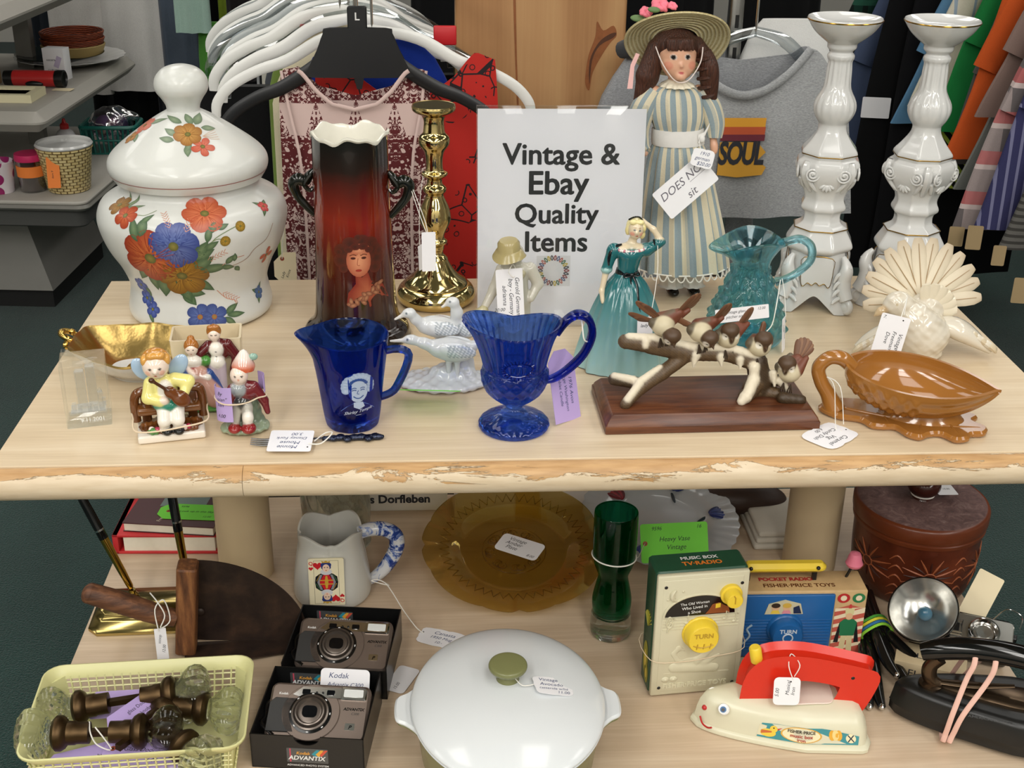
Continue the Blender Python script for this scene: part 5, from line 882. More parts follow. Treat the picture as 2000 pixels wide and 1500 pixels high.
px_ = thing('pixie_figurine', 'small boy figurine in a pointed red hat leaning on a tree stump', 'figurine', (.2475, .079, Z0), 8)
st, mr2 = '#6f7d68', '#6e2226'
mb = MB(); V, F, c = blob([('e', '#8d9a80', (2, 0, 4), (27, 19, 6)), ('c', st, (8, 8, 4), (8, 8, 34), 15, 10), ('c', st, (18, 4, 4), (12, 6, 18), 7, 6)], h=1.3, k=4, disp=lambda G: .7 * np.sin(G[..., 0] * .8) * np.sin(G[..., 2] * .5)); mb.add((V, F), WP, col=c); mb.build('stump_base', px_)
mb = MB(); V, F, c = blob([('e', fl, (0, -3, 66), (9.5, 9.5, 10.5)), ('e', '#9aa0a0', (-2, -4, 50), (9, 8, 8)), ('e', mr2, (6, 0, 46), (13, 9, 12)), ('c', mr2, (14, 0, 50), (24, -2, 34), 6.5, 5), ('c', mr2, (24, -2, 34), (27, -6, 22), 4.5, 3), ('c', mr2, (-8, -2, 50), (-13, -8, 40), 6, 5), ('e', '#3c3c3a', (0, -3, 34), (11, 9, 9)), ('c', '#b4b0a4', (-5, -6, 32), (-7, -10, 16), 5.5, 4.5), ('c', '#b4b0a4', (6, -8, 30), (5, -14, 16), 6, 5.5), ('e', wt, (6, -15, 21), (6, 6, 7)), ('e', '#8c2222', (6, -18, 10), (8, 10, 5.5)), ('e', '#8c2222', (-9, -14, 9), (7, 9, 5))], h=1.1, k=2, paint=[((-4.5, -12, 68), (1.6, 2, 1.1), '#3a3028'), ((3, -12.5, 68), (1.6, 2, 1.1), '#3a3028'), ((-1, -13, 60), (2, 2, .9), '#b84a3c'), ((-1, -13, 64), (1.4, 2, 1.4), '#e0a890')]); mb.add((V, F), WP, col=c); mb.build('boy', px_)
mb = MB(); V, F, U = lathe([(11.5, 70), (12.5, 74), (11.8, 77), (8, 84), (3.5, 91), (0, 93)], 32); k = np.clip((V[:, 2:] - 73) / 12, 0, 1); mb.add((V, F), WP, xf((0, -2, 0), (-4, 4, 0)), col=np.array(lin('#d05a2c')) * (1 - k) + np.array(lin('#ece0d6')) * k); mb.add(ell((16, 2, 84), (5, 3, 4)), WP, col='#8fb0a0'); mb.add(tube([(10, 0, 78), (16, 2, 84)], 1.6, 6), WP, col='#ddd8d0'); mb.build('pointed_hat', px_)
lt = thing('lilac_tag', 'lilac price tag curled around the pointed hat boy figurine', 'price tag', (.2475, .079, Z0), 8)
P = [[(26 * math.sin(a) * (1.02), -3 - 21 * math.cos(a), z + 3.5 * a) for z in (22, 40, 62)] for a in np.linspace(-1.9, -.35, 16)]; b = MB(); b.add(sheet(np.array(P), .4), LILAC)
b.build('curled_card', lt); b = MB(); P2 = [[(26 * math.sin(a), 1 - 14 * math.cos(a), z) for z in (44, 54, 64)] for a in np.linspace(1.25, 2.3, 8)]; b.add(sheet(np.array(P2), .4), LILAC); b.build('card_end', lt); b = MB()
for s, z, sz in (('By', 53, 6), ('"apian"', 46.5, 5.6), ('ken', 40, 6), ('4.00', 27, 6)):
    V, F = text(s, sz, 0, .3); a = V[:, 0] / 22 - .95; b.add((np.c_[26.6 * np.sin(a), -3 - 21.7 * np.cos(a), V[:, 1] + z + 3.5 * a], F), INK)
b.build('handwriting', lt)
MB().add(tube([(-27, 0, 43), (-20, -18, 41), (-4, -25, 42), (8, -21, 42), (18, -16, 44), (27, -6, 42), (20, 16, 42), (-10, 20, 42)], .8, 6, 4, True), MATS['pale rubber band']).build('rubber_band', lt)

# ---------------------------------------------------------------- souvenir fork
STL = M('tarnished silver', '#8e8f92', .25, (60., .15), metal=1.); OXI = M('oxidised silver', '#3a3f50', .3, (90., .4, .8), metal=1.)
fk = thing('souvenir_fork', 'small silver fork with an ornate darkened handle lying at the shelf front', 'fork', (.3285, .0475, Z0), 3)
b = MB()
for k in range(4): b.add(tube([(-69, -6.6 + 4.4 * k, 3.6), (-56, -6.9 + 4.6 * k, 1.6), (-40, -6 + 4 * k, 2.4)], [.7, 1., 1.3], 8, 4), STL)
b.add(tube([(-42, 0, 2.6), (-36, 0, 2.8), (-28, 0, 3.4), (-18, 0, 4), (10, 0, 4)], [7.5, 8, 5.5, 2.4, 2.2], 12, 4, flat=.28), STL); b.build('fork_head', fk)
V, F, c = blob([('c', '#000000', (8, 0, 3.5), (66, 0, 3), 2.6, 3.4)] + [('e', '#000000', (18 + 7.4 * k, 3.2 * math.sin(k * 2.2), 3.4), (5, 4.6, 3.)) for k in range(7)] + [('e', '#000000', (69, 0, 3), (3, 3, 2.6))], h=.8, k=1.2, disp=lambda G: .35 * np.sin(G[..., 0] * 1.6) * np.sin(G[..., 1] * 1.9)); MB().add((V, F), OXI).build('ornate_handle', fk)
tag('price_tag', 'white tag lying over the tines of the small silver fork', (.3025, .0385, .806), (6, 0, 0), 46, 40, 'rect', lines=(('Minnie', 8, 2, 9), ('Mouse', 8, 0, 1), ('Disney Fork', 6.5, -1, -7), ('3.00', 7, -6, -15)), roll=178, ink=INKB, hole=(-19, 12), string=[(.322, .028, .808), (.335, .03, .807), (.346, .044, .812), (.338, .052, .808), (.328, .034, .808)], sr=.7)
# ---------------------------------------------------------------- lower shelf, left
def put(mb, pts, F, mat, col=None): mb.add((np.asarray(pts, float), F), mat, col=col)
def decal(mb, O, mat, X, z=.15): O = np.asarray(O, float); mb.add((np.c_[O, np.full(len(O), z)], [list(range(len(O)))]), mat, X)
FRONT = xf((0, 0, 0), (90, 0, 0))   # drawing plane facing -y, y up
def on(x=0, y=0, z=0, *r): return xf((x, y, z)) @ FRONT @ (xf((0, 0, 0), r) if r else Matrix())
REDB = M('red binder', '#c22a2e', .45); WPG = M('page block', '#e6dfcc', .8, (200., .05)); BRB = M('brown cover', '#4a2024', .4); GYB = M('grey green label', '#6f7f78', .5)
rb = thing('book', 'large red hardcover book lying under the brown paperback at the left', 'book', (.0745, .455, ZL), -2)
b = MB(); b.add(box(150, 128, 4, 1, 1), REDB); b.add(box(150, 128, 4, 1, 1), REDB, xf((0, 0, 27))); b.add(box(8, 128, 31, 1, 1), REDB, xf((-71, 0, 0))); b.build('cover', rb); MB().add(box(128, 120, 23), WPG, xf((4, -1.5, 4))).build('pages', rb)
b2_ = thing('book', 'brown covered paperback book with a green tag on top of the stack', 'book', (.084, .447, ZL + .0312), -8)
b = MB(); b.add(box(128, 104, 12), WPG, xf((0, 0, 1))); b.build('pages', b2_); b = MB(); b.add(box(131, 107, 1.2), BRB); b.add(box(131, 107, 1.4), BRB, xf((0, 0, 13))); b.add(box(84, 50, .3), GYB, xf((14, 22, 14.4))); b.add(box(30, 52, .35), BRB, xf((52, 22, 14.4))); b.add(text('Fredericksburg', 8, .01), M('cream print', '#c8b8a0', .6), xf((-10, -22, 14.8), (0, 0, 80))); b.build('cover', b2_)
tag('price_tag', 'green tag lying on the brown book of the left stack', (.103, .428, ZL + .0463), (0, 0, -6), 92, 42, 'clip', GREENC, lines=(('9596', 6, -12, 12), ('Look up in the Sky', 6.5, 8, -1), ('12.00', 5.5, 26, -14)), hole=(-32, 0), eye=True)
ps = thing('pen_stand', 'stepped polished brass double pen holder base', 'pen stand', (.108, .243, ZL), 1.5)
def oct_(w, d, c): return [(-w / 2 + c, -d / 2), (w / 2 - c, -d / 2), (w / 2, -d / 2 + c), (w / 2, d / 2 - c), (w / 2 - c, d / 2), (-w / 2 + c, d / 2), (-w / 2, d / 2 - c), (-w / 2, -d / 2 + c)]
BRS = M('lacquered brass', '#b09c62', .16, metal=1.)
b = MB(); b.add(loft([[(x, y, z) for x, y in oct_(w, d, c)] for w, d, c, z in ((206, 84, 13, 0), (206, 84, 13, 4), (198, 76, 12, 7), (192, 70, 11, 16), (188, 66, 11, 18), (182, 60, 10, 20), (180, 58, 10, 24), (178, 56, 10, 25))]), BRS); b.build('stepped_base', ps)
GLD = M('gold cap', '#c8a04a', .14, metal=1.); BLKG = M('black lacquer', '#0c0c0d', .12)
for nm, bx, by, dx, dy, lb in (('l', -52, 12, -.40, .12, 'black and gold pen leaning left in the brass pen stand'), ('r', 20, 14, -.10, .16, 'black and gold pen on the right of the brass pen stand')):
    d = np.array([dx, dy, 1.]); d /= np.linalg.norm(d); MB().add(lathe([(7, 25), (7.5, 27), (4.5, 30), (4.5, 34), (0, 34)], 20), BRS, xf((bx, by, 0))).build('pen_socket', ps)
    r0 = np.array([bx, by, 33.]); p = thing('pen', lb, 'pen', (0, 0, 0)); Xp = ps.matrix_basis if False else Matrix.LocRotScale(Vector((.108, .243, ZL)), Euler((0, 0, math.radians(1.5))), None)
    w0 = Xp @ Vector(r0 * .001); p.location = w0; p.rotation_euler = Vector(d).to_track_quat('Z', 'Y').to_euler(); p.rotation_euler.z += 0
    MB().add(lathe([(2.5, 2), (4.2, 6), (5., 30), (5.6, 70), (5.8, 80), (0, 80)], 20), GLD).build('gold_barrel', p); MB().add(lathe([(6, 80), (6, 92), (6.2, 92.5), (6.2, 94), (6., 95), (6, 120), (5, 165), (3.2, 195), (2.4, 199), (0, 200)], 20), BLKG).build('black_cap', p); MB().add(lathe([(6.3, 92), (6.4, 94.5)], 20), M('steel ring', '#c8c8c8', .2, metal=1.)).build('ring', p)
ow = NT('old oiled wood'); f = ow.noise(ow.obj((60, 60, 9)), 1.8, 5., .65); ow.p(col=ow.ramp(f, [(.3, '#3f2414'), (.5, '#6e4426'), (.72, '#98663a')]), rough=.6).bump(f, .001); OW = ow.m
ow2 = NT('old wood handle'); f = ow2.noise(ow2.obj((9, 70, 70), rot=(0, .4, 0)), 1.8, 5., .65); ow2.p(col=ow2.ramp(f, [(.3, '#3a2215'), (.5, '#5e3a24'), (.72, '#85583a')]), rough=.6).bump(f, .001); OW2 = ow2.m
IRN = NT('rusty sheet iron'); f = IRN.noise(IRN.obj(), 30., 5., .6); IRN.p(col=IRN.ramp(f, [(.3, '#1f1614'), (.55, '#35271f'), (.75, '#4a3528')]), rough=.5, metal=.3).bump(f, .0006); IRN = IRN.m
sk_ = thing('grain_scoop', 'old dark metal scoop with a wooden end block and wooden handle', 'scoop', (.139, .162, ZL), 3)
b = MB(); b.add(prism(rrect(25, 30, 5, 3), 126, 2), OW, xf((0, 0, 4), (0, 6, 0))); b.build('end_block', sk_)
b = MB(); b.add(tube([(-8, -6, 56), (-30, -9, 66), (-70, -13, 88), (-102, -15, 104)], [11, 13, 14, 13], 16, 5, flat=1.), OW2); b.add(ell((-103, -15, 104.5), (9, 13, 13), rot=(0, 30, 0)), OW2); b.build('handle', sk_)
n1, n2 = 24, 12; P = np.zeros((n1, n2, 3)); Q = np.zeros((n1, n2, 3))
for i in range(n1):
    a = i / (n1 - 1) * PI / 2 * 1.05
    for j in range(n2): k = j / (n2 - 1); P[i, j] = (10 + 142 * math.sin(a) * k, 14 - 10 * math.sin(k * PI * .5) * .3, 6 + 122 * max(math.cos(a), -.05) * k * (1) + 2 * (1 - k))
b = MB(); b.add(sheet(P, 1.6), IRN)
for i in range(n1):
    u = i / (n1 - 1)
    for j in range(n2): v = j / (n2 - 1); Q[i, j] = (0 + 150 * u, 15 - 62 * v * (1 - .55 * u), 2.5 + 7 * v * v * (1 - u))
b.add(sheet(Q, 1.6), IRN); b.add(ell((20, 10, 52), (6, 3, 6)), IRN); b.build('metal_pan', sk_)
tag('price_tag', 'white paper tag hanging by a knotted string from the wooden scoop handle', (.1165, .134, ZL + .032), (84, 0, 12), 14, 46, lines=(('scoop', 5, 0, 8, 80), ('12.00', 5, 4, -6, 80)), string=[(.104, .158, ZL + .092), (.116, .141, ZL + .09), (.124, .136, ZL + .074), (.118, .133, ZL + .058), (.128, .143, ZL + .062), (.122, .148, ZL + .088), (.112, .14, ZL + .08), (.115, .134, ZL + .052)], sr=.8)

# ---------------------------------------------------------------- basket of glass door knobs
YP = M('pale yellow plastic', '#d2cf96', .35, sss=.1, sssr=(.5, .5, .3), sssc=.01)
kb = thing('plastic_basket', 'pale yellow open weave plastic basket holding glass door knobs', 'basket', (.123, -.0075, ZL), 3.2)
b = MB(); W_, D_, H_ = 236, 160, 55
def rim(w, d, z, r): return [(x, y, z) for x, y in rrect(w, d, r, 5)]
b.add(loft([rim(W_ - 28, D_ - 28, 0, 16), rim(W_ - 26, D_ - 26, 0, 16), rim(W_ - 25, D_ - 25, 8, 16), rim(W_ - 28, D_ - 28, 8, 16), rim(W_ - 28, D_ - 28, 2.5, 16)], True), YP)
b.add(loft([rim(W_ - 14, D_ - 14, H_ - 13, 18), rim(W_ - 10, D_ - 10, H_ - 12, 19), rim(W_ + 4, D_ + 4, H_ - 2, 22), rim(W_ + 4, D_ + 4, H_, 22), rim(W_, D_, H_ + .6, 20), rim(W_ - 12, D_ - 12, H_ - 6, 18), rim(W_ - 16, D_ - 16, H_ - 13, 17)], False), YP)
for sx, sy in ((0, 1), (0, -1), (1, 0), (-1, 0)):
    L = W_ - 40 if sy else D_ - 40; n = int(L / 9)
    for k in range(n + 1):
        t = -L / 2 + L * k / n; a = (t, sy * (D_ - 27) / 2, 7) if sy else (sx * (W_ - 27) / 2, t, 7); c2 = (t * 1.04, sy * (D_ - 13) / 2, H_ - 10) if sy else (sx * (W_ - 13) / 2, t * 1.05, H_ - 10); b.add(tube([a, c2], 1.3, 5), YP)
    for q in (.2, .4, .6, .8):
        z = 7 + (H_ - 17) * q; o2 = 27 - 14 * q; a = (-L / 2 - 6, sy * (D_ - o2) / 2, z) if sy else (sx * (W_ - o2) / 2, -L / 2 - 6, z); c2 = (L / 2 + 6, a[1], z) if sy else (a[0], L / 2 + 6, z); b.add(tube([a, c2], 1.2, 5), YP)
for sx in (-1, 1):
    for sy in (-1, 1): b.add(loft([[(sx * (W_ / 2 - 13 - 12), sy * (D_ / 2 - 13), 4), (sx * (W_ / 2 - 13.5), sy * (D_ / 2 - 13 - 12), 4), (sx * (W_ / 2 - 17), sy * (D_ / 2 - 17), 4)], [(sx * (W_ / 2 - 7 - 14), sy * (D_ / 2 - 7), H_ - 9), (sx * (W_ / 2 - 7), sy * (D_ / 2 - 7 - 14), H_ - 9), (sx * (W_ / 2 - 11), sy * (D_ / 2 - 11), H_ - 9)]]), YP)
b.build('basket_body', kb)
ABR = M('aged brass', '#4c3b26', .38, (60., .25), metal=.9); KG = glass('pressed clear glass', '#f4f7f3', 0., 1.5, .3)
def facet(th, z, i): return 1 + .07 * np.cos(12 * th) * (4 < z < 33)
KP = [(9, -6), (12, -4), (13, 0), (20, 6), (25, 13), (26.5, 20), (25, 27), (20, 32), (12, 34.5), (0, 34)]
def knob_end(mb_g, mb_b, X):
    mb_g.add(lathe(KP, 48, rf=facet), KG, X); mb_b.add(lathe([(8, -44), (12, -43), (12, -30), (13, -28), (13, -20), (17, -17), (19.5, -13), (19.5, -8), (16, -4.5), (12, -3), (0, -3)], 28), ABR, X)
def door_knobs(loc, rot, L, label, both=True):
    o = thing('door_knob', label, 'door knob', loc, rot=rot, group='glass door knobs in the basket'); bb = MB()
    for s in ((1, -1) if both else (1,)):
        g = MB(); X = xf((s * L / 2, 0, 0), (0, 90 * s, 0)); knob_end(g, bb, X); g.build('glass_knob', o)
    bb.add(box(L - 60 if both else 50, 7, 7), ABR, xf((0 if both else L / 2 - 60, 0, -3.5))); bb.build('brass_shank', o); return o
door_knobs((.099, .0165, ZL + .043), (0, -4, 7), 122, 'rear pair of glass door knobs on a brass shank in the yellow basket')
door_knobs((.0845, -.0405, ZL + .0455), (0, 1, 1), 108, 'front pair of glass door knobs on a brass shank in the yellow basket')
door_knobs((.163, .008, ZL + .0385), (0, 3, -6), 70, 'single glass door knob at the right end of the yellow basket', False)
door_knobs((.165, -.0465, ZL + .0385), (0, 2, -42), 56, 'single glass door knob in the front right corner of the yellow basket', False)
door_knobs((.140, -.010, ZL + .037), (0, 6, 60), 44, 'single glass door knob under the shanks in the middle of the yellow basket', False)
for i, (lc, rt, ls, hl, lb) in enumerate((((.092, .034, ZL + .024), (8, 0, 3), (), None, 'lilac tag standing along the back inside the basket of door knobs'),
        ((.122, -.006, ZL + .046), (14, 8, 62), (('glass Door', 7, 0, 5), ('knobs', 7, 4, -5)), (30, 0), 'lilac tag with a brown eyelet between the two pairs of door knobs'),
        ((.133, -.056, ZL + .026), (12, 0, -6), (('Glass Door Knobs', 7.5, 4, 4), ('6.00', 7, 10, -9)), (-36, 6), 'lilac tag tied to the front pair of door knobs'),
        ((.066, -.0625, ZL + .022), (10, 0, 20), (('Glass Knobs', 7, 6, 2),), None, 'lilac tag lying in the front left corner of the basket'))):
    tag('price_tag', lb, lc, rt, 92 if i != 3 else 74, 42 if i != 1 else 36, 'clip', LILAC, lines=ls, hole=hl, eye=True, ink=INK, roll=180 if False else 0, string=([(.1445, .0225, ZL + .055), (.139, .02, ZL + .05), (.1345, .016, ZL + .048), (.143, .026, ZL + .058), (.1475, .014, ZL + .05), (.1405, .017, ZL + .05)] if i == 1 else [(.0735, -.0365, ZL + .057), (.0765, -.0475, ZL + .05), (.083, -.051, ZL + .037), (.0975, -.0515, ZL + .031), (.081, -.043, ZL + .055)] if i == 2 else None), sr=.8)

# ---------------------------------------------------------------- compact cameras in their boxes
BKC = M('black card', '#131313', .28); CAMB = M('taupe metal paint', '#7a6c63', .32, metal=.6); CAMD = M('dark grip', '#262524', .55); CHR = M('chrome', '#d4d2cf', .12, metal=1.); LENS = M('lens glass', '#07080c', .03); WRP = M('white print', '#dcdcda', .5)
def logo(mb, X, w):
    s = w / 40; mb.add(prism(rrect(40, 17, .5, 1), .3), M('silver label', '#5d5f60', .35, metal=.5), X @ xf((0, 0, 0), sc=s)); mb.add(box(1.4, 16, .4), M('red stripe', '#b8485a', .5), X @ xf((-19, 0, 0), sc=s))
    mb.add(text('Kodak', 5, .02, .25), M('gold print', '#d89a3a', .5), X @ xf((-5, 1.5, .5), sc=s)); mb.add(text('ADVANTIX', 7, .03, .2), WRP, X @ xf((-1, -6, .5), sc=s)); mb.add(text('ADVANTIX', 7, .05, .2), BKC, X @ xf((-.7, -6.3, .42), sc=s))
    for k, c in enumerate(('#2f8a9a', '#d8a03a', '#c8503a')): decal(mb, [(4 + k * 4, 2), (9 + k * 4, 7.5), (12 + k * 4, 7.5), (9 + k * 2.2, -1)], M('logo ' + c[1:], c, .5), X @ xf((0, 0, .36 + .02 * k), sc=s), 0)
def camera_box(loc, rz, lb, cl, notch):
    o = thing('camera_box', lb, 'box', loc, rz, group='black camera boxes'); b = MB(); w, d, h, t = 126, 120, 46, 1.4
    b.add(box(w, d, t), BKC)
    for x in (-1, 1): b.add(box(t, d, h), BKC, xf((x * (w - t) / 2, 0, 0)))
    b.add(box(w, t, h), BKC, xf((0, (d - t) / 2, 0)))
    if notch:
        N = [(w / 2, 0), (w / 2, h), (16, h)] + [(15 * math.cos(a), h - 12 * math.sin(a)) for a in np.linspace(0, PI, 13)] + [(-16, h), (-w / 2, h), (-w / 2, 0)]; b.add(prism(N, t), BKC, on(0, -d / 2 + t, 0))
        logo(b, on(0, -d / 2, 20), 46); b.add(text('ADVANCED PHOTO SYSTEM', 3.6, .01), WRP, on(0, -d / 2 - .2, 5))
    else: b.add(box(w, t, h - 6), BKC, xf((0, -(d - t) / 2, 0)))
    logo(b, on(-22, d / 2 - t - .4, 29), 46); b.build('tray', o)
    c = thing('camera', cl, 'camera', (loc[0] + .003, loc[1] - .004, loc[2] + .0245), rot=(29, 0, rz), group='compact cameras'); b = MB()
    # front of the camera faces up: x right, y top of the camera, z lens axis
    b.add(prism(rrect(114, 66, 8, 4), 30, 3, -8), CAMB); b.add(prism(rrect(108, 9, 3, 3, 0, -30), 26, 2, -7), CHR); b.build('camera_body', c)
    b = MB(); b.add(prism([(-56, -26), (-24, -26), (-29, -12), (-29, 8), (-24, 14), (-50, 14), (-56, 8)], 2.2, .8, 21.6), CAMD); b.build('grip', c)
    b = MB(); b.add(prism(circ(33, 40, -8, -2), 2, .6, 21.8), CAMB); b.add(lathe([(21, 23), (21, 27), (19, 27.5), (18, 26), (16.5, 30), (15, 30.5), (13, 28), (11, 28.5), (0, 28.5)], 48), M('bronze lens ring', '#6e655e', .3, metal=.8), xf((-8, -3, 0))); b.add(lathe([(24, 23.2), (24, 24.6), (21, 25), (21, 23)], 48, close=True), BLKG, xf((-8, -3, 0))); b.add(prism(rrect(17, 14, 5, 4, -8, -3), 1, .3, 28.3), LENS)
    for k in range(8): b.add(ell((-8 + 22.4 * math.cos(k * .785), -3 + 22.4 * math.sin(k * .785), 24.8), (1.6, .7, .4), 8, 5, (0, 0, k * 45 + 90)), WRP)
    b.build('lens', c)
    b = MB(); b.add(prism([(-30, 18), (-20, 27), (28, 27), (30, 22), (24, 16.5), (-24, 16.5)], 3, .8, 21.6), CHR); b.add(prism(rrect(9, 6, 1, 2, -16, 21.5), .6, 0, 24.6), LENS); b.add(prism(rrect(9, 6, 1, 2, 12, 21.5), .6, 0, 24.6), LENS); b.add(ell((-4, 21, 25), 1.4, 8, 6), BLKG); b.add(ell((3, 21, 25), 1.4, 8, 6), BLKG); b.build('viewfinder_strip', c)
    b = MB(); b.add(prism(rrect(30, 15, 2, 3, 38, 22), 7, 1.4, 18), CHR); b.add(prism(rrect(22, 9, 1, 2, 38, 22), .6, 0, 25), M('flash lens', '#c8cac8', .2)); b.build('flash', c)
    b = MB(); b.add(text('ADVANTIX', 4.6, .03, .2), BLKG, xf((40, 3, 22.2))); b.add(text('C300', 4, .0, .2), CAMD, xf((42, -2, 22.2))); b.add(prism(rrect(11, 8, 1, 2, 38, -16), .3, 0, 22), CHR); b.add(text('P', 6, .03, .3), BLKG, xf((38, -18.4, 22.4))); b.add(text('Kodak', 4, .01), WRP, xf((-42, 18, 22.2))); b.add(box(30, .4, 1), WRP, xf((14, -31.2, 6))); b.add(box(8, .4, 1), WRP, xf((38, -31.2, 6))); b.build('lettering', c)
    MB().add(tube([(-54, 20, 8), (-62, 10, 10), (-60, -6, 14), (-62, -16, 20), (-46, -30, 22)], 2.4, 8, 5, flat=.5), BLKG).build('wrist_strap', c)
    return o
camera_box((.3385, .1265, ZL), -7, 'black open camera box behind, standing by the queen of hearts mug', 'taupe compact camera in the rear black box', False)
camera_box((.3175, .0015, ZL), -7, 'black open camera box in front with a notched front edge', 'taupe compact camera in the front black box', True)
tag('price_tag', 'white handwritten tag standing behind the camera in the front box', (.3455, .0475, ZL + .037), (66, 0, -7), 58, 30, 'round', lines=(('Kodak', 9, -8, 4), ('Advantix C300', 7, 0, -6)), ink=INKB)
tag('price_tag', 'white tag half under the right side of the rear camera box', (.4095, .095, ZL + .0012), (0, 0, 65), 50, 28, 'round', lines=(('15.00', 6, -14, -2),))

# ---------------------------------------------------------------- queen of hearts mug, swirl glass jar, book
MUGW = M('cream mug glaze', '#cccbc4', .14, (60., .03)); qm = thing('playing_card_mug', 'white panelled mug printed with the queen of hearts and a blue spattered handle', 'mug', (.313, .288, ZL), 5)
QS = Surf([(0, 0), (48, 0), (51, 5), (51.5, 20), (50, 45), (45, 75), (42, 95), (43, 112)]); QP = cr([(46, 0), (51, 4), (52, 18), (50, 40), (46, 66), (43, 84), (43.5, 100)], 5)
def qr(th, z, i): return 1 + min(max((z - 8) / 40, 0), 1) * (-.05 + .055 * np.abs(np.cos(2 * th + PI / 2)) ** .5 * 1.3 - .03 * (np.abs(np.cos(2 * th)) > .97))
b = MB(); b.add(lathe(np.r_[[(0, 0)], QP, [(43, 102), (40.5, 102), (39.5, 97), (39, 84), (42, 66), (46, 40), (46, 12), (0, 9)]], 96, rf=qr, zf=lambda th, r, i: 5 * np.cos(4 * th + PI) * (1 if 26 < i < 37 else 0)), MUGW)
b.build('mug_body', qm)
CX = lambda x, y, z: xf((-7, -49, 49)) @ xf((0, 0, 0), (84, 0, -4)) @ xf((x, y, z))
b = MB(); fr = MB()
def cd(O, c, z=.1): O = np.asarray(O, float); b.add((np.c_[O, np.full(len(O), z)], [list(range(len(O)))]), PNT, CX(0, 0, 0), col=c)
b.add(prism(rrect(46, 68, 2, 3), 2.2, 0, -1.6), PNT, CX(0, 0, 0), col='#ece2c0')
heart = lambda s, x, y, f=1: [(x + s * .062 * 16 * math.sin(t) ** 3, y + f * s * .062 * (13 * math.cos(t) - 5 * math.cos(2 * t) - 2 * math.cos(3 * t) - math.cos(4 * t))) for t in np.linspace(0, 2 * PI, 30)[:-1]]
R_, K_ = '#c8242c', '#1a1a22'
for x in (-16, 16):
    cd([(x - .2, -31), (x + .2, -31), (x + .2, 31), (x - .2, 31)], '#6a6248', .66)
for y in (-31, 31): cd([(-16, y - .2), (16, y - .2), (16, y + .2), (-16, y + .2)], '#6a6248', .66)
b.add(text('Q', 7, .02), PNT, CX(-19.5, 25, .7), col=R_); cd(heart(3, -19.5, 20), R_, .7); cd(heart(6, -11, 24), R_, .7); b.add(text('Q', 7, .02), PNT, CX(0, 0, 0) @ xf((19.5, -25, .7), (0, 0, 180)), col=R_); cd(heart(3, 19.5, -20, -1), R_, .7); cd(heart(6, 11, -24, -1), R_, .7)
for s in (1, -1):
    T = lambda O: [(x * s, y * s) for x, y in O]
    cd(T([(-15, 0), (15, 0), (14, 8), (9, 12), (4, 13.5), (-4, 13.5), (-9, 12), (-14, 8)]), K_, .68 + .0 * s)
    cd(T([(-9, 0), (9, 0), (3, 12), (-3, 12)]), R_, .72); cd(T([(-12, 0), (-9, 0), (-5, 11), (-8, 11)]), '#8a8a90', .73); cd(T([(9, 0), (12, 0), (8, 11), (5, 11)]), '#8a8a90', .73); cd(T([(-2.4, 0), (2.4, 0), (1.2, 9), (-1.2, 9)]), '#c8a03a', .76); cd(T([(-9, 2), (9, 2), (9, 3.4), (-9, 3.4)]), '#c8a03a', .75)
    for q in range(6): cd(T([(-13 + q * .8, 2 + q * 1.6), (-12 + q * .8, 2 + q * 1.6), (-12 + q * .8, 3 + q * 1.6), (-13 + q * .8, 3 + q * 1.6)]), '#c8a03a', .74); cd(T([(12.6 - q * .8, 2 + q * 1.6), (13.6 - q * .8, 2 + q * 1.6), (13.6 - q * .8, 3 + q * 1.6), (12.6 - q * .8, 3 + q * 1.6)]), '#4a8a4a', .74)
    cd(T([(x * 7.5 + 0, 15 + y * 4.6) for x, y in circ(1, 18)]), '#cfcfd2', .78); cd(T([(x * 7, 25 + y * 4.2) for x, y in circ(1, 18)]), '#2a3a7a', .79); cd(T([(x * 6.4, 22 + y * 5) for x, y in circ(1, 18)]), '#2a3a7a', .795); cd(T([(x * 4.6, 20.4 + y * 5.6) for x, y in circ(1, 18)]), '#eccdb4', .83)
    cd(T([(-5, 28), (5, 28), (5.6, 31), (2.6, 29.4), (0, 31.4), (-2.6, 29.4), (-5.6, 31)]), '#c8a03a', .84)
    for x in (-1.9, 1.9): cd(T([(x + a * 1., 21.4 + c * .6) for a, c in circ(1, 10)]), K_, .87)
    cd(T([(a * 1.1, 17.2 + c * .55) for a, c in circ(1, 10)]), R_, .87)
b.build('queen_of_hearts_print', qm)
BLS = NT('blue spatter glaze'); f = BLS.noise(BLS.obj(), 42., 4., .7, 1.); BLS.p(col=BLS.ramp(f, [(.46, '#d0d2d6'), (.51, '#6f86bc'), (.56, '#1f3880')]), rough=.14); MB().add(tube([(38, 4, 88), (54, 5, 92), (72, 6, 90), (86, 7, 79), (88, 7, 62), (80, 6, 43), (66, 4, 25), (50, 2, 14), (44, 1, 12)], [9, 9.5, 10, 10.5, 10.5, 10, 9, 7, 6], 16, 6), BLS.m).build('handle', qm)
tag('price_tag', 'white scalloped tag tied to the queen of hearts mug lying behind the white casserole', (.458, .1765, ZL + .0008), (0, 0, -22), 62, 36, 'scallop', lines=(('Canasta', 9, 2, 6), ('1950 Mug', 7.5, 0, -3), ('10.-', 7, 0, -12)), ink=INKB, hole=(-26, 5), string=[(.373, .281, ZL + .024), (.39, .262, ZL + .026), (.366, .268, ZL + .03), (.385, .262, ZL + .03), (.41, .215, ZL + .018), (.426, .195, ZL + .006), (.436, .187, ZL + .002)], sr=.7)
tagb = thing('glass_jar', 'clear glass jar with swirled ribs behind the queen of hearts mug', 'jar', (.311, .408, ZL))
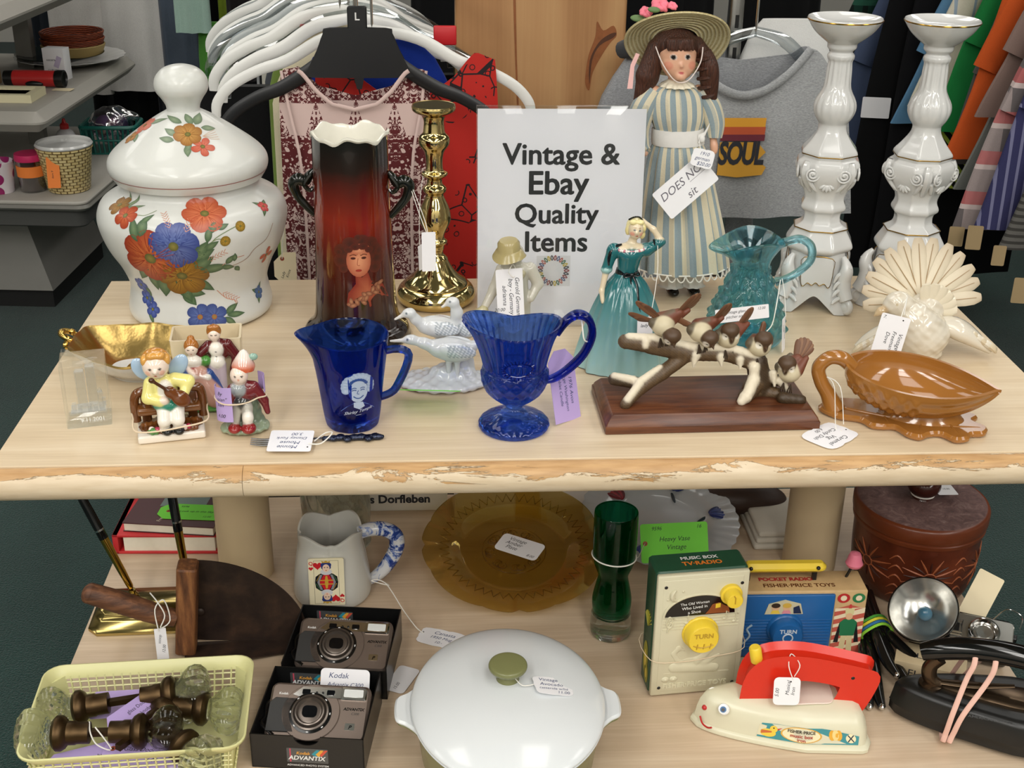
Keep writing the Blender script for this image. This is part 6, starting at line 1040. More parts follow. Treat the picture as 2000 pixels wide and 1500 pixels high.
MB().add(lathe(np.r_[[(0, 1)], cr([(40, 0), (46, 4), (48, 20), (48, 70), (47, 100), (44, 120)], 8), [(41, 121), (44, 100), (45, 70), (45, 20), (42, 8), (0, 7)]], 96, rf=lambda th, z, i: 1 + .03 * np.sin(9 * th + z * .09) * (1 if i < 46 else 0)), KG).build('jar', tagb)
db = thing('book', 'white book with black gothic lettering at the back under the shelf', 'book', (.37, .512, ZL)); b = MB(); b.add(box(200, 24, 62, .6, 1), M('white book cover', '#d8d4cc', .6)); b.add(text('Deutsches Dorfleben', 19, .035), INK, on(-8, -12.3, 14)); b.build('cover', db)
db = thing('book', 'white book with a yellow band lying behind the amber plate', 'book', (.585, .49, ZL)); b = MB(); b.add(box(210, 60, 26, .6, 1), MATS['white book cover']); b.add(box(38, 60.6, 26.6, .3, 1), M('yellow band', '#c8ae5a', .5), xf((4, 0, -.2))); b.build('cover', db)
lp = thing('leather_pouch', 'dark brown leather pouch at the back near the right post', 'pouch', (.905, .48, ZL)); V, F, c = blob([('e', '#000000', (0, 0, 28), (62, 34, 26)), ('e', '#000000', (40, -5, 23), (36, 24, 20))], h=3, k=8); MB().add((V, F), M('brown leather', '#3a2820', .5, (60., .2, .6))).build('pouch', lp)
fc = thing('folded_cloth', 'folded off-white cloth at the back beside the right post', 'cloth', (.955, .425, ZL)); b = MB()
for k in range(3): b.add(box(92 - k * 3, 110 - k * 4, 9, 4, 2), M('off white cloth', '#c9c3b6', .9, (90., .05, .3)), xf((k * 2, k, k * 8.6)))
b.build('folded_layers', fc)

# ---------------------------------------------------------------- amber plate, floral plate, green vase
AMB = glass('amber glass', '#e6d8a4', .02, clear=.55); TILT = 12.5
ap = thing('amber_plate', 'amber pressed glass plate with a wavy rim and a white tag in its centre', 'plate', (.5605, .3335, ZL + .0285), rot=(TILT, 0, 0))
def pr_(th, z, i): return 1 + .028 * np.abs(np.cos(4 * th)) ** .6 * (z > 8) - .04 * np.exp(-((((th + PI / 4) % (PI / 2)) - PI / 4) / .05) ** 2) * (z > 13)
def plate(R, pts, rf, mat, n=128): return lathe(pts, n, rf=rf)
b = MB(); b.add(lathe([(0, 0), (70, 0), (76, 1), (82, 6), (96, 11), (112, 14), (124, 16.5), (124.6, 18), (112, 16.8), (96, 14), (81, 9), (75, 4), (70, 3.2), (0, 3.2)], 160, rf=pr_), AMB); b.build('plate', ap)
b = MB()
for k in range(48):
    a = k * 2 * PI / 48; q = lambda r, da, z: (r * math.sin(a + da), -r * math.cos(a + da), z); b.add(tube([q(90, 0, 12.6), q(103, .065, 15.6), q(90, .13, 12.6)], .8, 5), AMB)
for k in range(8):
    for j in range(3): a = k * PI / 4 + .12 * j; b.add(tube([(34 * math.cos(a) + 6 * math.cos(t + j), 34 * math.sin(a) + 6 * math.sin(t + j), 3.8) for t in np.linspace(0, 5, 10)], .9, 5), AMB)
b.add(tube([(44 * math.cos(t), 44 * math.sin(t), 3.6) for t in np.linspace(0, 2 * PI, 60)[:-1]], .8, 5, 0, True), AMB); b.build('pressed_pattern', ap)
tag('price_tag', 'white tag lying in the middle of the amber glass plate', (.5685, .3335, ZL + .037), (TILT, 0, -33), 66, 34, 'round', lines=(('Vintage', 9, -8, 7), ('Amber', 9, -10, -1), ('Plate', 9, -10, -9), ('8.00', 6.5, 22, -13)))
wp_ = thing('floral_plate', 'white fluted rim plate painted with blue and red tulips', 'plate', (.777, .412, ZL + .0225), rot=(9, 3, 0))
b = MB(); b.add(lathe([(0, 0), (62, 0), (68, 2), (74, 7), (92, 12), (113, 16), (114, 17.5), (92, 15), (73, 10.5), (66, 5.5), (60, 3.5), (0, 3.5)], 144, rf=lambda th, z, i: 1 + (.012 * np.cos(36 * th) if z > 10 else 0), zf=lambda th, r, i: (.9 * np.cos(36 * th) if 88 < r < 112 else 0)), M('grey white glaze', '#b4b7ba', .12)); b.build('plate', wp_)
b = MB()
for (cx, cy, a, c1, c2) in ((72, 8, .2, '#3a4a8a', '#22306a'), (-52, 38, 2., '#9a2a34', '#6a1a24'), (-30, -62, -1.8, '#3a4aa0', '#26348a'), (30, 60, 1.2, '#3a4a8a', '#22306a')):
    for k in range(-2, 3): d = a + k * .28; b.add(ell((cx + 13 * math.cos(d), cy + 13 * math.sin(d), 1.2 + float(np.interp(math.hypot(cx + 13 * math.cos(d), cy + 13 * math.sin(d)), [0, 60, 66, 73, 92, 113], [3.5, 3.5, 5.5, 10.5, 15, 16.5]))), (12, 5, 2.2), 14, 6, (0, 0, math.degrees(d))), PNT, col=c1 if k % 2 else c2)
    b.add(ell((cx - 6 * math.cos(a), cy - 6 * math.sin(a), 6.5), (14, 2.4, 1.6), 12, 6, (0, 0, math.degrees(a) + 25)), PNT, col='#22323a')
b.build('tulip_decoration', wp_)
GG = glass('bottle green glass', '#3aa884'); gv = thing('green_vase', 'tall waisted dark green glass vase with a clear foot', 'vase', (.6766, .1817, ZL))
GP = [(0, 30), (20, 30), (23.5, 36), (25, 46), (25, 56), (22.5, 70), (19.5, 84), (19.5, 92), (24, 104), (26.5, 116), (27.5, 140), (27.5, 178), (26.5, 180), (25, 178), (24.8, 140), (23.5, 116), (20, 104), (16, 92), (16, 84), (18, 72), (20, 56), (18, 44), (0, 41)]
b = MB(); b.add(lathe(cr(GP, 2), 64), GG); b.build('green_body', gv); MB().add(lathe([(0, 0), (22, 0), (25, 2.5), (26.3, 8), (26.3, 20), (25.6, 32), (24, 36), (20.6, 29.6), (0, 29.6)], 64), KG).build('clear_foot', gv)
MB().add(tube([(27.9 * math.sin(a), -27.9 * math.cos(a), 118 + 2 * math.cos(a + 1)) for a in np.linspace(0, 2 * PI, 40)[:-1]], .9, 6, 0, True), STR).build('string_loop', gv)
tag('price_tag', 'bright green tag for the heavy vase leaning beside the green vase', (.772, .275, ZL + .0765), (62, 0, 3), 92, 52, 'rect', GREENC, lines=(('9596', 7, -24, 17), ('16', 7, 34, 18), ('Heavy Vase', 9, 0, 2), ('Vintage', 9, 2, -9), ('25.00', 8, 26, -21)), hole=(-40, 0), eye=True, string=[(.704, .178, ZL + .117), (.712, .205, ZL + .1), (.726, .255, ZL + .082), (.732, .272, ZL + .078)])

# ---------------------------------------------------------------- casserole
AVO = M('avocado enamel', '#76784f', .25); WEN = M('white enamel', '#d8dcde', .16, coat=.3); co = thing('casserole', 'casserole with a white enamel lid and avocado green knob and sides', 'casserole', (.531, -.050, ZL))
OVL = xf((0, 0, 0), (0, 0, 0), (1, 1.24, 1))
b = MB(); b.X = OVL; b.add(lathe([(0, 0), (78, 0), (88, 4), (96, 22), (100, 58), (102, 76), (99, 76), (96, 58), (92, 22), (84, 8), (0, 6)], 96), AVO); b.build('pot', co)
for s in (-1, 1):
    O = cr([(96, -42), (104, -34), (112, -26), (121, -20), (124, -10), (124, 10), (121, 20), (112, 26), (104, 34), (96, 42), (92, 20), (92, -20)], 4, True); b = MB(); b.add(prism([(s * x, s * y) for x, y in O], 6, 2.2, 70), WEN); b.add(prism([(s * x, s * y) for x, y in O * .985], 3, 1, 67.6), AVO); b.build('lug_handle', co)
b = MB(); b.X = OVL; b.add(lathe(cr([(0, 78), (97, 77.6), (103.5, 79), (106, 81), (104.5, 84), (96, 89), (76, 96), (46, 102), (20, 104), (0, 104.4)], 4), 112), WEN); ld_ = b.build('lid', co)
MB().add(lathe(cr([(13, 110), (12, 114), (11, 117), (14, 121), (19, 124), (21.2, 127), (21, 130), (18.5, 131.8), (8, 132.6), (0, 132.8)], 4), 48), AVO, xf((0, 10, -7))).build('knob', ld_)
tag('price_tag', 'white scalloped tag lying on the white casserole lid', (.579, -.053, ZL + .1025), (-4, 14, 0), 44, 33, 'scallop', lines=(('Vintage', 7.5, -3, 8), ('Avocado', 7.5, -1, 0), ('casserole w/lid', 5.5, 0, -6.5), ('11.00', 6.5, 10, -13)), ink=INKB, roll=8, string=[(.538, -.047, ZL + .11), (.545, -.056, ZL + .1075), (.552, -.0565, ZL + .107), (.559, -.054, ZL + .1065)], sr=.6)
# ---------------------------------------------------------------- musical toy radios
IVP = M('ivory plastic', '#d0caae', .35, (40., .03)); DGR = M('dark green litho paper', '#1f4a34', .35, (70., .2)); YEL = M('yellow plastic', '#e8c93a', .3); YED = M('dark yellow relief', '#b8942a', .4); OLV = M('olive print', '#a09a2e', .5); CRM = M('cream print edge', '#cfc6a4', .6); ORP = M('orange print', '#d8792a', .5)
def flat(mb, O, mat, X, z=.2): decal(mb, O, mat, X, z)
r1 = thing('toy_radio', 'cream fronted toy music box radio with yellow dials and dark green sides', 'toy radio', (.7605, .0775, ZL), 5.5)
b = MB(); b.add(prism(rrect(111, 40, 5, 4, 0, 4), 172, 2.5, 1), DGR); F0 = on(0, -22.5, 0)
SD = xf((-55.6, 0, 0), (0, 0, 0)) @ xf((0, 0, 0), (0, 0, -90)) @ FRONT
for cx, cy, rx, ry in ((-4, 40, 10, 24), (2, 22, 8, 14)): flat(b, [(cx + a, cy + c) for a, c in circ(rx, 20, ry=ry)], OLV, SD, .3); flat(b, [(cx + a, cy + c) for a, c in circ(rx * .45, 16, ry=ry * .5)], YEL, SD, .5)
for k in range(9): a = -1.1 + k * .28; b.add(tube([(-2, 88, .4), (-2 + 14 * math.sin(a), 92 + 16 * math.cos(a), .4)], .7, 5), OLV, SD)
TP = xf((0, 2, 173.2)); b.add(text('MUSIC BOX', 8.5, .03), WRP, TP @ xf((2, 5, .2))); b.add(text('TV·RADIO', 10.5, .035), ORP, TP @ xf((3, -7, .2))); b.build('case', r1)
b = MB(); b.add(box(110, 8, 170, 2.5, 1), IVP, xf((0, -19, 2))); b.add(box(96, 2, 158, 1, 1), IVP, xf((0, -22.4, 8)))
for x, z in ((-45, 157), (46, 156), (-45, 14), (46, 14)): b.add(ell((x, -23.4, z), (2.2, .8, 2.2), 10, 6), BLK)
for k in range(5): b.add(box(92, .9, .8), IVP, xf((0, -23.7, 98 + 4.2 * k)))
for x, z, s in ((-38, 106, 1), (-18, 110, .8), (28, 112, .8), (40, 108, .9)):
    b.add(ell((x, -24, z - 5 * s), (3 * s, 1, 2.4 * s), 10, 6), IVP); b.add(tube([(x + 2.6 * s, -24, z - 5 * s), (x + 2.6 * s, -24, z + 9 * s), (x + 6 * s, -24, z + 6 * s)], .8, 6), IVP)
b.add(tube([(-40, -24, 94), (-38, -24, 104), (-35, -24, 112), (-39, -24, 116), (-42, -24, 106), (-38, -24, 101), (-34, -24, 105), (-38, -24, 109)], 1, 6, 4), IVP)
b.add(tube([(-33, -24, 153), (-37, -24, 148), (-36, -24, 141), (-30, -24, 137)], [1, 3, 3, 1], 8, 4), IVP)
for x, z in ((-24, 150), (-22, 142), (-42, 140)): b.add(ell((x, -23.8, z), (1.6, .8, 1.6), 8, 5), IVP)
V, F, c = blob([('c', '#ffffff', (-28, -23.5, 42), (22, -23.5, 38), 7, 6), ('e', '#ffffff', (-4, -23.5, 46), (22, 3, 10)), ('c', '#ffffff', (-22, -24, 48), (-30, -24, 62), 4, 3), ('c', '#ffffff', (-30, -24, 62), (-24, -24, 70), 3, 3.4), ('c', '#ffffff', (-24, -24, 70), (-17, -24, 66), 3, 1.4), ('c', '#ffffff', (0, -24, 50), (16, -24, 64), 6, 3), ('c', '#ffffff', (8, -24, 46), (26, -24, 56), 5, 2), ('c', '#ffffff', (-40, -23.6, 34), (40, -23.6, 32), 1.4, 1.4)], h=1.3, k=2); V[:, 1] = -22.8 + (V[:, 1] + 22.8) * .35; b.add((V, F), IVP)
for x in (-38, -28): b.add(ell((x, -23.8, 26), (5, 1.4, 4), 12, 6), IVP); b.add(ell((x, -25, 26), (2, 1, 2), 10, 6), IVP)
b.add(text('FISHER·PRICE TOYS', 9.2, .04, 0, 'CENTER', 1, .08), IVP, on(-1, -23.2, 13)); b.build('front_panel', r1)
b = MB(); O = [(42 * math.cos(a), 28 * math.sin(a)) for a in np.linspace(0, PI, 25)]; b.add(prism(O, .8), BLKG, on(-2, -23.3, 116)); RM2 = [(x * 1.04, -23.8, 115.4 + y * 1.05) for x, y in O]; b.add(tube([(x - 2, y, z) for x, y, z in RM2], 1.6, 8, 0, True), IVP)
for s, y, sz in (('The Old Woman', 15.5, 5.), ('Who Lived in', 9.5, 5.6), ('a Shoe', 3, 5.8)): b.add(text(s, sz, .01), WRP, on(-9, -24.3, 116 + y, 0, 0, 4))
flat(b, [(6, 1), (36, 1), (34, 9), (28, 12), (22, 16), (14, 14), (10, 6)], M('brown print', '#8a4a22', .5), on(-2, -24.2, 116)); flat(b, [(18, 8), (24, 9), (24, 15), (18, 14)], YEL, on(-2, -24.3, 116)); b.build('picture_window', r1)
b = MB(); b.add(lathe([(22, 0), (22, 2), (20.5, 3), (19, 15), (17.5, 17), (0, 17)], 60, rf=lambda th, z, i: 1 + .012 * np.cos(30 * th) * (1 if 2 < z < 16 else 0)), YEL, xf((0, -23, 91)) @ FRONT); b.add(text('TURN', 8.6, .035), YED, on(0, -40.3, 94)); b.add(tube([(x, -40.2, 84 - 6 * math.cos(x * .09) + 3) for x in range(-12, 13, 3)], .8, 5), YED)
for x in (-8, 0, 8): b.add(tube([(x, -40.3, 79), (x + 1, -40.3, 86)], .7, 5), YED)
b.build('turn_knob', r1)
b = MB(); b.add(lathe([(13, 0), (13, 5), (10.5, 6), (10, 17), (9, 18.5), (0, 18.5)], 40), YEL, xf((33, -23, 143)) @ FRONT); b.add(tube([(33, -41.8, 140), (33, -41.8, 148), (31, -41.8, 151)], .7, 5), YED); b.build('small_dial', r1)
MB().add(tube([(-57, -22, 55), (-57.5, 24, 60), (0, 25.5, 62), (57, 24, 64), (56.5, -24, 64), (20, -26, 56), (-20, -26, 52)], .5, 6, 4, True), MATS['pale rubber band']).build('rubber_band', r1)
r2 = thing('toy_radio', 'blue fronted toy pocket radio with a soldier picture behind the cream toy radio', 'toy radio', (.905, .148, ZL), -1)
BLP = M('blue plastic', '#1f5f9e', .3); TAN = M('worn tan litho paper', '#c8a878', .5, (60., .2)); b = MB(); b.add(box(164, 46, 97, 3, 1), TAN); TP = xf((0, 0, 97)); b.add(text('FISHER·PRICE TOYS', 10.5, .02), M('brown print line', '#6a3c1c', .5), TP @ xf((-2, -14, .3))); b.add(text('POCKET RADIO', 9.5, .05), M('red print', '#a82a2a', .5), TP @ xf((-16, 0, .3)))
S2 = on(62, -23.2, 0); flat(b, [(-19, 3), (19, 3), (19, 70), (0, 76), (-19, 70)], M('striped backing', '#c05a4a', .5), S2, .2)
for k in range(6): flat(b, [(-19, 6 + 12 * k), (19, 16 + 12 * k if k < 5 else 72), (19, 21 + 12 * k if k < 4 else 72), (-19, 11 + 12 * k)], M('cream stripe', '#e8d8b8', .5), S2, .3)
for O, cc in (([(-9, 2), (-2, 2), (0, 30), (-7, 32)], '#d8c89a'), ([(9, 2), (2, 2), (0, 30), (7, 32)], '#d8c89a'), ([(-9, 30), (9, 30), (11, 50), (6, 55), (-6, 55), (-11, 50)], '#23734a'), ([(-16, 20), (-11, 50), (-9, 52), (-10, 20)], '#16161a'), ([(16, 20), (11, 50), (9, 52), (10, 20)], '#16161a'), ([(-9, 34), (-7, 32), (9, 50), (7, 53)], '#e8dfa0'), ([(9, 34), (7, 32), (-9, 50), (-7, 53)], '#e8dfa0'), ([(a * 4.5, 59 + c * 5) for a, c in circ(1, 14)], '#e0b48c'), ([(-5, 61), (5, 61), (6, 71), (-6, 71)], '#d8cf9a'), ([(-2, 71), (2, 71), (1, 77), (-1, 77)], '#c83a3a')): flat(b, O, M('toy print ' + cc[1:], cc, .5), S2, .4 + .03 * len(O))
for x, cc in ((-10, '#b82a2a'), (9, '#2f7a4a')): flat(b, [(x + a * 8, 86 + c * 7) for a, c in circ(1, 18)], M('toy print ' + cc[1:], cc, .5), S2, .3); flat(b, [(x + a * 4, 86 + c * 4) for a, c in circ(1, 18)], M('cream stripe', '#e8d8b8', .5), S2, .4)
b.build('wooden_case', r2)
b = MB(); b.add(box(122, 5, 92, 2, 1), BLP, xf((-20, -24, 1)))
for k in range(11): b.add(box(116, 1, 1.6, .4, 1), BLP, xf((-20, -26.8, 12 + 4.4 * k)))
b.add(prism([(-24, 0), (24, 0), (20, 15), (0, 21), (-20, 15)], .8), CRM, on(-22, -26.5, 66))
for x, cc, hc in ((-11, '#e8c84a', '#3a2a1a'), (3, '#e0909a', '#d8b04a')): flat(b, [(x + a * 5, 76 + c * 5.5) for a, c in circ(1, 16)], M('toy print e0b48c', '#e0b48c', .5), on(-22, -27.4, 0), .2); flat(b, [(x - 6, 67), (x + 6, 67), (x + 4, 72), (x - 4, 72)], M('toy print ' + cc[1:], cc, .5), on(-22, -27.4, 0), .25); flat(b, [(x + a * 5.6, 79 + c * 3.6) for a, c in circ(1, 16)], M('toy print ' + hc[1:], hc, .5), on(-22, -27.4, 0), .35)
flat(b, [(12, 67), (22, 67), (18, 79), (11, 76)], M('toy print 1e2a4a', '#1e2a4a', .5), on(-22, -27.4, 0), .2); b.add(tube([(-70, -27, 22), (-62, -27, 34), (-66, -27, 44), (-60, -27, 50)], 1.4, 6, 5), M('pale blue relief', '#a8c0d0', .4)); b.build('blue_face', r2)
b = MB(); b.add(lathe([(23, 0), (22.5, 3), (20, 5), (19.5, 17), (18, 19.5), (0, 19.5)], 56, rf=lambda th, z, i: 1 + .012 * np.cos(26 * th) * (1 if 4 < z < 18 else 0)), BLP, xf((-19, -26, 44)) @ FRONT); PW = M('white relief', '#c8d4de', .5); b.add(text('TURN', 8, .03), PW, on(-19, -45.8, 50)); b.add(tube([(-19 + 6 * math.cos(a), -45.8, 43 + 6 * math.sin(a)) for a in np.linspace(0, 2 * PI, 20)[:-1]], 1, 6, 0, True), PW)
for x in range(-30, -7, 4): b.add(tube([(x, -45.8, 32 + abs(x + 19) * .2), (x + 2, -45.8, 35 + abs(x + 19) * .2)], .9, 5), PW)
b.build('turn_knob', r2)
b = MB(); b.add(prism(rrect(104, 18, 8, 4, -20, 0), 13, 5, 112), YEL)
for x in (-64, 20): b.add(ell((x, -9, 121), 2.6, 10, 6), BLK); b.add(box(5, 6, 20), BLK, xf((x, 4, 96)))
b.build('carry_handle', r2); b = MB(); b.add(tube([(62, 8, 96), (70, 8, 118)], 1.8, 8), BLK); b.build('antenna', r2)
MB().add(lathe([(0, 112), (9, 113), (11, 117), (9, 122), (8.5, 126), (6.5, 131), (0, 133)], 32), M('pink plastic', '#d8748a', .4), xf((70, 8, 0))).build('antenna_knob', r2)

# ---------------------------------------------------------------- toy iron with a face
IVI = M('ivory iron plastic', '#d6d2b8', .28, (30., .02)); RDP = M('red orange plastic', '#d42c18', .3); ti = thing('toy_iron', 'cream toy flat iron with a smiling face and red orange handle', 'toy iron', (.857, .0, ZL), -4)
def hull(s, n=64, x0=-106, x1=92, w=52):
    P = []
    for i in range(n):
        u = i / n * 2; sg = 1 if u < 1 else -1; u = u if u < 1 else 2 - u; x = x0 + (x1 - x0) * u; yy = w * min(1, (u / .62)) ** .5 * (1 if u < .93 else math.sqrt(max(0, 1 - ((u - .93) / .07) ** 2)) * .3 + .7 if u < 1 else .7); P.append((x * s[0], sg * max(yy, .4) * s[1], s[2]))
    return P
b = MB(); b.add(loft([hull((1, 1, 0)), hull((1.02, 1.04, 1)), hull((1.02, 1.04, 5)), hull((1, 1.0, 7)), hull((.98, .95, 8)), hull((.96, .9, 22)), hull((.93, .84, 33)), hull((.89, .72, 40)), hull((.8, .5, 44)), hull((.55, .25, 46)), hull((.1, .03, 46.6))]), IVI); bd = b.build('body', ti)
b = MB(); O = cr([(-46, 32), (-49, 50), (-45, 74), (-34, 90), (-14, 97), (16, 97), (52, 90), (84, 82), (94, 77), (91, 60), (82, 36), (76, 32), (60, 32), (56, 36), (63, 58), (60, 69), (34, 76), (8, 78), (-6, 72), (-9, 52), (-8, 32), (-22, 30)], 3, True); b.add(prism([(x, z) for x, z in O], 29, 7), RDP, xf((0, 14.5, 0)) @ FRONT); b.build('handle', ti)
b = MB(); b.add(lathe([(7, 0), (7, 18), (5.5, 20), (0, 20)], 24), YEL, xf((-38, 0, 87), (0, -12, 0))); b.build('yellow_button', ti)
b = MB(); b.add(prism(cr([(-14, -22), (30, -24), (50, -18), (50, 18), (30, 24), (-14, 22)], 4, True), 2, .6, 45.4), M('pale pink panel', '#e4d2c4', .4)); b.build('top_panel', ti)
b = MB(); b.add(ell((70, -14.2, 78), (2.4, 1, 2.4), 10, 6), BLK, xf((0, 0, -2))); b.build('screw', ti)
WHP = M('eye white', '#f2f2ee', .2); b = MB()
for x, y, z in ((-75, -24, 36.5), (-84, 3, 38)):
    X = xf((x, y, z), (38, -20, 0)); b.add(lathe([(6.5, -3), (6.5, .8), (5.8, 1.6), (5, 1), (0, 1.3)], 24), WHP, X); b.add(prism(circ(3.6, 18), .4), M('eye blue', '#3a6a9a', .3), X @ xf((-.6, -.6, 1.2))); b.add(prism(circ(2.1, 14), .4), BLKG, X @ xf((-.8, -1, 1.5)))
b.build('eye', ti)
b = MB(); b.add(ell((-94.5, -10, 27), 3.2, 12, 8), M('red plastic', '#b82a2a', .3)); b.build('nose', ti)
b = MB(); b.add(tube([(-99, -12, 16), (-97, -20, 12), (-92, -27, 12), (-88, -30.5, 15)], 1.1, 6, 4), MATS['red plastic']); b.build('mouth', ti)
# printed sticker follows the side wall
def side(s, h):  # s along x, h up the wall
    u = (s + 106) / 198; h = 1. + np.asarray(h) * .92; k = np.interp(h, [7, 8, 22, 33], [1, .95, .9, .84]); yy = -52 * np.minimum(1, u / .62) ** .5 * k; return np.stack([s * np.interp(h, [8, 33], [.98, .93]), yy - .45, h], -1)
b = MB(); TEAL = '#3f8e96'
def st(O, c, o=0.): O = np.asarray(O, float); V = side(O[:, 0], O[:, 1]); V[:, 1] -= o; b.add((V, [list(range(len(O)))]), PNT, col=c)
top = [(x, 9.5) for x in np.linspace(-38, 78, 14)] + [(x, 30 - max(0, (x - 40)) * .22 - max(0, -x - 20) * .1) for x in np.linspace(80, -34, 14)]; st(top, TEAL)
st([(12 + a * 24, 20 + c * 10) for a, c in circ(1, 30)], '#d8a84a', .12); st([(12 + a * 22, 20 + c * 9) for a, c in circ(1, 30)], '#ece0b8', .2)
st([(-26 + a * 9, 17 + c * 5.5) for a, c in circ(1, 18)], '#e8c84a', .15); st([(-20 + a * 4.5, 23 + c * 4.5) for a, c in circ(1, 14)], '#e8c84a', .2); st([(-16, 24), (-10, 26), (-15, 22)], '#c83a2a', .25); st([(-20 + a, 24.4 + c) for a, c in circ(.9, 8)], '#222222', .3); st([(-34, 15), (-22, 18), (-22, 20), (-34, 20)], '#c86a3a', .25); st([(-38, 12), (-30, 12), (-28, 26), (-36, 27)], '#dcd4b4', .1)
for a in (-.6, 0, .6): st([(52 + 7 * math.sin(a) + 4 * math.cos(q), 20 + 2 * math.cos(a) + 7 * math.sin(q)) for q in np.linspace(0, 2 * PI, 12)[:-1]], '#e0a83a' if a else '#ecd08a', .15 + .05 * (a == 0))
st([(70 + a * 6, 18 + c * 6) for a, c in circ(1, 18)], '#ece0b8', .15); st([(66, 14), (67, 13), (74, 22), (73, 23)], '#2a3a4a', .2); st([(66, 22), (67, 23), (74, 14), (73, 13)], '#2a3a4a', .2)
for s, x, h, sz, c in (('FISHER·PRICE', 12, 22.5, 5.6, '#2a2018'), ('music box', 12, 16.6, 6.4, '#a8342a'), ('iron', 12, 11.6, 6, '#a8342a')): V, F = text(s, sz, .02); W = side(V[:, 0] + x, V[:, 1] + h); W[:, 1] -= .35; b.add((W, F), PNT, col=c)
b.build('sticker', ti)
tag('price_tag', 'white tag hanging by a safety pin from the red toy iron handle', (.8485, -.0265, ZL + .066), (78, 0, -4), 30, 34, 'round', lines=(('Musical', 6, 3, 4, 86), ('Iron', 6, 9, 0, 86), ('5.00', 6, -9, -2, 86)), hole=(4, 12), string=[(.857, -.021, ZL + .082), (.862, -.02, ZL + .097), (.856, -.004, ZL + .1005), (.85, -.018, ZL + .095), (.855, -.0245, ZL + .08)], sr=.6)

# ---------------------------------------------------------------- carved canister
cw_ = NT('carved red brown wood'); u = cw_.n('SeparateXYZ', {0: cw_.attr('uvw').outputs[1]}); f = cw_.noise(cw_.obj(), 14., 4., .6); g = cw_.n('TexVoronoi', {0: cw_.obj(), 'Scale': 38.}, feature='DISTANCE_TO_EDGE').outputs[0]
cw_.p(col=cw_.ramp(f, [(.3, '#3e190e'), (.55, '#5c2815'), (.75, '#74371f')]), rough=.3).bump(g, .0012); cn = thing('carved_canister', 'reddish carved wooden canister with a flat fuzzy lid and knob', 'canister', (1.107, .288, ZL)); CWD = M('red brown wood', '#663018', .3, (30., .2))
CS = Surf([(66, 0), (72, 4), (80, 25), (83, 60), (84, 100)], 6); b = MB(); b.add(lathe(np.r_[[(0, 0)], CS.P, [(80, 102), (0, 102)]], 72), cw_.m)
CAR2 = M('carved light line', '#9a5430', .45); CDK = M('carved dark line', '#3a150a', .5)
for p0 in (-1.15, -.1, .95):
    for k in range(16): a = k * PI / 8; b.add(tube(CS.patch(p0, 62, [(7 * math.cos(a), 7 * math.sin(a)), (20 * math.cos(a), 17 * math.sin(a)), ((33 + 6 * (k % 2)) * math.cos(a), (24 + 6 * (k % 2)) * math.sin(a))], .2), [.6, 1.5, .4], 6, 3), CAR2 if k % 2 else CDK)
    b.add(tube(CS.patch(p0, 62, [(8 * math.cos(a), 7 * math.sin(a)) for a in np.linspace(0, 2 * PI, 20)[:-1]], .3), .9, 6, 0, True), CAR2)
    for k in range(5): b.add(tube(CS.patch(p0 + .52, 20 + k * 15, [(-10, 0), (0, 9), (10, 0)], .2), [.4, 1.4, .4], 6, 4), CAR2)
b.build('carved_body', cn)
b = MB(); b.add(lathe([(0, 100), (85, 100), (87, 101), (87.5, 106), (85, 108), (88, 110), (89, 114), (89, 127), (87.5, 130), (85, 131)], 72), CWD); fz = NT('brushed hide'); f = fz.noise(fz.obj((1, 1, 1)), 60., 6., .75, 1.2); fz.p(col=fz.ramp(f, [(.3, '#4a3230'), (.55, '#6e524e'), (.78, '#9a827c')]), rough=.7).bump(f, .0015); b.add(lathe([(0, 130.6), (85.5, 130.6), (82, 131.6), (0, 132.4)], 72), fz.m); l_ = b.build('lid', cn)
b = MB(); b.add(lathe(cr([(13, 132), (12, 136), (18, 142), (22, 150), (20, 160), (10, 166), (0, 167)], 5), 40), M('dark polished wood', '#3a160e', .15)); b.add(tube([(15 * math.sin(a), -15 * math.cos(a), 138) for a in np.linspace(0, 2 * PI, 24)[:-1]], .9, 6, 0, True), STR); b.build('lid_knob', l_)
tag('price_tag', 'small torn white tag behind the knob of the carved canister', (1.135, .285, ZL + .1445), (8, 6, 10), 30, 22, 'rect', lines=(('10.00', 5, 2, 0),))

# ---------------------------------------------------------------- flash camera, flash carton, cutlery
fl_ = thing('flash_camera', 'old black and silver box camera with a round silver flash reflector', 'camera', (1.112, .131, ZL + .0115), rot=(24, 0, -24)); SIL = M('brushed silver', '#c2c1bc', .22, (120., .08), metal=.9)
b = MB(); b.add(box(118, 52, 34, 6, 2), BLKG, xf((4, 0, 0))); b.add(prism(rrect(74, 46, 6, 3, 28, -2), 3, 1, 33), SIL); b.add(box(8, 8, 12, 2, 1), BLK, xf((66, 4, 20))); b.build('camera_body', fl_)
b = MB(); b.add(lathe([(15, 36), (19, 37), (19, 44), (17, 45), (16, 43), (13, 39), (0, 38)], 40), CHR, xf((30, -4, 0))); b.add(lathe([(12, 39.5), (9, 42), (0, 41)], 24), SIL, xf((30, -4, 0))); b.build('winding_dial', fl_)
b = MB()
for z in (36, 42): b.add(tube([(-22, -12, z), (4, -12, z), (4, 6, z), (-22, 6, z)], 1.6, 6, 0, True), SIL)
b.add(box(20, 12, 2), BLK, xf((-9, -3, 37))); b.build('viewfinder', fl_)
RFX = xf((-38, 0, 40), (14, -14, 0)); b = MB(); b.add(lathe([(0, 2), (10, 2), (22, 8), (33, 18), (40, 30), (41.5, 31), (40.5, 32), (38, 29), (31, 19), (21, 10.5), (9, 6), (0, 5)], 64), SIL, RFX); b.build('flash_reflector', fl_)
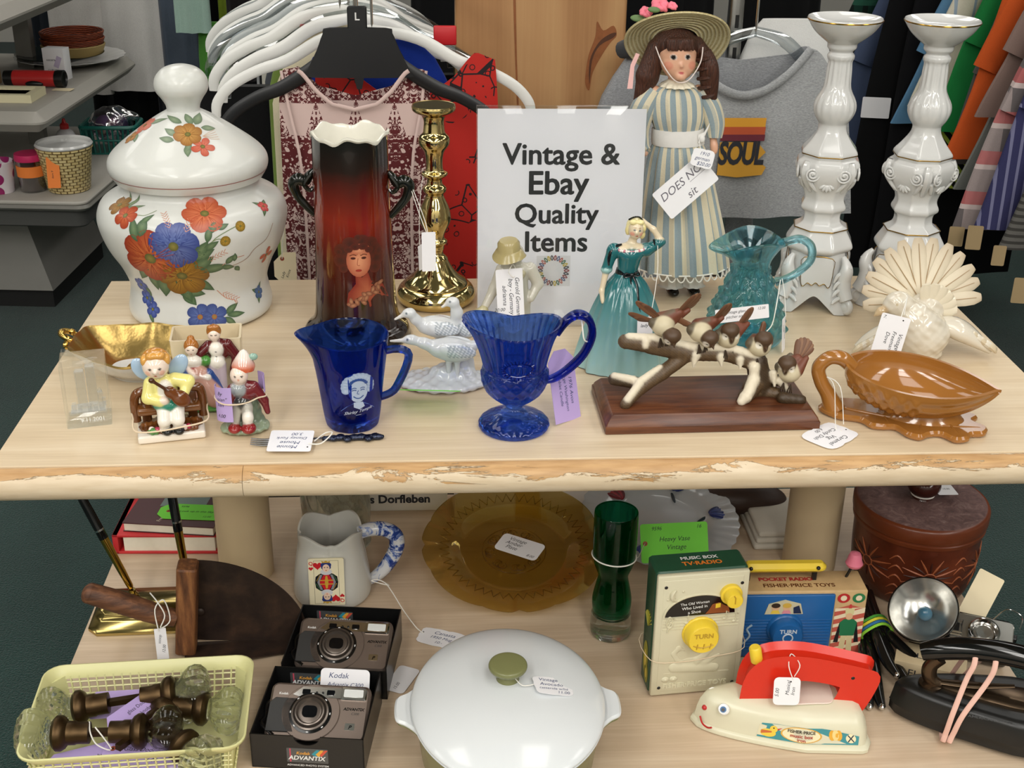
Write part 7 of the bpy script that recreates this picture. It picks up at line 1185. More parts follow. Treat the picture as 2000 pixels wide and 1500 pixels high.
MB().add(lathe([(14, -16), (18, -14), (43, 26), (43, 31), (41.6, 31), (20, -4), (0, -4)], 48), BLKG, RFX).build('reflector_shell', fl_); MB().add(ell((0, 0, 15), (9, 9, 11)), M('blue flash bulb', '#4a7890', .06, trans=.3), RFX).build('flash_bulb', fl_)
MB().add(tube([(40, 22, 34), (54, 34, 44), (72, 30, 40), (72, 18, 30)], .8, 6, 6), CHR).build('wire_loop', fl_)
tag('card', 'cream paper tag wired behind the old flash camera', (1.156, .172, ZL + .052), (60, 20, -24), 34, 62, 'rect', CREAMC, cat='card')
fb = thing('carton', 'cream flash bulb carton lying behind the black electric iron', 'carton', (1.062, .083, ZL), rot=(0, 0, -24)); b = MB(); b.add(box(84, 44, 24, .8, 1), M('cream carton', '#cbb894', .6)); b.add(text('FLASH', 15, .0), INK, xf((-4, -8, 24.2))); b.add(text('FLASH', 15, .0), INK, on(-4, -22.2, 5)); b.build('carton_body', fb)
cb_ = thing('cutlery_bundle', 'bundle of black handled cutlery tied with coloured rubber bands', 'cutlery', (1.0, .105, ZL), 0)
BAK = M('black bakelite', '#131211', .12)
for P, fx_ in (([(8, 118, 34), (2, 60, 22), (-12, 10, 14), (-30, -62, 7), (-34, -88, 5)], .5), ([(14, 118, 30), (8, 60, 26), (-2, 10, 18), (-16, -58, 8), (-20, -90, 6)], .5), ([(20, 116, 36), (14, 60, 34), (12, 16, 26), (20, -30, 12), (26, -52, 8)], .45), ([(26, 114, 30), (20, 60, 28), (24, 18, 28), (44, -22, 18), (58, -44, 10)], .45), ([(6, 112, 44), (6, 60, 38), (4, 18, 34), (6, -20, 22), (12, -44, 16)], .45)):
    b = MB(); b.add(tube(P, [5, 6, 7, 8, 5], 14, 6, flat=.7), BAK); b.add(ell(P[-1], (4, 5, 4), 12, 8), CHR); b.build('utensil', cb_)
for k, (c, z) in enumerate((('#4a9a3a', 0), ('#d8d03a', 1), ('#2f6a9a', 2), ('#8ac83a', 3))): MB().add(tube([(8 + 20 * math.cos(a), 40 - 6 * k + 4 * math.sin(2 * a), 27 + 16 * math.sin(a)) for a in np.linspace(0, 2 * PI, 24)[:-1]], 1.9, 6, 0, True), M('rubber ' + c[1:], c, .5)).build('rubber_band', cb_)

# ---------------------------------------------------------------- black electric iron
BI = M('black enamel', '#121211', .34, (80., .2)); BIH = M('black glossy handle', '#090909', .08); STN = M('tarnished nickel', '#5a4a3a', .25, (50., .3), metal=.9)
ZSQ = xf((0, 0, 0), (0, 0, 0), (1, 1, .83))
ei = thing('electric_iron', 'heavy black electric iron with a curved handle bound by pink rubber bands', 'iron', (1.0945, -.02, ZL), -19)
def hl(k, w, z, x0=-112, x1=108): return [(x * k, y * w, z) for x, y, _ in hull((1, 1, 0), 64, x0, x1, 50)]
b = MB(); b.X = ZSQ; b.add(loft([hl(1, 1, 8), hl(1, 1, 9), hl(1., .98, 20), hl(1.01, 1.0, 22), hl(1.0, 1.0, 24), hl(.97, .96, 50), hl(.94, .92, 54), hl(.86, .84, 57), hl(.78, .7, 57)]), BI)
for x, y in ((-80, 0), (90, -34), (90, 34)): b.add(lathe([(5, 0), (6, 8), (0, 8)], 14), BI, xf((x, y, 0)))
V, F = text('AMERICAN ELECTRICAL HEATER', 6, .01); b.add((np.c_[V[:, 0] + 14, -45.5 + 0 * V[:, 1] + V[:, 1] * .55, 54.2 + V[:, 1] * .45 - .0], F), M('embossed letter', '#2a2a29', .4)); b.build('sole_body', ei)
b = MB(); b.X = ZSQ; b.add(loft([[(x * .62 + 6, y * .42, z) for x, y, _ in hl(1, 1, 0)] for z in (56, 60)] + [[(x * .55 + 8, y * .3, 64) for x, y, _ in hl(1, 1, 0)]]), STN); b.add(lathe([(14, 56), (14, 60), (11, 61), (0, 61)], 28), STN, xf((-70, 0, 0))); b.add(tube([(-62, 0, 58), (-72, 0, 68), (-74, 0, 86), (-66, 0, 102)], [6, 5.5, 5.5, 6], 12, 5, flat=1.6), STN); b.add(tube([(78, 0, 58), (86, 0, 72), (84, 0, 92)], [6, 7, 7], 12, 5, flat=1.5), STN); b.add(tube([(-60, 0, 64), (-20, 0, 68), (20, 0, 78)], [5, 6, 3], 10, 4, flat=.6), STN); b.build('metal_bracket', ei)
MB().add(tube([(-86, 0, 90), (-66, 0, 98), (-36, 0, 105), (0, 0, 107), (40, 0, 103), (76, 0, 91), (98, 0, 77)], [10, 12.5, 13, 13.5, 13.5, 13, 11], 20, 5), BIH).build('handle', ei)
PKR = M('pink rubber', '#dcb0a0', .55)
for dx in (0, 22):
    b = MB(); b.X = ZSQ; b.add(tube([(-30 + dx, -17, 117), (-30 + dx, 0, 135), (-30 + dx, 17, 118), (-42 + dx * .6, 48, 40), (-50 + dx * .4, 40, 7), (-52 + dx * .3, -42, 6), (-50 + dx * .35, -48, 22), (-46 + dx * .5, -44, 54), (-36 + dx, -24, 96)], 3, 8, 5, True, .35), PKR); b.build('rubber_band', ei)
b = MB(); b.X = ZSQ
for P in ([(72, -14, 66), (84, -20, 74), (96, -12, 70), (100, 4, 74)], [(76, -18, 76), (84, -22, 66), (92, -22, 54)], [(74, 2, 78), (84, -8, 82), (94, -14, 76)], [(84, -20, 72), (102, -26, 60)]): b.add(tube(P, 4, 8, 5, flat=.4), M('blue tape', '#2a6098', .5))
b.build('blue_tie', ei)
tag('price_tag', 'white tag at the right edge beside the black electric iron', (1.146, -.098, ZL + .014), (50, 0, 30), 30, 44, 'round', lines=(('Iron', 7, 0, 4), ('8.00', 6, 0, -8)), string=[(1.148, -.09, ZL + .03), (1.153, -.06, ZL + .05), (1.158, -.05, ZL + .066)])
# ---------------------------------------------------------------- clothing on the racks
def drape(w, d, h, flare=.12, folds=5, amp=.12, seed=0, n=56, m=18, sh=.5):
    """hanging body of a garment in metres, top at z = 0: flattened tube with shoulders and folds"""
    rr = random.Random(seed); ph = rr.random() * 6; th = np.arange(n) * 2 * PI / n; R = []
    for j in range(m + 1):
        v = j / m; z = -h * v; k = min(1, sh + (1 - sh) * min(1, v * h / .11) ** .6); ww = w / 2 * k * (1 + flare * v); dd = d / 2 * min(1, .35 + v * 3.)
        c, s = np.cos(th), np.sin(th); x = ww * np.sign(c) * np.abs(c) ** .8; y = dd * np.sign(s) * np.abs(s) ** .7; f = amp * v * (np.sin(folds * x / w * 6.3 + ph) + .5 * np.sin(folds * 1.7 * x / w * 6.3 + ph * 2)); y = y + d * f; R.append(np.c_[x, y, np.full(n, z)])
    return loft(R)
def pattern(name, base, lines, rough=.9):
    """woven stripes and checks; lines = (axis 0 x or 2 z, repeat m, width share, colour)"""
    if name in MATS: return MATS[name]
    t = NT(name); col = None; sp = t.n('SeparateXYZ', {0: t.n('TexCoord').outputs['Object']}); f = t.noise(t.obj(), 500., 2.); c = t.mix(f, tuple(x * .85 for x in lin(base)), tuple(min(1, x * 1.1) for x in lin(base)))
    for ax, rep, wd, cc in lines:
        q = t.math('ADD', sp.outputs[0], t.math('MULTIPLY', sp.outputs[2], .9)) if ax == 1 else sp.outputs[ax]
        k = t.math('LESS_THAN', t.math('FRACT', t.math('DIVIDE', q, rep)), wd); c = t.mix(t.math('MULTIPLY', k, .8), c, cc)
    t.p(col=c, rough=rough, spec=.2); MATS[name] = t.m; return t.m
def garment(name, label, cat, loc, rz, w, d, h, mat, sleeve=None, group=None, seed=0, flare=.1, folds=4, amp=.12, sh=.5, rot=None):
    o = thing(name, label, cat, loc, rz, group); MB(1).add(drape(w, d, h, flare, folds, amp, seed, sh=sh), mat).build('body', o)
    if sleeve:
        L, r = sleeve
        for s in (-1, 1): MB(1).add(tube([(s * w * .42, 0, -.03), (s * w * .5, 0, -.09), (s * (w * .5 + .05), -.005, -L * .55), (s * (w * .5 + .085), -.01, -L)], [r * .7, r, r, r * .85], 16, 5, flat=.55), mat).build('sleeve', o)
    return o
def hanger(label, loc, rz, w, mat, hook=True, group=None, thick=.9, plate=False, drop=1.):
    o = thing('clothes_hanger', label, 'hanger', loc, rz, group); b = MB(); k = w / 430.
    if plate:
        b.add(prism(cr([(-40, 0), (40, 0), (48, -6), (58, -30), (74, -62), (66, -66), (-66, -66), (-74, -62), (-58, -30), (-48, -6)], 3, True), 10, 2), mat, xf((0, 5, 0)) @ FRONT); b.add(prism(rrect(28, 36, 3, 2, 0, 15), 9, 1.5), mat, xf((0, 4.5, 0)) @ FRONT); b.add(text('L', 15, .02), WRP, on(0, -4.8, 14)); b.add(prism([(-7, -66), (7, -66), (3, -84), (-3, -84)], 8, 1), mat, xf((0, 4, 0)) @ FRONT)
    a0 = (-40 if plate else -8); arm = [(0 + (50 if plate else 0), a0 + 4), (60, a0 - 10), (110, a0 - 42 * drop), (150, a0 - 58 * drop), (185, a0 - 80 * drop), (205, a0 - 106 * drop), (208, a0 - 128 * drop)]
    for s in (-1, 1): b.add(tube([(s * x * k, 0, z) for x, z in arm], [3, 3.8, 3.8, 3.5, 3.5, 3.4, 2.8], 14, 5, flat=3. * thick), mat)
    b.build('arms', o)
    if hook: MB().add(tube([(0, 0, 30 if plate else -4), (0, 0, 48), (0, 0, 62), (18, 0, 82), (8, 0, 104), (-14, 0, 98)], 2, 8, 5), CHR).build('hook', o)
    return o
BHG = M('black hanger plastic', '#16171a', .38); WHG = M('white hanger plastic', '#e4e4e0', .3); CHG = thinglass('clear hanger plastic', '#e6eaec', .02, .35)
# front dresses
FK = NT('folk print cotton'); sp = FK.n('SeparateXYZ', {0: FK.n('TexCoord').outputs['Object']}); fx_ = FK.math('PINGPONG', sp.outputs[0], .029)
v1 = FK.n('CombineXYZ', {0: fx_, 1: 0., 2: sp.outputs[2]}); n1 = FK.n('TexVoronoi', {'Vector': v1, 'Scale': 62.}, feature='DISTANCE_TO_EDGE').outputs[0]; n2 = FK.noise(v1.outputs[0], 150., 1., .5); n3 = FK.noise(v1.outputs[0], 36., 1.)
reg = FK.ramp(sp.outputs[2], [(0., 0.), (.5, 1.)]); zz = FK.math('MULTIPLY_ADD', sp.outputs[2], 1., .13); chest = FK.math('MULTIPLY', FK.math('GREATER_THAN', sp.outputs[2], -.1), FK.math('LESS_THAN', sp.outputs[2], -.052)); tri = FK.math('SUBTRACT', FK.math('MULTIPLY', FK.math('PINGPONG', sp.outputs[0], .029), 2.2), FK.math('MULTIPLY_ADD', sp.outputs[2], -.7, -.033))
s_ = FK.math('ADD', FK.math('MULTIPLY', n2, .62), FK.math('MULTIPLY', n3, .5)); s_ = FK.math('SUBTRACT', s_, FK.math('MULTIPLY', chest, FK.math('MULTIPLY', FK.math('GREATER_THAN', tri, .0), .3))); k = FK.math('MAXIMUM', FK.math('GREATER_THAN', s_, .6), FK.math('MULTIPLY', FK.math('LESS_THAN', FK.math('ABSOLUTE', FK.math('SUBTRACT', n2, .5)), .055), FK.math('GREATER_THAN', s_, .45)))
bd = FK.math('LESS_THAN', FK.math('ABSOLUTE', FK.math('ADD', sp.outputs[2], .108)), .0022); bd2 = FK.math('LESS_THAN', FK.math('ABSOLUTE', FK.math('ADD', sp.outputs[2], .128)), .0018); k = FK.math('MAXIMUM', k, FK.math('MAXIMUM', bd, bd2))
FK.p(col=FK.mix(k, '#cdb4ae', '#561519'), rough=.85); FOLK = FK.m
RD = NT('red print cotton'); vr = RD.n('TexVoronoi', {'Vector': RD.obj((1, .2, 1)), 'Scale': 30.}, feature='DISTANCE_TO_EDGE').outputs[0]; v2 = RD.n('TexVoronoi', {'Vector': RD.obj((1, .2, 1)), 'Scale': 62.}).outputs[0]; ring = RD.math('LESS_THAN', RD.math('ABSOLUTE', RD.math('SUBTRACT', v2, .24)), .045); nz = RD.noise(RD.obj(), 11., 2.)
RD.p(col=RD.mix(RD.math('MAXIMUM', RD.math('MULTIPLY', RD.math('LESS_THAN', vr, .03), RD.math('GREATER_THAN', nz, .5)), RD.math('MULTIPLY', ring, RD.math('GREATER_THAN', nz, .47))), '#b81e14', '#1c0e12'), rough=.8); RED = RD.m
def bodice(w0, w1, h, top, mat, o, y=0., nm='front_panel', amp=.008, nu=44, nv=26, t=.0015, bow=.02):
    P = np.zeros((nv, nu, 3))
    for i in range(nv):
        for j in range(nu):
            u = -1 + 2 * j / (nu - 1); v = i / (nv - 1); zt = top(abs(u)); x = u * (w0 + (w1 - w0) * v ** .8) - (.0 if v else 0); P[i, j] = (x, y - bow * (1 - u * u) * min(1, .3 + v * 2) + amp * v * math.sin(u * 13 + 2 * v), zt + (-h - zt) * v)
    MB(1).add(sheet(P, t), mat).build(nm, o)
ip = lambda xs, ys: (lambda u: float(np.interp(u, xs, ys)))
dA = thing('dress', 'sleeveless dress with dark red folk print on the black hanger', 'dress', (.34, .735, 1.062)); bodice(.112, .118, .5, ip([0, .3, .5, .66, .74, .95, 1], [-.058, -.05, -.03, -.006, 0, -.004, -.05]), FOLK, dA); bodice(.11, .116, .5, ip([0, .5, .7, .8, 1], [-.045, -.03, -.005, 0, -.06]), FOLK, dA, .012, 'back_panel', bow=-.01)
tt = thing('price_tag', 'cream card tag with brown eyelet hanging at the hem beside the floral jar', 'price tag', (.2265, .69, .765), rot=(84, 0, 0)); b = MB(); card(b, 34, 52, 'clip', CREAMC, (('Knox', 6, 6, -8, 70), ('Lady', 6, -2, -10, 70)), hole=(-4, 16), eye=True); b.build('card', tt); MB().add(tube([(-4, 16, 1), (-2, 40, 6), (3, 70, 12)], .5, 6), STR).build('string', tt)
MB(1).add(tube([(u * .112, -.0215 + .02 * u * u * .3, float(np.interp(abs(u), [0, .3, .5, .66, .74], [-.058, -.05, -.03, -.006, 0]))) for u in np.linspace(-.72, .72, 31)], .0012, 8, 0, flat=2.6), M('pale trim', '#cdb4ae', .8)).build('neckline_trim', dA)
for s_x in (-1, 1): MB(1).add(tube([(s_x * .106, -.006, -.004), (s_x * .097, -.012, -.06), (s_x * .082, -.02, -.16), (s_x * .08, -.022, -.4)], .0011, 8, 4, flat=2.), MATS['pale trim']).build('seam_trim', dA)
hanger('black plastic hanger marked with the letter L at the front of the rack', (.348, .722, 1.118), 0, 430, BHG, plate=True)
dB = thing('dress', 'red dress with thin black vine print behind the folk print dress', 'dress', (.415, .79, 1.075)); bodice(.135, .16, .55, ip([0, .3, .55, .7, .78, 1], [-.07, -.06, -.035, -.01, 0, -.012]), RED, dB, amp=.012)
hanger('wide white plastic hanger carrying the red dress behind the black hanger', (.365, .8, 1.11), 0, 500, WHG, group=None, thick=.8)
garment('top', 'royal blue top showing in the neckline of the red dress', 'top', (.365, .835, 1.085), 0, .26, .03, .5, cloth('royal blue jersey', '#0c2c86'), seed=3)
cl = [('cream', '#e3d8b8'), ('olive green', '#7c9448'), ('slate grey', '#55585f'), ('ivory', '#e8e4d6'), ('black', '#15161a'), ('pale grey', '#b9babc')]
for k in range(13):
    y = .875 + k * .042; m = (WHG, CHG, WHG, CHG)[k % 4]; nth = ('second', 'third', 'fourth', 'fifth', 'sixth', 'seventh', 'eighth', 'ninth', 'tenth', 'eleventh', 'twelfth', 'thirteenth', 'fourteenth')[k]
    hanger(f'{"white" if m is WHG else "clear"} plastic hanger, {nth} behind the red dress hanger', (.335 - .008 * k + .012 * math.sin(k * 2.3), y, 1.115), 3 * math.sin(k * 1.7), 440 + 12 * math.sin(k * 3.1), m, group='plastic hangers along the rack')
    if k % 2 == 0 and k < 12:
        nm, c = cl[k // 2]; garment('top', f'{nm} top on a hanger in the rack behind the red dress', 'top', (.315 - .008 * k, y + .012, 1.098 - .0), 2, .23, .03, .55, cloth(nm + ' knit', c), seed=k, sh=.35, flare=.04)
for lb, cc, x, y, z in (('red square size tag clipped on the hangers left of the black hanger', '#a8202c', .262, .93, 1.062), ('red plastic clip among the clear hangers right of the black hanger', '#c01c24', .475, .86, 1.072)):
    o = MB(1).add(box(.036, .008, .03, .003, 1), M('red tag ' + cc[1:], cc, .5)).build('size_tag', None, lb, loc=(x, y, z)); o['category'] = 'size tag'
# grey shirts right of the post
HG = NT('heather grey jersey'); f = HG.noise(HG.obj((260, 260, 900)), 1., 4., .7); HG.p(col=HG.ramp(f, [(.35, '#7c7e82'), (.65, '#9fa1a4')]), rough=.95); HG = HG.m
HT = NT('light heather'); f = HT.noise(HT.obj((260, 260, 900)), 1., 4., .7); HT.p(col=HT.ramp(f, [(.35, '#888a8c'), (.65, '#acaeb0')]), rough=.95); HT = HT.m
o = garment('sweatshirt', 'grey sweatshirt with a dark collar hanging left of the doll', 'sweatshirt', (.862, .93, 1.07), 0, .27, .07, .55, HG, None, seed=5, sh=.4); MB(1).add(tube([(-.1, -.005, -.016), (-.075, -.03, -.005), (-.03, -.035, .004), (.05, -.03, .006)], [.014, .018, .02, .018], 12, 5), cloth('charcoal rib', '#3c3e42')).build('collar', o)
ts = thing('t_shirt', 'light grey t-shirt printed with SOUL hanging behind the white candlesticks', 't-shirt', (.94, .815, 1.085)); bodice(.165, .2, .275, ip([0, .2, .4, .52, .6, .7, 1], [-.074, -.066, -.042, -.02, -.006, -.012, -.075]), HT, ts, bow=.02, t=.002, amp=.004)
bodice(.16, .195, .27, ip([0, .5, .6, .7, 1], [-.03, -.02, -.007, -.012, -.077]), HG, ts, .02, 'back_panel', bow=-.006)
P = [(x, -.010 - .012 * (1 - (x / .1) ** 2), -.077 + .07 * (abs(x) / .1) ** 1.9) for x in np.linspace(-.1, .1, 25)]; MB(1).add(tube(P, .0035, 8, 0, flat=2.), HT).build('collar_band', ts)
b = MB(1); X = xf((.006, -.0265, -.155), (86, 0, 0)); mt = lambda c: M('shirt print ' + c[1:], c, .7)
for z0, z1, c in ((.03, .044, '#d89a2a'), (.018, .03, '#b8502a'), (.008, .018, '#6a2030')): flat(b, [(-.04, z0), (.03, z0), (.031, z1), (-.04, z1)], mt(c), X, .0006)
flat(b, [(-.042, -.046), (-.01, -.05), (.03, -.046), (.036, -.034), (.022, -.022), (.034, -.01), (.02, .006), (-.04, .006)], mt('#c8932c'), X, .0004); b.add(text('SOUL', .05, .035, .12, 'CENTER', .9), INK, X @ xf((-.006, -.028, .0012), (0, 0, 0), (.62, 1, 1))); b.build('soul_print', ts)
hanger('clear plastic hanger in the neck of the grey soul t-shirt', (.955, .822, 1.105), 0, 330, CHG)
garment('shirt', 'white collared shirt with a red seam behind the grey soul t-shirt', 'shirt', (1.02, .875, 1.112), 0, .17, .04, .3, cloth('white poplin', '#d0d0ce'), None, seed=9)
up = thing('rack_upright', 'chrome square upright of the clothes rack beside the doll hat', 'rack post', (.933, .87, 0)); MB(1).add(box(.02, .02, 1.7, .002, 1), M('scratched chrome', '#9a9a98', .25, (30., .3), metal=1.)).build('square_tube', up); b = MB(1); [b.add(box(.006, .0006, .02), BLK, xf((0, -.0102, .8 + .05 * k))) for k in range(14)]; b.build('slot', up)
rk = thing('clothes_rail', 'chrome rail carrying the hangers behind the display table', 'rack', (.33, .70, 1.222)); MB(1).add(tube([(0, -.04, 0), (0, .9, 0)], .012, 14), CHR).build('rail', rk); MB(1).add(tube([(0, .9, .012), (0, .9, -1.222)], .015, 14), CHR).build('leg', rk)
# rack of shirts at the right: left edges face the shop floor
RK = [('shirt', 'dark green checked shirt at the far end of the right rack', '#16352c', ((0, .04, .4, '#0c0f10'), (2, .04, .4, '#2a5a48')), 1.60, 2.72, .45, .7), ('shirt', 'slate blue shirt at the far end of the right rack', '#4a5672', (), 1.635, 2.62, .45, .7), ('coat', 'long black coat hanging behind the left white candlestick', '#0c0c0e', (), 1.57, 2.46, .13, 1.05), ('coat', 'long black coat beside the navy plaid shirt', '#0f0f12', (), 1.63, 2.40, .13, 1.05),
      ('shirt', 'navy plaid shirt with a white tag on the right rack', '#1c2440', ((0, .06, .2, '#7c88a8'), (2, .06, .2, '#7c88a8')), 1.705, 2.52, .40, .75), ('shirt', 'faded denim blue shirt on the right rack', '#5a84a6', (), 1.745, 2.34, .60, .5), ('shirt', 'white and blue striped shirt on the right rack', '#ded8c6', ((0, .05, .15, '#8aa4c0'),), 1.772, 2.28, .66, .5), ('tie', 'black shirt with lime diagonal stripes on the right rack', '#14160f', ((1, .03, .42, '#b4c84a'),), 1.775, 2.22, .45, .75), ('shirt', 'bright green shirt on the right rack', '#1c7a3c', (), 1.79, 2.16, .62, .6), ('shirt', 'dark grey polo shirt beside the green shirt', '#5a5754', (), 1.80, 2.10, .55, .6),
      ('shirt', 'bright orange shirt on the right rack', '#d05a26', (), 1.765, 2.02, .585, .6), ('shirt', 'light grey shirt between the orange and tan shirts', '#7f817c', (), 1.79, 1.957, .52, .6), ('shirt', 'mauve tan short sleeved shirt on the right rack', '#8f7870', (), 1.80, 1.898, .72, .4), ('shirt', 'grey teal shirt in front of the mauve shirt', '#667670', (), 1.80, 1.84, .5, .6), ('shirt', 'pink and grey plaid shirt on the right rack', '#a89a98', ((0, .11, .45, '#5c585a'), (2, .1, .45, '#c46a6a'), (2, .1, .12, '#ddd4d0')), 1.728, 1.78, .47, .75), ('shirt', 'purple pinstriped shirt on the right rack', '#3c3c64', ((0, .022, .3, '#8a8aac'),), 1.745, 1.72, .49, .75),
      ('shirt', 'grey striped shirt cuff at the near end of the right rack', '#6a6864', ((2, .016, .45, '#34322f'),), 1.785, 1.66, .46, .75), ('trousers', 'grey trousers at the near end of the right rack', '#707274', (), 1.80, 1.6, .42, .8), ('trousers', 'brown trousers at the right edge of the picture', '#4a352c', (), 1.815, 1.54, .40, .8)]
for i, (nm, lb, c, ln, x0, y, zb, h) in enumerate(RK):
    mt_ = pattern('rack cloth %02d' % i, c, ln); wd = .4; o = thing('clothing_' + nm if nm == 'tie' else nm, lb, nm if nm != 'tie' else 'shirt', (x0 + .2 + h * .23 * .6, y, zb + h), 0)
    if nm == 'tie': o.name = 'shirt'
    slope = .27 if nm not in ('coat', 'trousers') else .08; R = []; n = 40; th = np.arange(n) * 2 * PI / n
    for j in range(15):
        v = j / 14; c1, s1 = np.cos(th), np.sin(th); xl = -.2 + h * slope * (.5 - v) + .012 * math.sin(v * 5 + i); xr = .22; R.append(np.c_[(xl + xr) / 2 + (xr - xl) / 2 * np.sign(c1) * np.abs(c1) ** .8, (.019 + .003 * math.sin(i * 2.1)) * min(1, .4 + v * 3) * np.sign(s1) * np.abs(s1) ** .6 + .006 * v * np.sin(6 * c1 + i), np.full(n, -h * v)])
    MB(1).add(loft(R), mt_).build('body', o)
    if nm == 'shirt': MB(1).add(tube([(-.15 + h * slope * .45, -.012, -.06), (-.17 + h * slope * .2, -.014, -h * .35), (-.185 - h * slope * .1, -.015, -h * .62)], [.017, .02, .018], 14, 5, flat=2.), mt_).build('sleeve', o)
KRAFT = M('kraft card', '#b39a72', .75)
for lb, (x, y, z), w_, h_, cc in (('kraft price tag hanging lowest from the grey trousers at the right', (1.80, 1.515, .405), .032, .062, KRAFT), ('kraft tag under the pink plaid shirt', (1.735, 1.76, .455), .036, .05, KRAFT), ('folded kraft tag under the purple pinstriped shirt', (1.75, 1.69, .475), .036, .06, KRAFT), ('kraft tag below the grey striped cuff', (1.79, 1.63, .45), .03, .05, KRAFT), ('pair of white store tags on the navy plaid shirt', (1.73, 2.44, .62), .08, .06, PAPER)):
    o = MB(1).add(prism(rrect(w_, h_, .003, 2), .001), cc, FRONT).build('price_tag', None, lb, loc=(x, y, z), rz=-12); o['category'] = 'price tag'
# trousers and tops at the back left
for nm, lb, c, x, y, zb, w, h in (('trousers', 'left pair of white trousers above the shelf fixture', '#cfccc8', -.648, 2.95, .55, .17, .7), ('trousers', 'right pair of white trousers hanging lower behind the jar', '#d6d4d1', -.475, 2.93, .565, .185, .75), ('trousers', 'dark jeans left of the white trousers', '#20262e', -.785, 3.05, .66, .1, .6), ('trousers', 'navy trousers right of the white trousers', '#0f141f', -.385, 2.98, .45, .09, .8), ('jeans', 'grey blue jeans beside the navy trousers', '#4c5664', -.33, 2.9, .64, .11, .6), ('top', 'mint green top on the back left rack', '#9cb8ac', -.25, 2.70, .78, .1, .5), ('top', 'bright green top hanging lower on the back left rack', '#4c8a34', -.205, 2.74, .60, .09, .22), ('top', 'lime green top on the back left rack', '#8aa030', -.165, 2.95, .70, .09, .6), ('top', 'black top beside the lime green top', '#141012', -.125, 2.8, .62, .08, .6), ('top', 'khaki top behind the first white hangers', '#8a8468', -.09, 3.05, .66, .1, .6), ('top', 'grey top at the edge of the back left rack', '#8f8c88', -.02, 3.1, .66, .1, .6)):
    garment(nm, lb, nm, (.46 + (x - .46) * 1.08, y + .33, 1.43 + (zb - 1.43) * 1.08 + h), -3, w * 1.06, .05, h, cloth('back cloth ' + c[1:], c, sc=300.), seed=int(y * 100), folds=2, flare=.06, sh=.8)
for k, x in enumerate((-.6, -.22, .16, .54, .92, 1.3, 1.68)):
    garment('coat', f'added black coat shading the ground behind the racks, {("first", "second", "third", "fourth", "fifth", "sixth", "seventh")[k]} from the left', 'coat', (x, 3.5 + .04 * (k % 2), 1.25), 0, .32, .1, 1.2, cloth('black wool', '#0b0b0d'), group='added black coats', seed=k, sh=.7)  # row of dark coats added so the ground behind the racks is shaded
for k, x in enumerate((.15, .45)): garment('skirt', ('added long black skirt shading the floor left under the hanger rack', 'added long black skirt shading the floor right under the hanger rack')[k], 'skirt', (x, 1.0 + .1 * k, .98), 0, .34, .06, .9, cloth('black wool', '#0b0b0d'), group='added black skirts', seed=k + 20, sh=.7)  # dark skirts added to keep the floor under the hanger rack in shade

# ---------------------------------------------------------------- goods on the grey fixture
ZU, ZW = .6455, .4055
WIC = NT('rust wicker'); n_ = WIC.n('TexWave', {0: WIC.obj((1, 1, 1)), 'Scale': 60., 'Distortion': 3.}, bands_direction='Z').outputs[1]; WIC.p(col=WIC.ramp(n_, [(.2, '#5a2410'), (.7, '#a84a22')]), rough=.6).bump(n_, .003); WIC = WIC.m
pl = thing('serving_plate', 'large white plate with ruffled rim under the dark tray on the grey fixture', 'plate', (-.678, 2.93, ZU)); MB().add(lathe([(0, 0), (70, 0), (110, 12), (165, 26), (166, 28), (108, 16), (0, 4)], 80, rf=lambda th, z, i: 1 + .015 * np.sin(22 * th) * (z > 20)), PORC).build('plate', pl)
tr = thing('tray', 'dark green oval tray under the rust wicker baskets', 'tray', (-.705, 2.915, ZU + .027)); MB().add(lathe([(0, 0), (100, 0), (132, 9), (134, 11), (100, 5), (0, 4)], 64), M('dark green enamel', '#16241e', .2)).build('tray', tr)
for k in range(3): o = thing('wicker_basket', ('lowest tan wicker basket in the stack', 'middle wicker basket in the stack', 'top rust wicker basket in the stack')[k], 'basket', (-.665, 2.93, ZU + .033 + .0195 * k), group='wicker baskets'); MB().add(lathe([(0, 0), (86, 0), (94, 20), (97, 28), (94, 31), (90, 27), (82, 6), (0, 6)], 56, rf=lambda th, z, i: 1 + .012 * np.sin(30 * th + i * PI)), WIC if k else M('tan wicker', '#a8905a', .6)).build('basket', o)
wb = thing('carton', 'small white printed carton on the grey fixture in front of the baskets', 'carton', (-.655, 2.70, ZU), -12); b = MB(); b.add(box(66, 40, 92, 1, 1), PAPER); b.add(text('ASSORTMENT', 7, .01), INK, on(0, -20.3, 56)); b.add(text('12 PACK', 9, .01), INK, on(-4, -20.3, 26)); b.add(box(16, .4, 34), M('lilac sticker', '#c8bcd8', .6), xf((6, -20.4, 38), (0, 24, 0))); b.build('carton_body', wb)
ft = thing('flashlight', 'red and black flashlight lying on the grey fixture', 'flashlight', (-.69, 2.59, ZU + .024), rot=(0, 90, -5)); b = MB(); b.add(lathe([(0, -62), (22, -62), (23, -58), (23, 60), (0, 60)], 32), M('red plastic', '#b82a2a', .3)); b.build('red_barrel', ft); b = MB(); b.add(lathe([(0, 60), (23.5, 60), (25, 66), (25, 84), (21, 86), (19, 80), (0, 78)], 32), BLK); b.build('lamp_head', ft); b = MB(); b.add(lathe([(0, -88), (21, -88), (22.5, -62), (0, -62)], 32), BLK); b.build('tail_cap', ft); MB().add(ell((12, -20, 2), (10, 8, 26)), BLK).build('switch', ft)
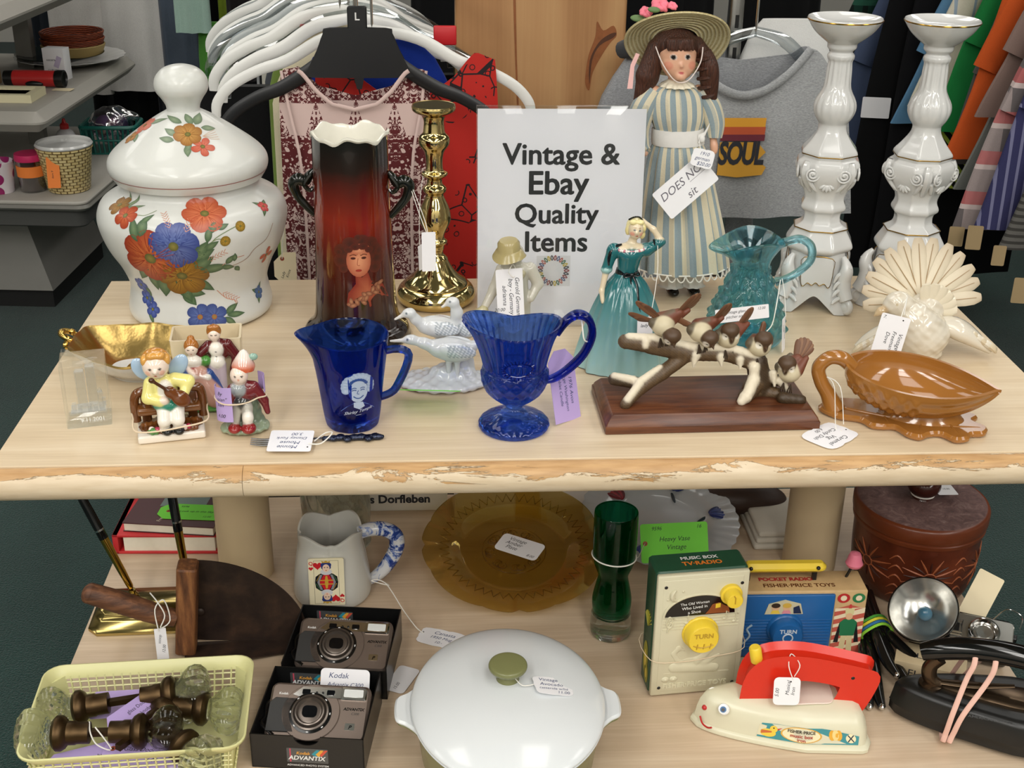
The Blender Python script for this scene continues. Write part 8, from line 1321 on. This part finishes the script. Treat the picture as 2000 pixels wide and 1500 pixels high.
pf = thing('picture_frame', 'cream picture frame lying flat at the front of the grey fixture', 'frame', (-.735, 2.44, ZU), -4); b = MB(); b.add(loft([[(x, y, 0) for x, y in rrect(190, 120, 2, 1)], [(x, y, 22) for x, y in rrect(190, 120, 2, 1)], [(x, y, 22) for x, y in rrect(150, 84, 2, 1)], [(x, y, 14) for x, y in rrect(150, 84, 2, 1)]]), M('cream painted wood', '#e0d8b4', .5)); b.build('frame', pf); MB().add(box(148, 82, 2), M('green mount', '#5f7a58', .3), xf((0, 0, 12))).build('picture', pf)
gx = thing('wooden_box', 'small wooden box with a bright green sticker on the grey fixture', 'box', (-.86, 2.62, ZU)); b = MB(); b.add(box(110, 60, 70, 2, 1), M('box wood', '#a8845a', .5, (40., .12))); b.build('box', gx); MB().add(box(64, .6, 34), GREENC, xf((6, -30.4, 34))).build('green_sticker', gx)
for lb, x, y, mt_, rz in (('orange tag lying by the red flashlight', -.69, 2.52, ORANGEC, 12), ('small cream tag at the edge of the grey fixture', -.605, 2.55, CREAMC, -8)): o = MB().add(prism(rrect(56, 34, 3, 2), .8), mt_).build('price_tag', None, lb, loc=(x, y, ZU + .0005), rz=rz); o['category'] = 'price tag'
o = MB().add(sheet([[(-14, -1, 40), (14, -1, 40)], [(-6, -12, 10), (22, -12, 8)], [(14, -14, -40), (44, -14, -44)]], .6), LILAC).build('price_tag', None, 'lilac tag hanging over the topmost shelf edge at the upper left corner', loc=(-.665, 2.09, .93)); o['category'] = 'price tag'
YB = NT('basket weave ceramic'); u = YB.n('SeparateXYZ', {0: YB.attr('uvw').outputs[1]}); cvec = YB.n('CombineXYZ', {0: YB.math('MULTIPLY', u.outputs[0], 3.2), 1: YB.math('MULTIPLY', u.outputs[1], .12), 2: 0.}); bt = YB.n('TexBrick', {'Vector': cvec, 'Scale': 1., 'Mortar Size': .12, 'Mortar Smooth': 1., 'Brick Width': 1., 'Row Height': 1., 'Color1': '#e2cf98', 'Color2': '#d4bd80', 'Mortar': '#7a5c28'}); YB.p(col=bt.outputs[0], rough=.3).bump(bt.outputs[1], -.003); YB = YB.m
pt = thing('planter', 'cream basket weave ceramic planter with an orange tag on the lower grey shelf', 'planter', (-.572, 2.37, ZW)); MB().add(lathe([(0, 0), (54, 0), (58, 4), (74, 118), (77, 120), (76, 132), (73, 134), (69, 124), (54, 10), (0, 8)], 64), YB).build('planter_body', pt); MB().add(lathe([(76.5, 126), (78, 130), (74, 136), (69, 132), (55, 12), (0, 9), (0, 8.5)], 64), PORC).build('white_lining', pt)
tag('price_tag', 'orange tag with an eyelet on the cream basket weave planter', (-.588, 2.295, ZW + .068), (76, 0, 4), 34, 84, 'rect', ORANGEC, lines=(('item 9', 8, 0, -6, 90),), hole=(0, 32), eye=True)
pj = thing('plastic_jar', 'clear plastic jar with a pink lid and an orange label', 'jar', (-.668, 2.36, ZW)); MB().add(lathe([(0, 0), (32, 0), (35, 4), (38, 90), (36, 90), (33, 6), (0, 4)], 40), thinglass('clear jar plastic', '#d8d2d0', .05, .3)).build('jar_body', pj); MB().add(lathe([(0, 88), (40, 88), (41, 94), (39, 106), (0, 107)], 40), M('pink lid', '#c82860', .4)).build('pink_lid', pj); MB().add(lathe([(37.4, 44), (38.6, 74)], 40), ORANGEC).build('orange_label', pj); MB().add(lathe([(0, 5), (31, 5), (33, 40), (0, 40)], 32), M('grey contents', '#6a6260', .8)).build('contents', pj)
pm = NT('polka dot pink'); vv = pm.n('TexVoronoi', {0: pm.obj(), 'Scale': 24., 'Randomness': .3}).outputs[0]; pm.p(col=pm.mix(pm.math('LESS_THAN', vv, .42), '#d4ccd0', '#8e1c5c'), rough=.4); pk2 = thing('tumbler', 'pink polka dot tumbler at the left edge of the lower grey shelf', 'tumbler', (-.752, 2.35, ZW)); MB().add(lathe([(0, 0), (34, 0), (42, 86), (40, 88), (33, 5), (0, 4)], 40), pm.m).build('tumbler', pk2)
tb2 = thing('plastic_basket', 'teal openwork plastic basket at the back of the lower grey shelf', 'basket', (-.545, 2.8, ZW)); TEALP = M('teal plastic', '#126056', .35); b = MB(); b.add(box(150, 110, 5), TEALP)
for k in range(11):
    for sy in (-1, 1): b.add(tube([(-72 + 14.4 * k, sy * 54, 4), (-80 + 16 * k, sy * 60, 82)], 3, 6), TEALP)
for sx in (-1, 1): [b.add(tube([(sx * 74, -48 + 16 * k, 4), (sx * 82, -54 + 18 * k, 82)], 3, 6), TEALP) for k in range(7)]
b.add(tube([(x, y, 84) for x, y in rrect(168, 124, 20, 4)], 6, 8, 0, True), TEALP); b.add(tube([(x, y, 44) for x, y in rrect(158, 116, 14, 4)], 2.6, 6, 0, True), TEALP); b.build('basket_body', tb2)
bg = thing('plastic_bag', 'clear plastic bag of purple oddments in the teal basket', 'bag', (-.545, 2.8, ZW + .03)); V, F, c = blob([('e', '#ffffff', (0, 0, 50), (66, 46, 56)), ('c', '#ffffff', (20, 0, 80), (84, -8, 78), 26, 8)], h=4, k=14, disp=lambda G: 3 * np.sin(G[..., 0] * .12 + G[..., 2] * .1) * np.sin(G[..., 1] * .15)); MB().add((V, F), thinglass('bag film', '#e4deea', .08, .5)).build('film', bg)
V, F, c = blob([('e', '#6a4a7a', (-20, 0, 46), (30, 26, 34)), ('e', '#4a3a5a', (22, 4, 50), (30, 26, 38)), ('e', '#b08a5a', (-24, -18, 40), (14, 10, 18)), ('e', '#8a5a7a', (10, -20, 60), (16, 12, 16))], h=3, k=2); MB().add((V, F), MATTE, col=c).build('contents', bg)
bo = thing('squeeze_bottle', 'clear squeeze bottle with a red cap on the lower grey shelf', 'bottle', (-.665, 2.72, ZW)); MB().add(lathe([(0, 0), (30, 0), (32, 6), (32, 60), (24, 78), (12, 88), (0, 88)], 32), M('frosted plastic', '#c4c2c4', .25)).build('bottle', bo); MB().add(lathe([(13, 86), (13, 100), (6, 106), (4, 118), (0, 118)], 24), M('red plastic', '#b82a2a', .3)).build('red_cap', bo)
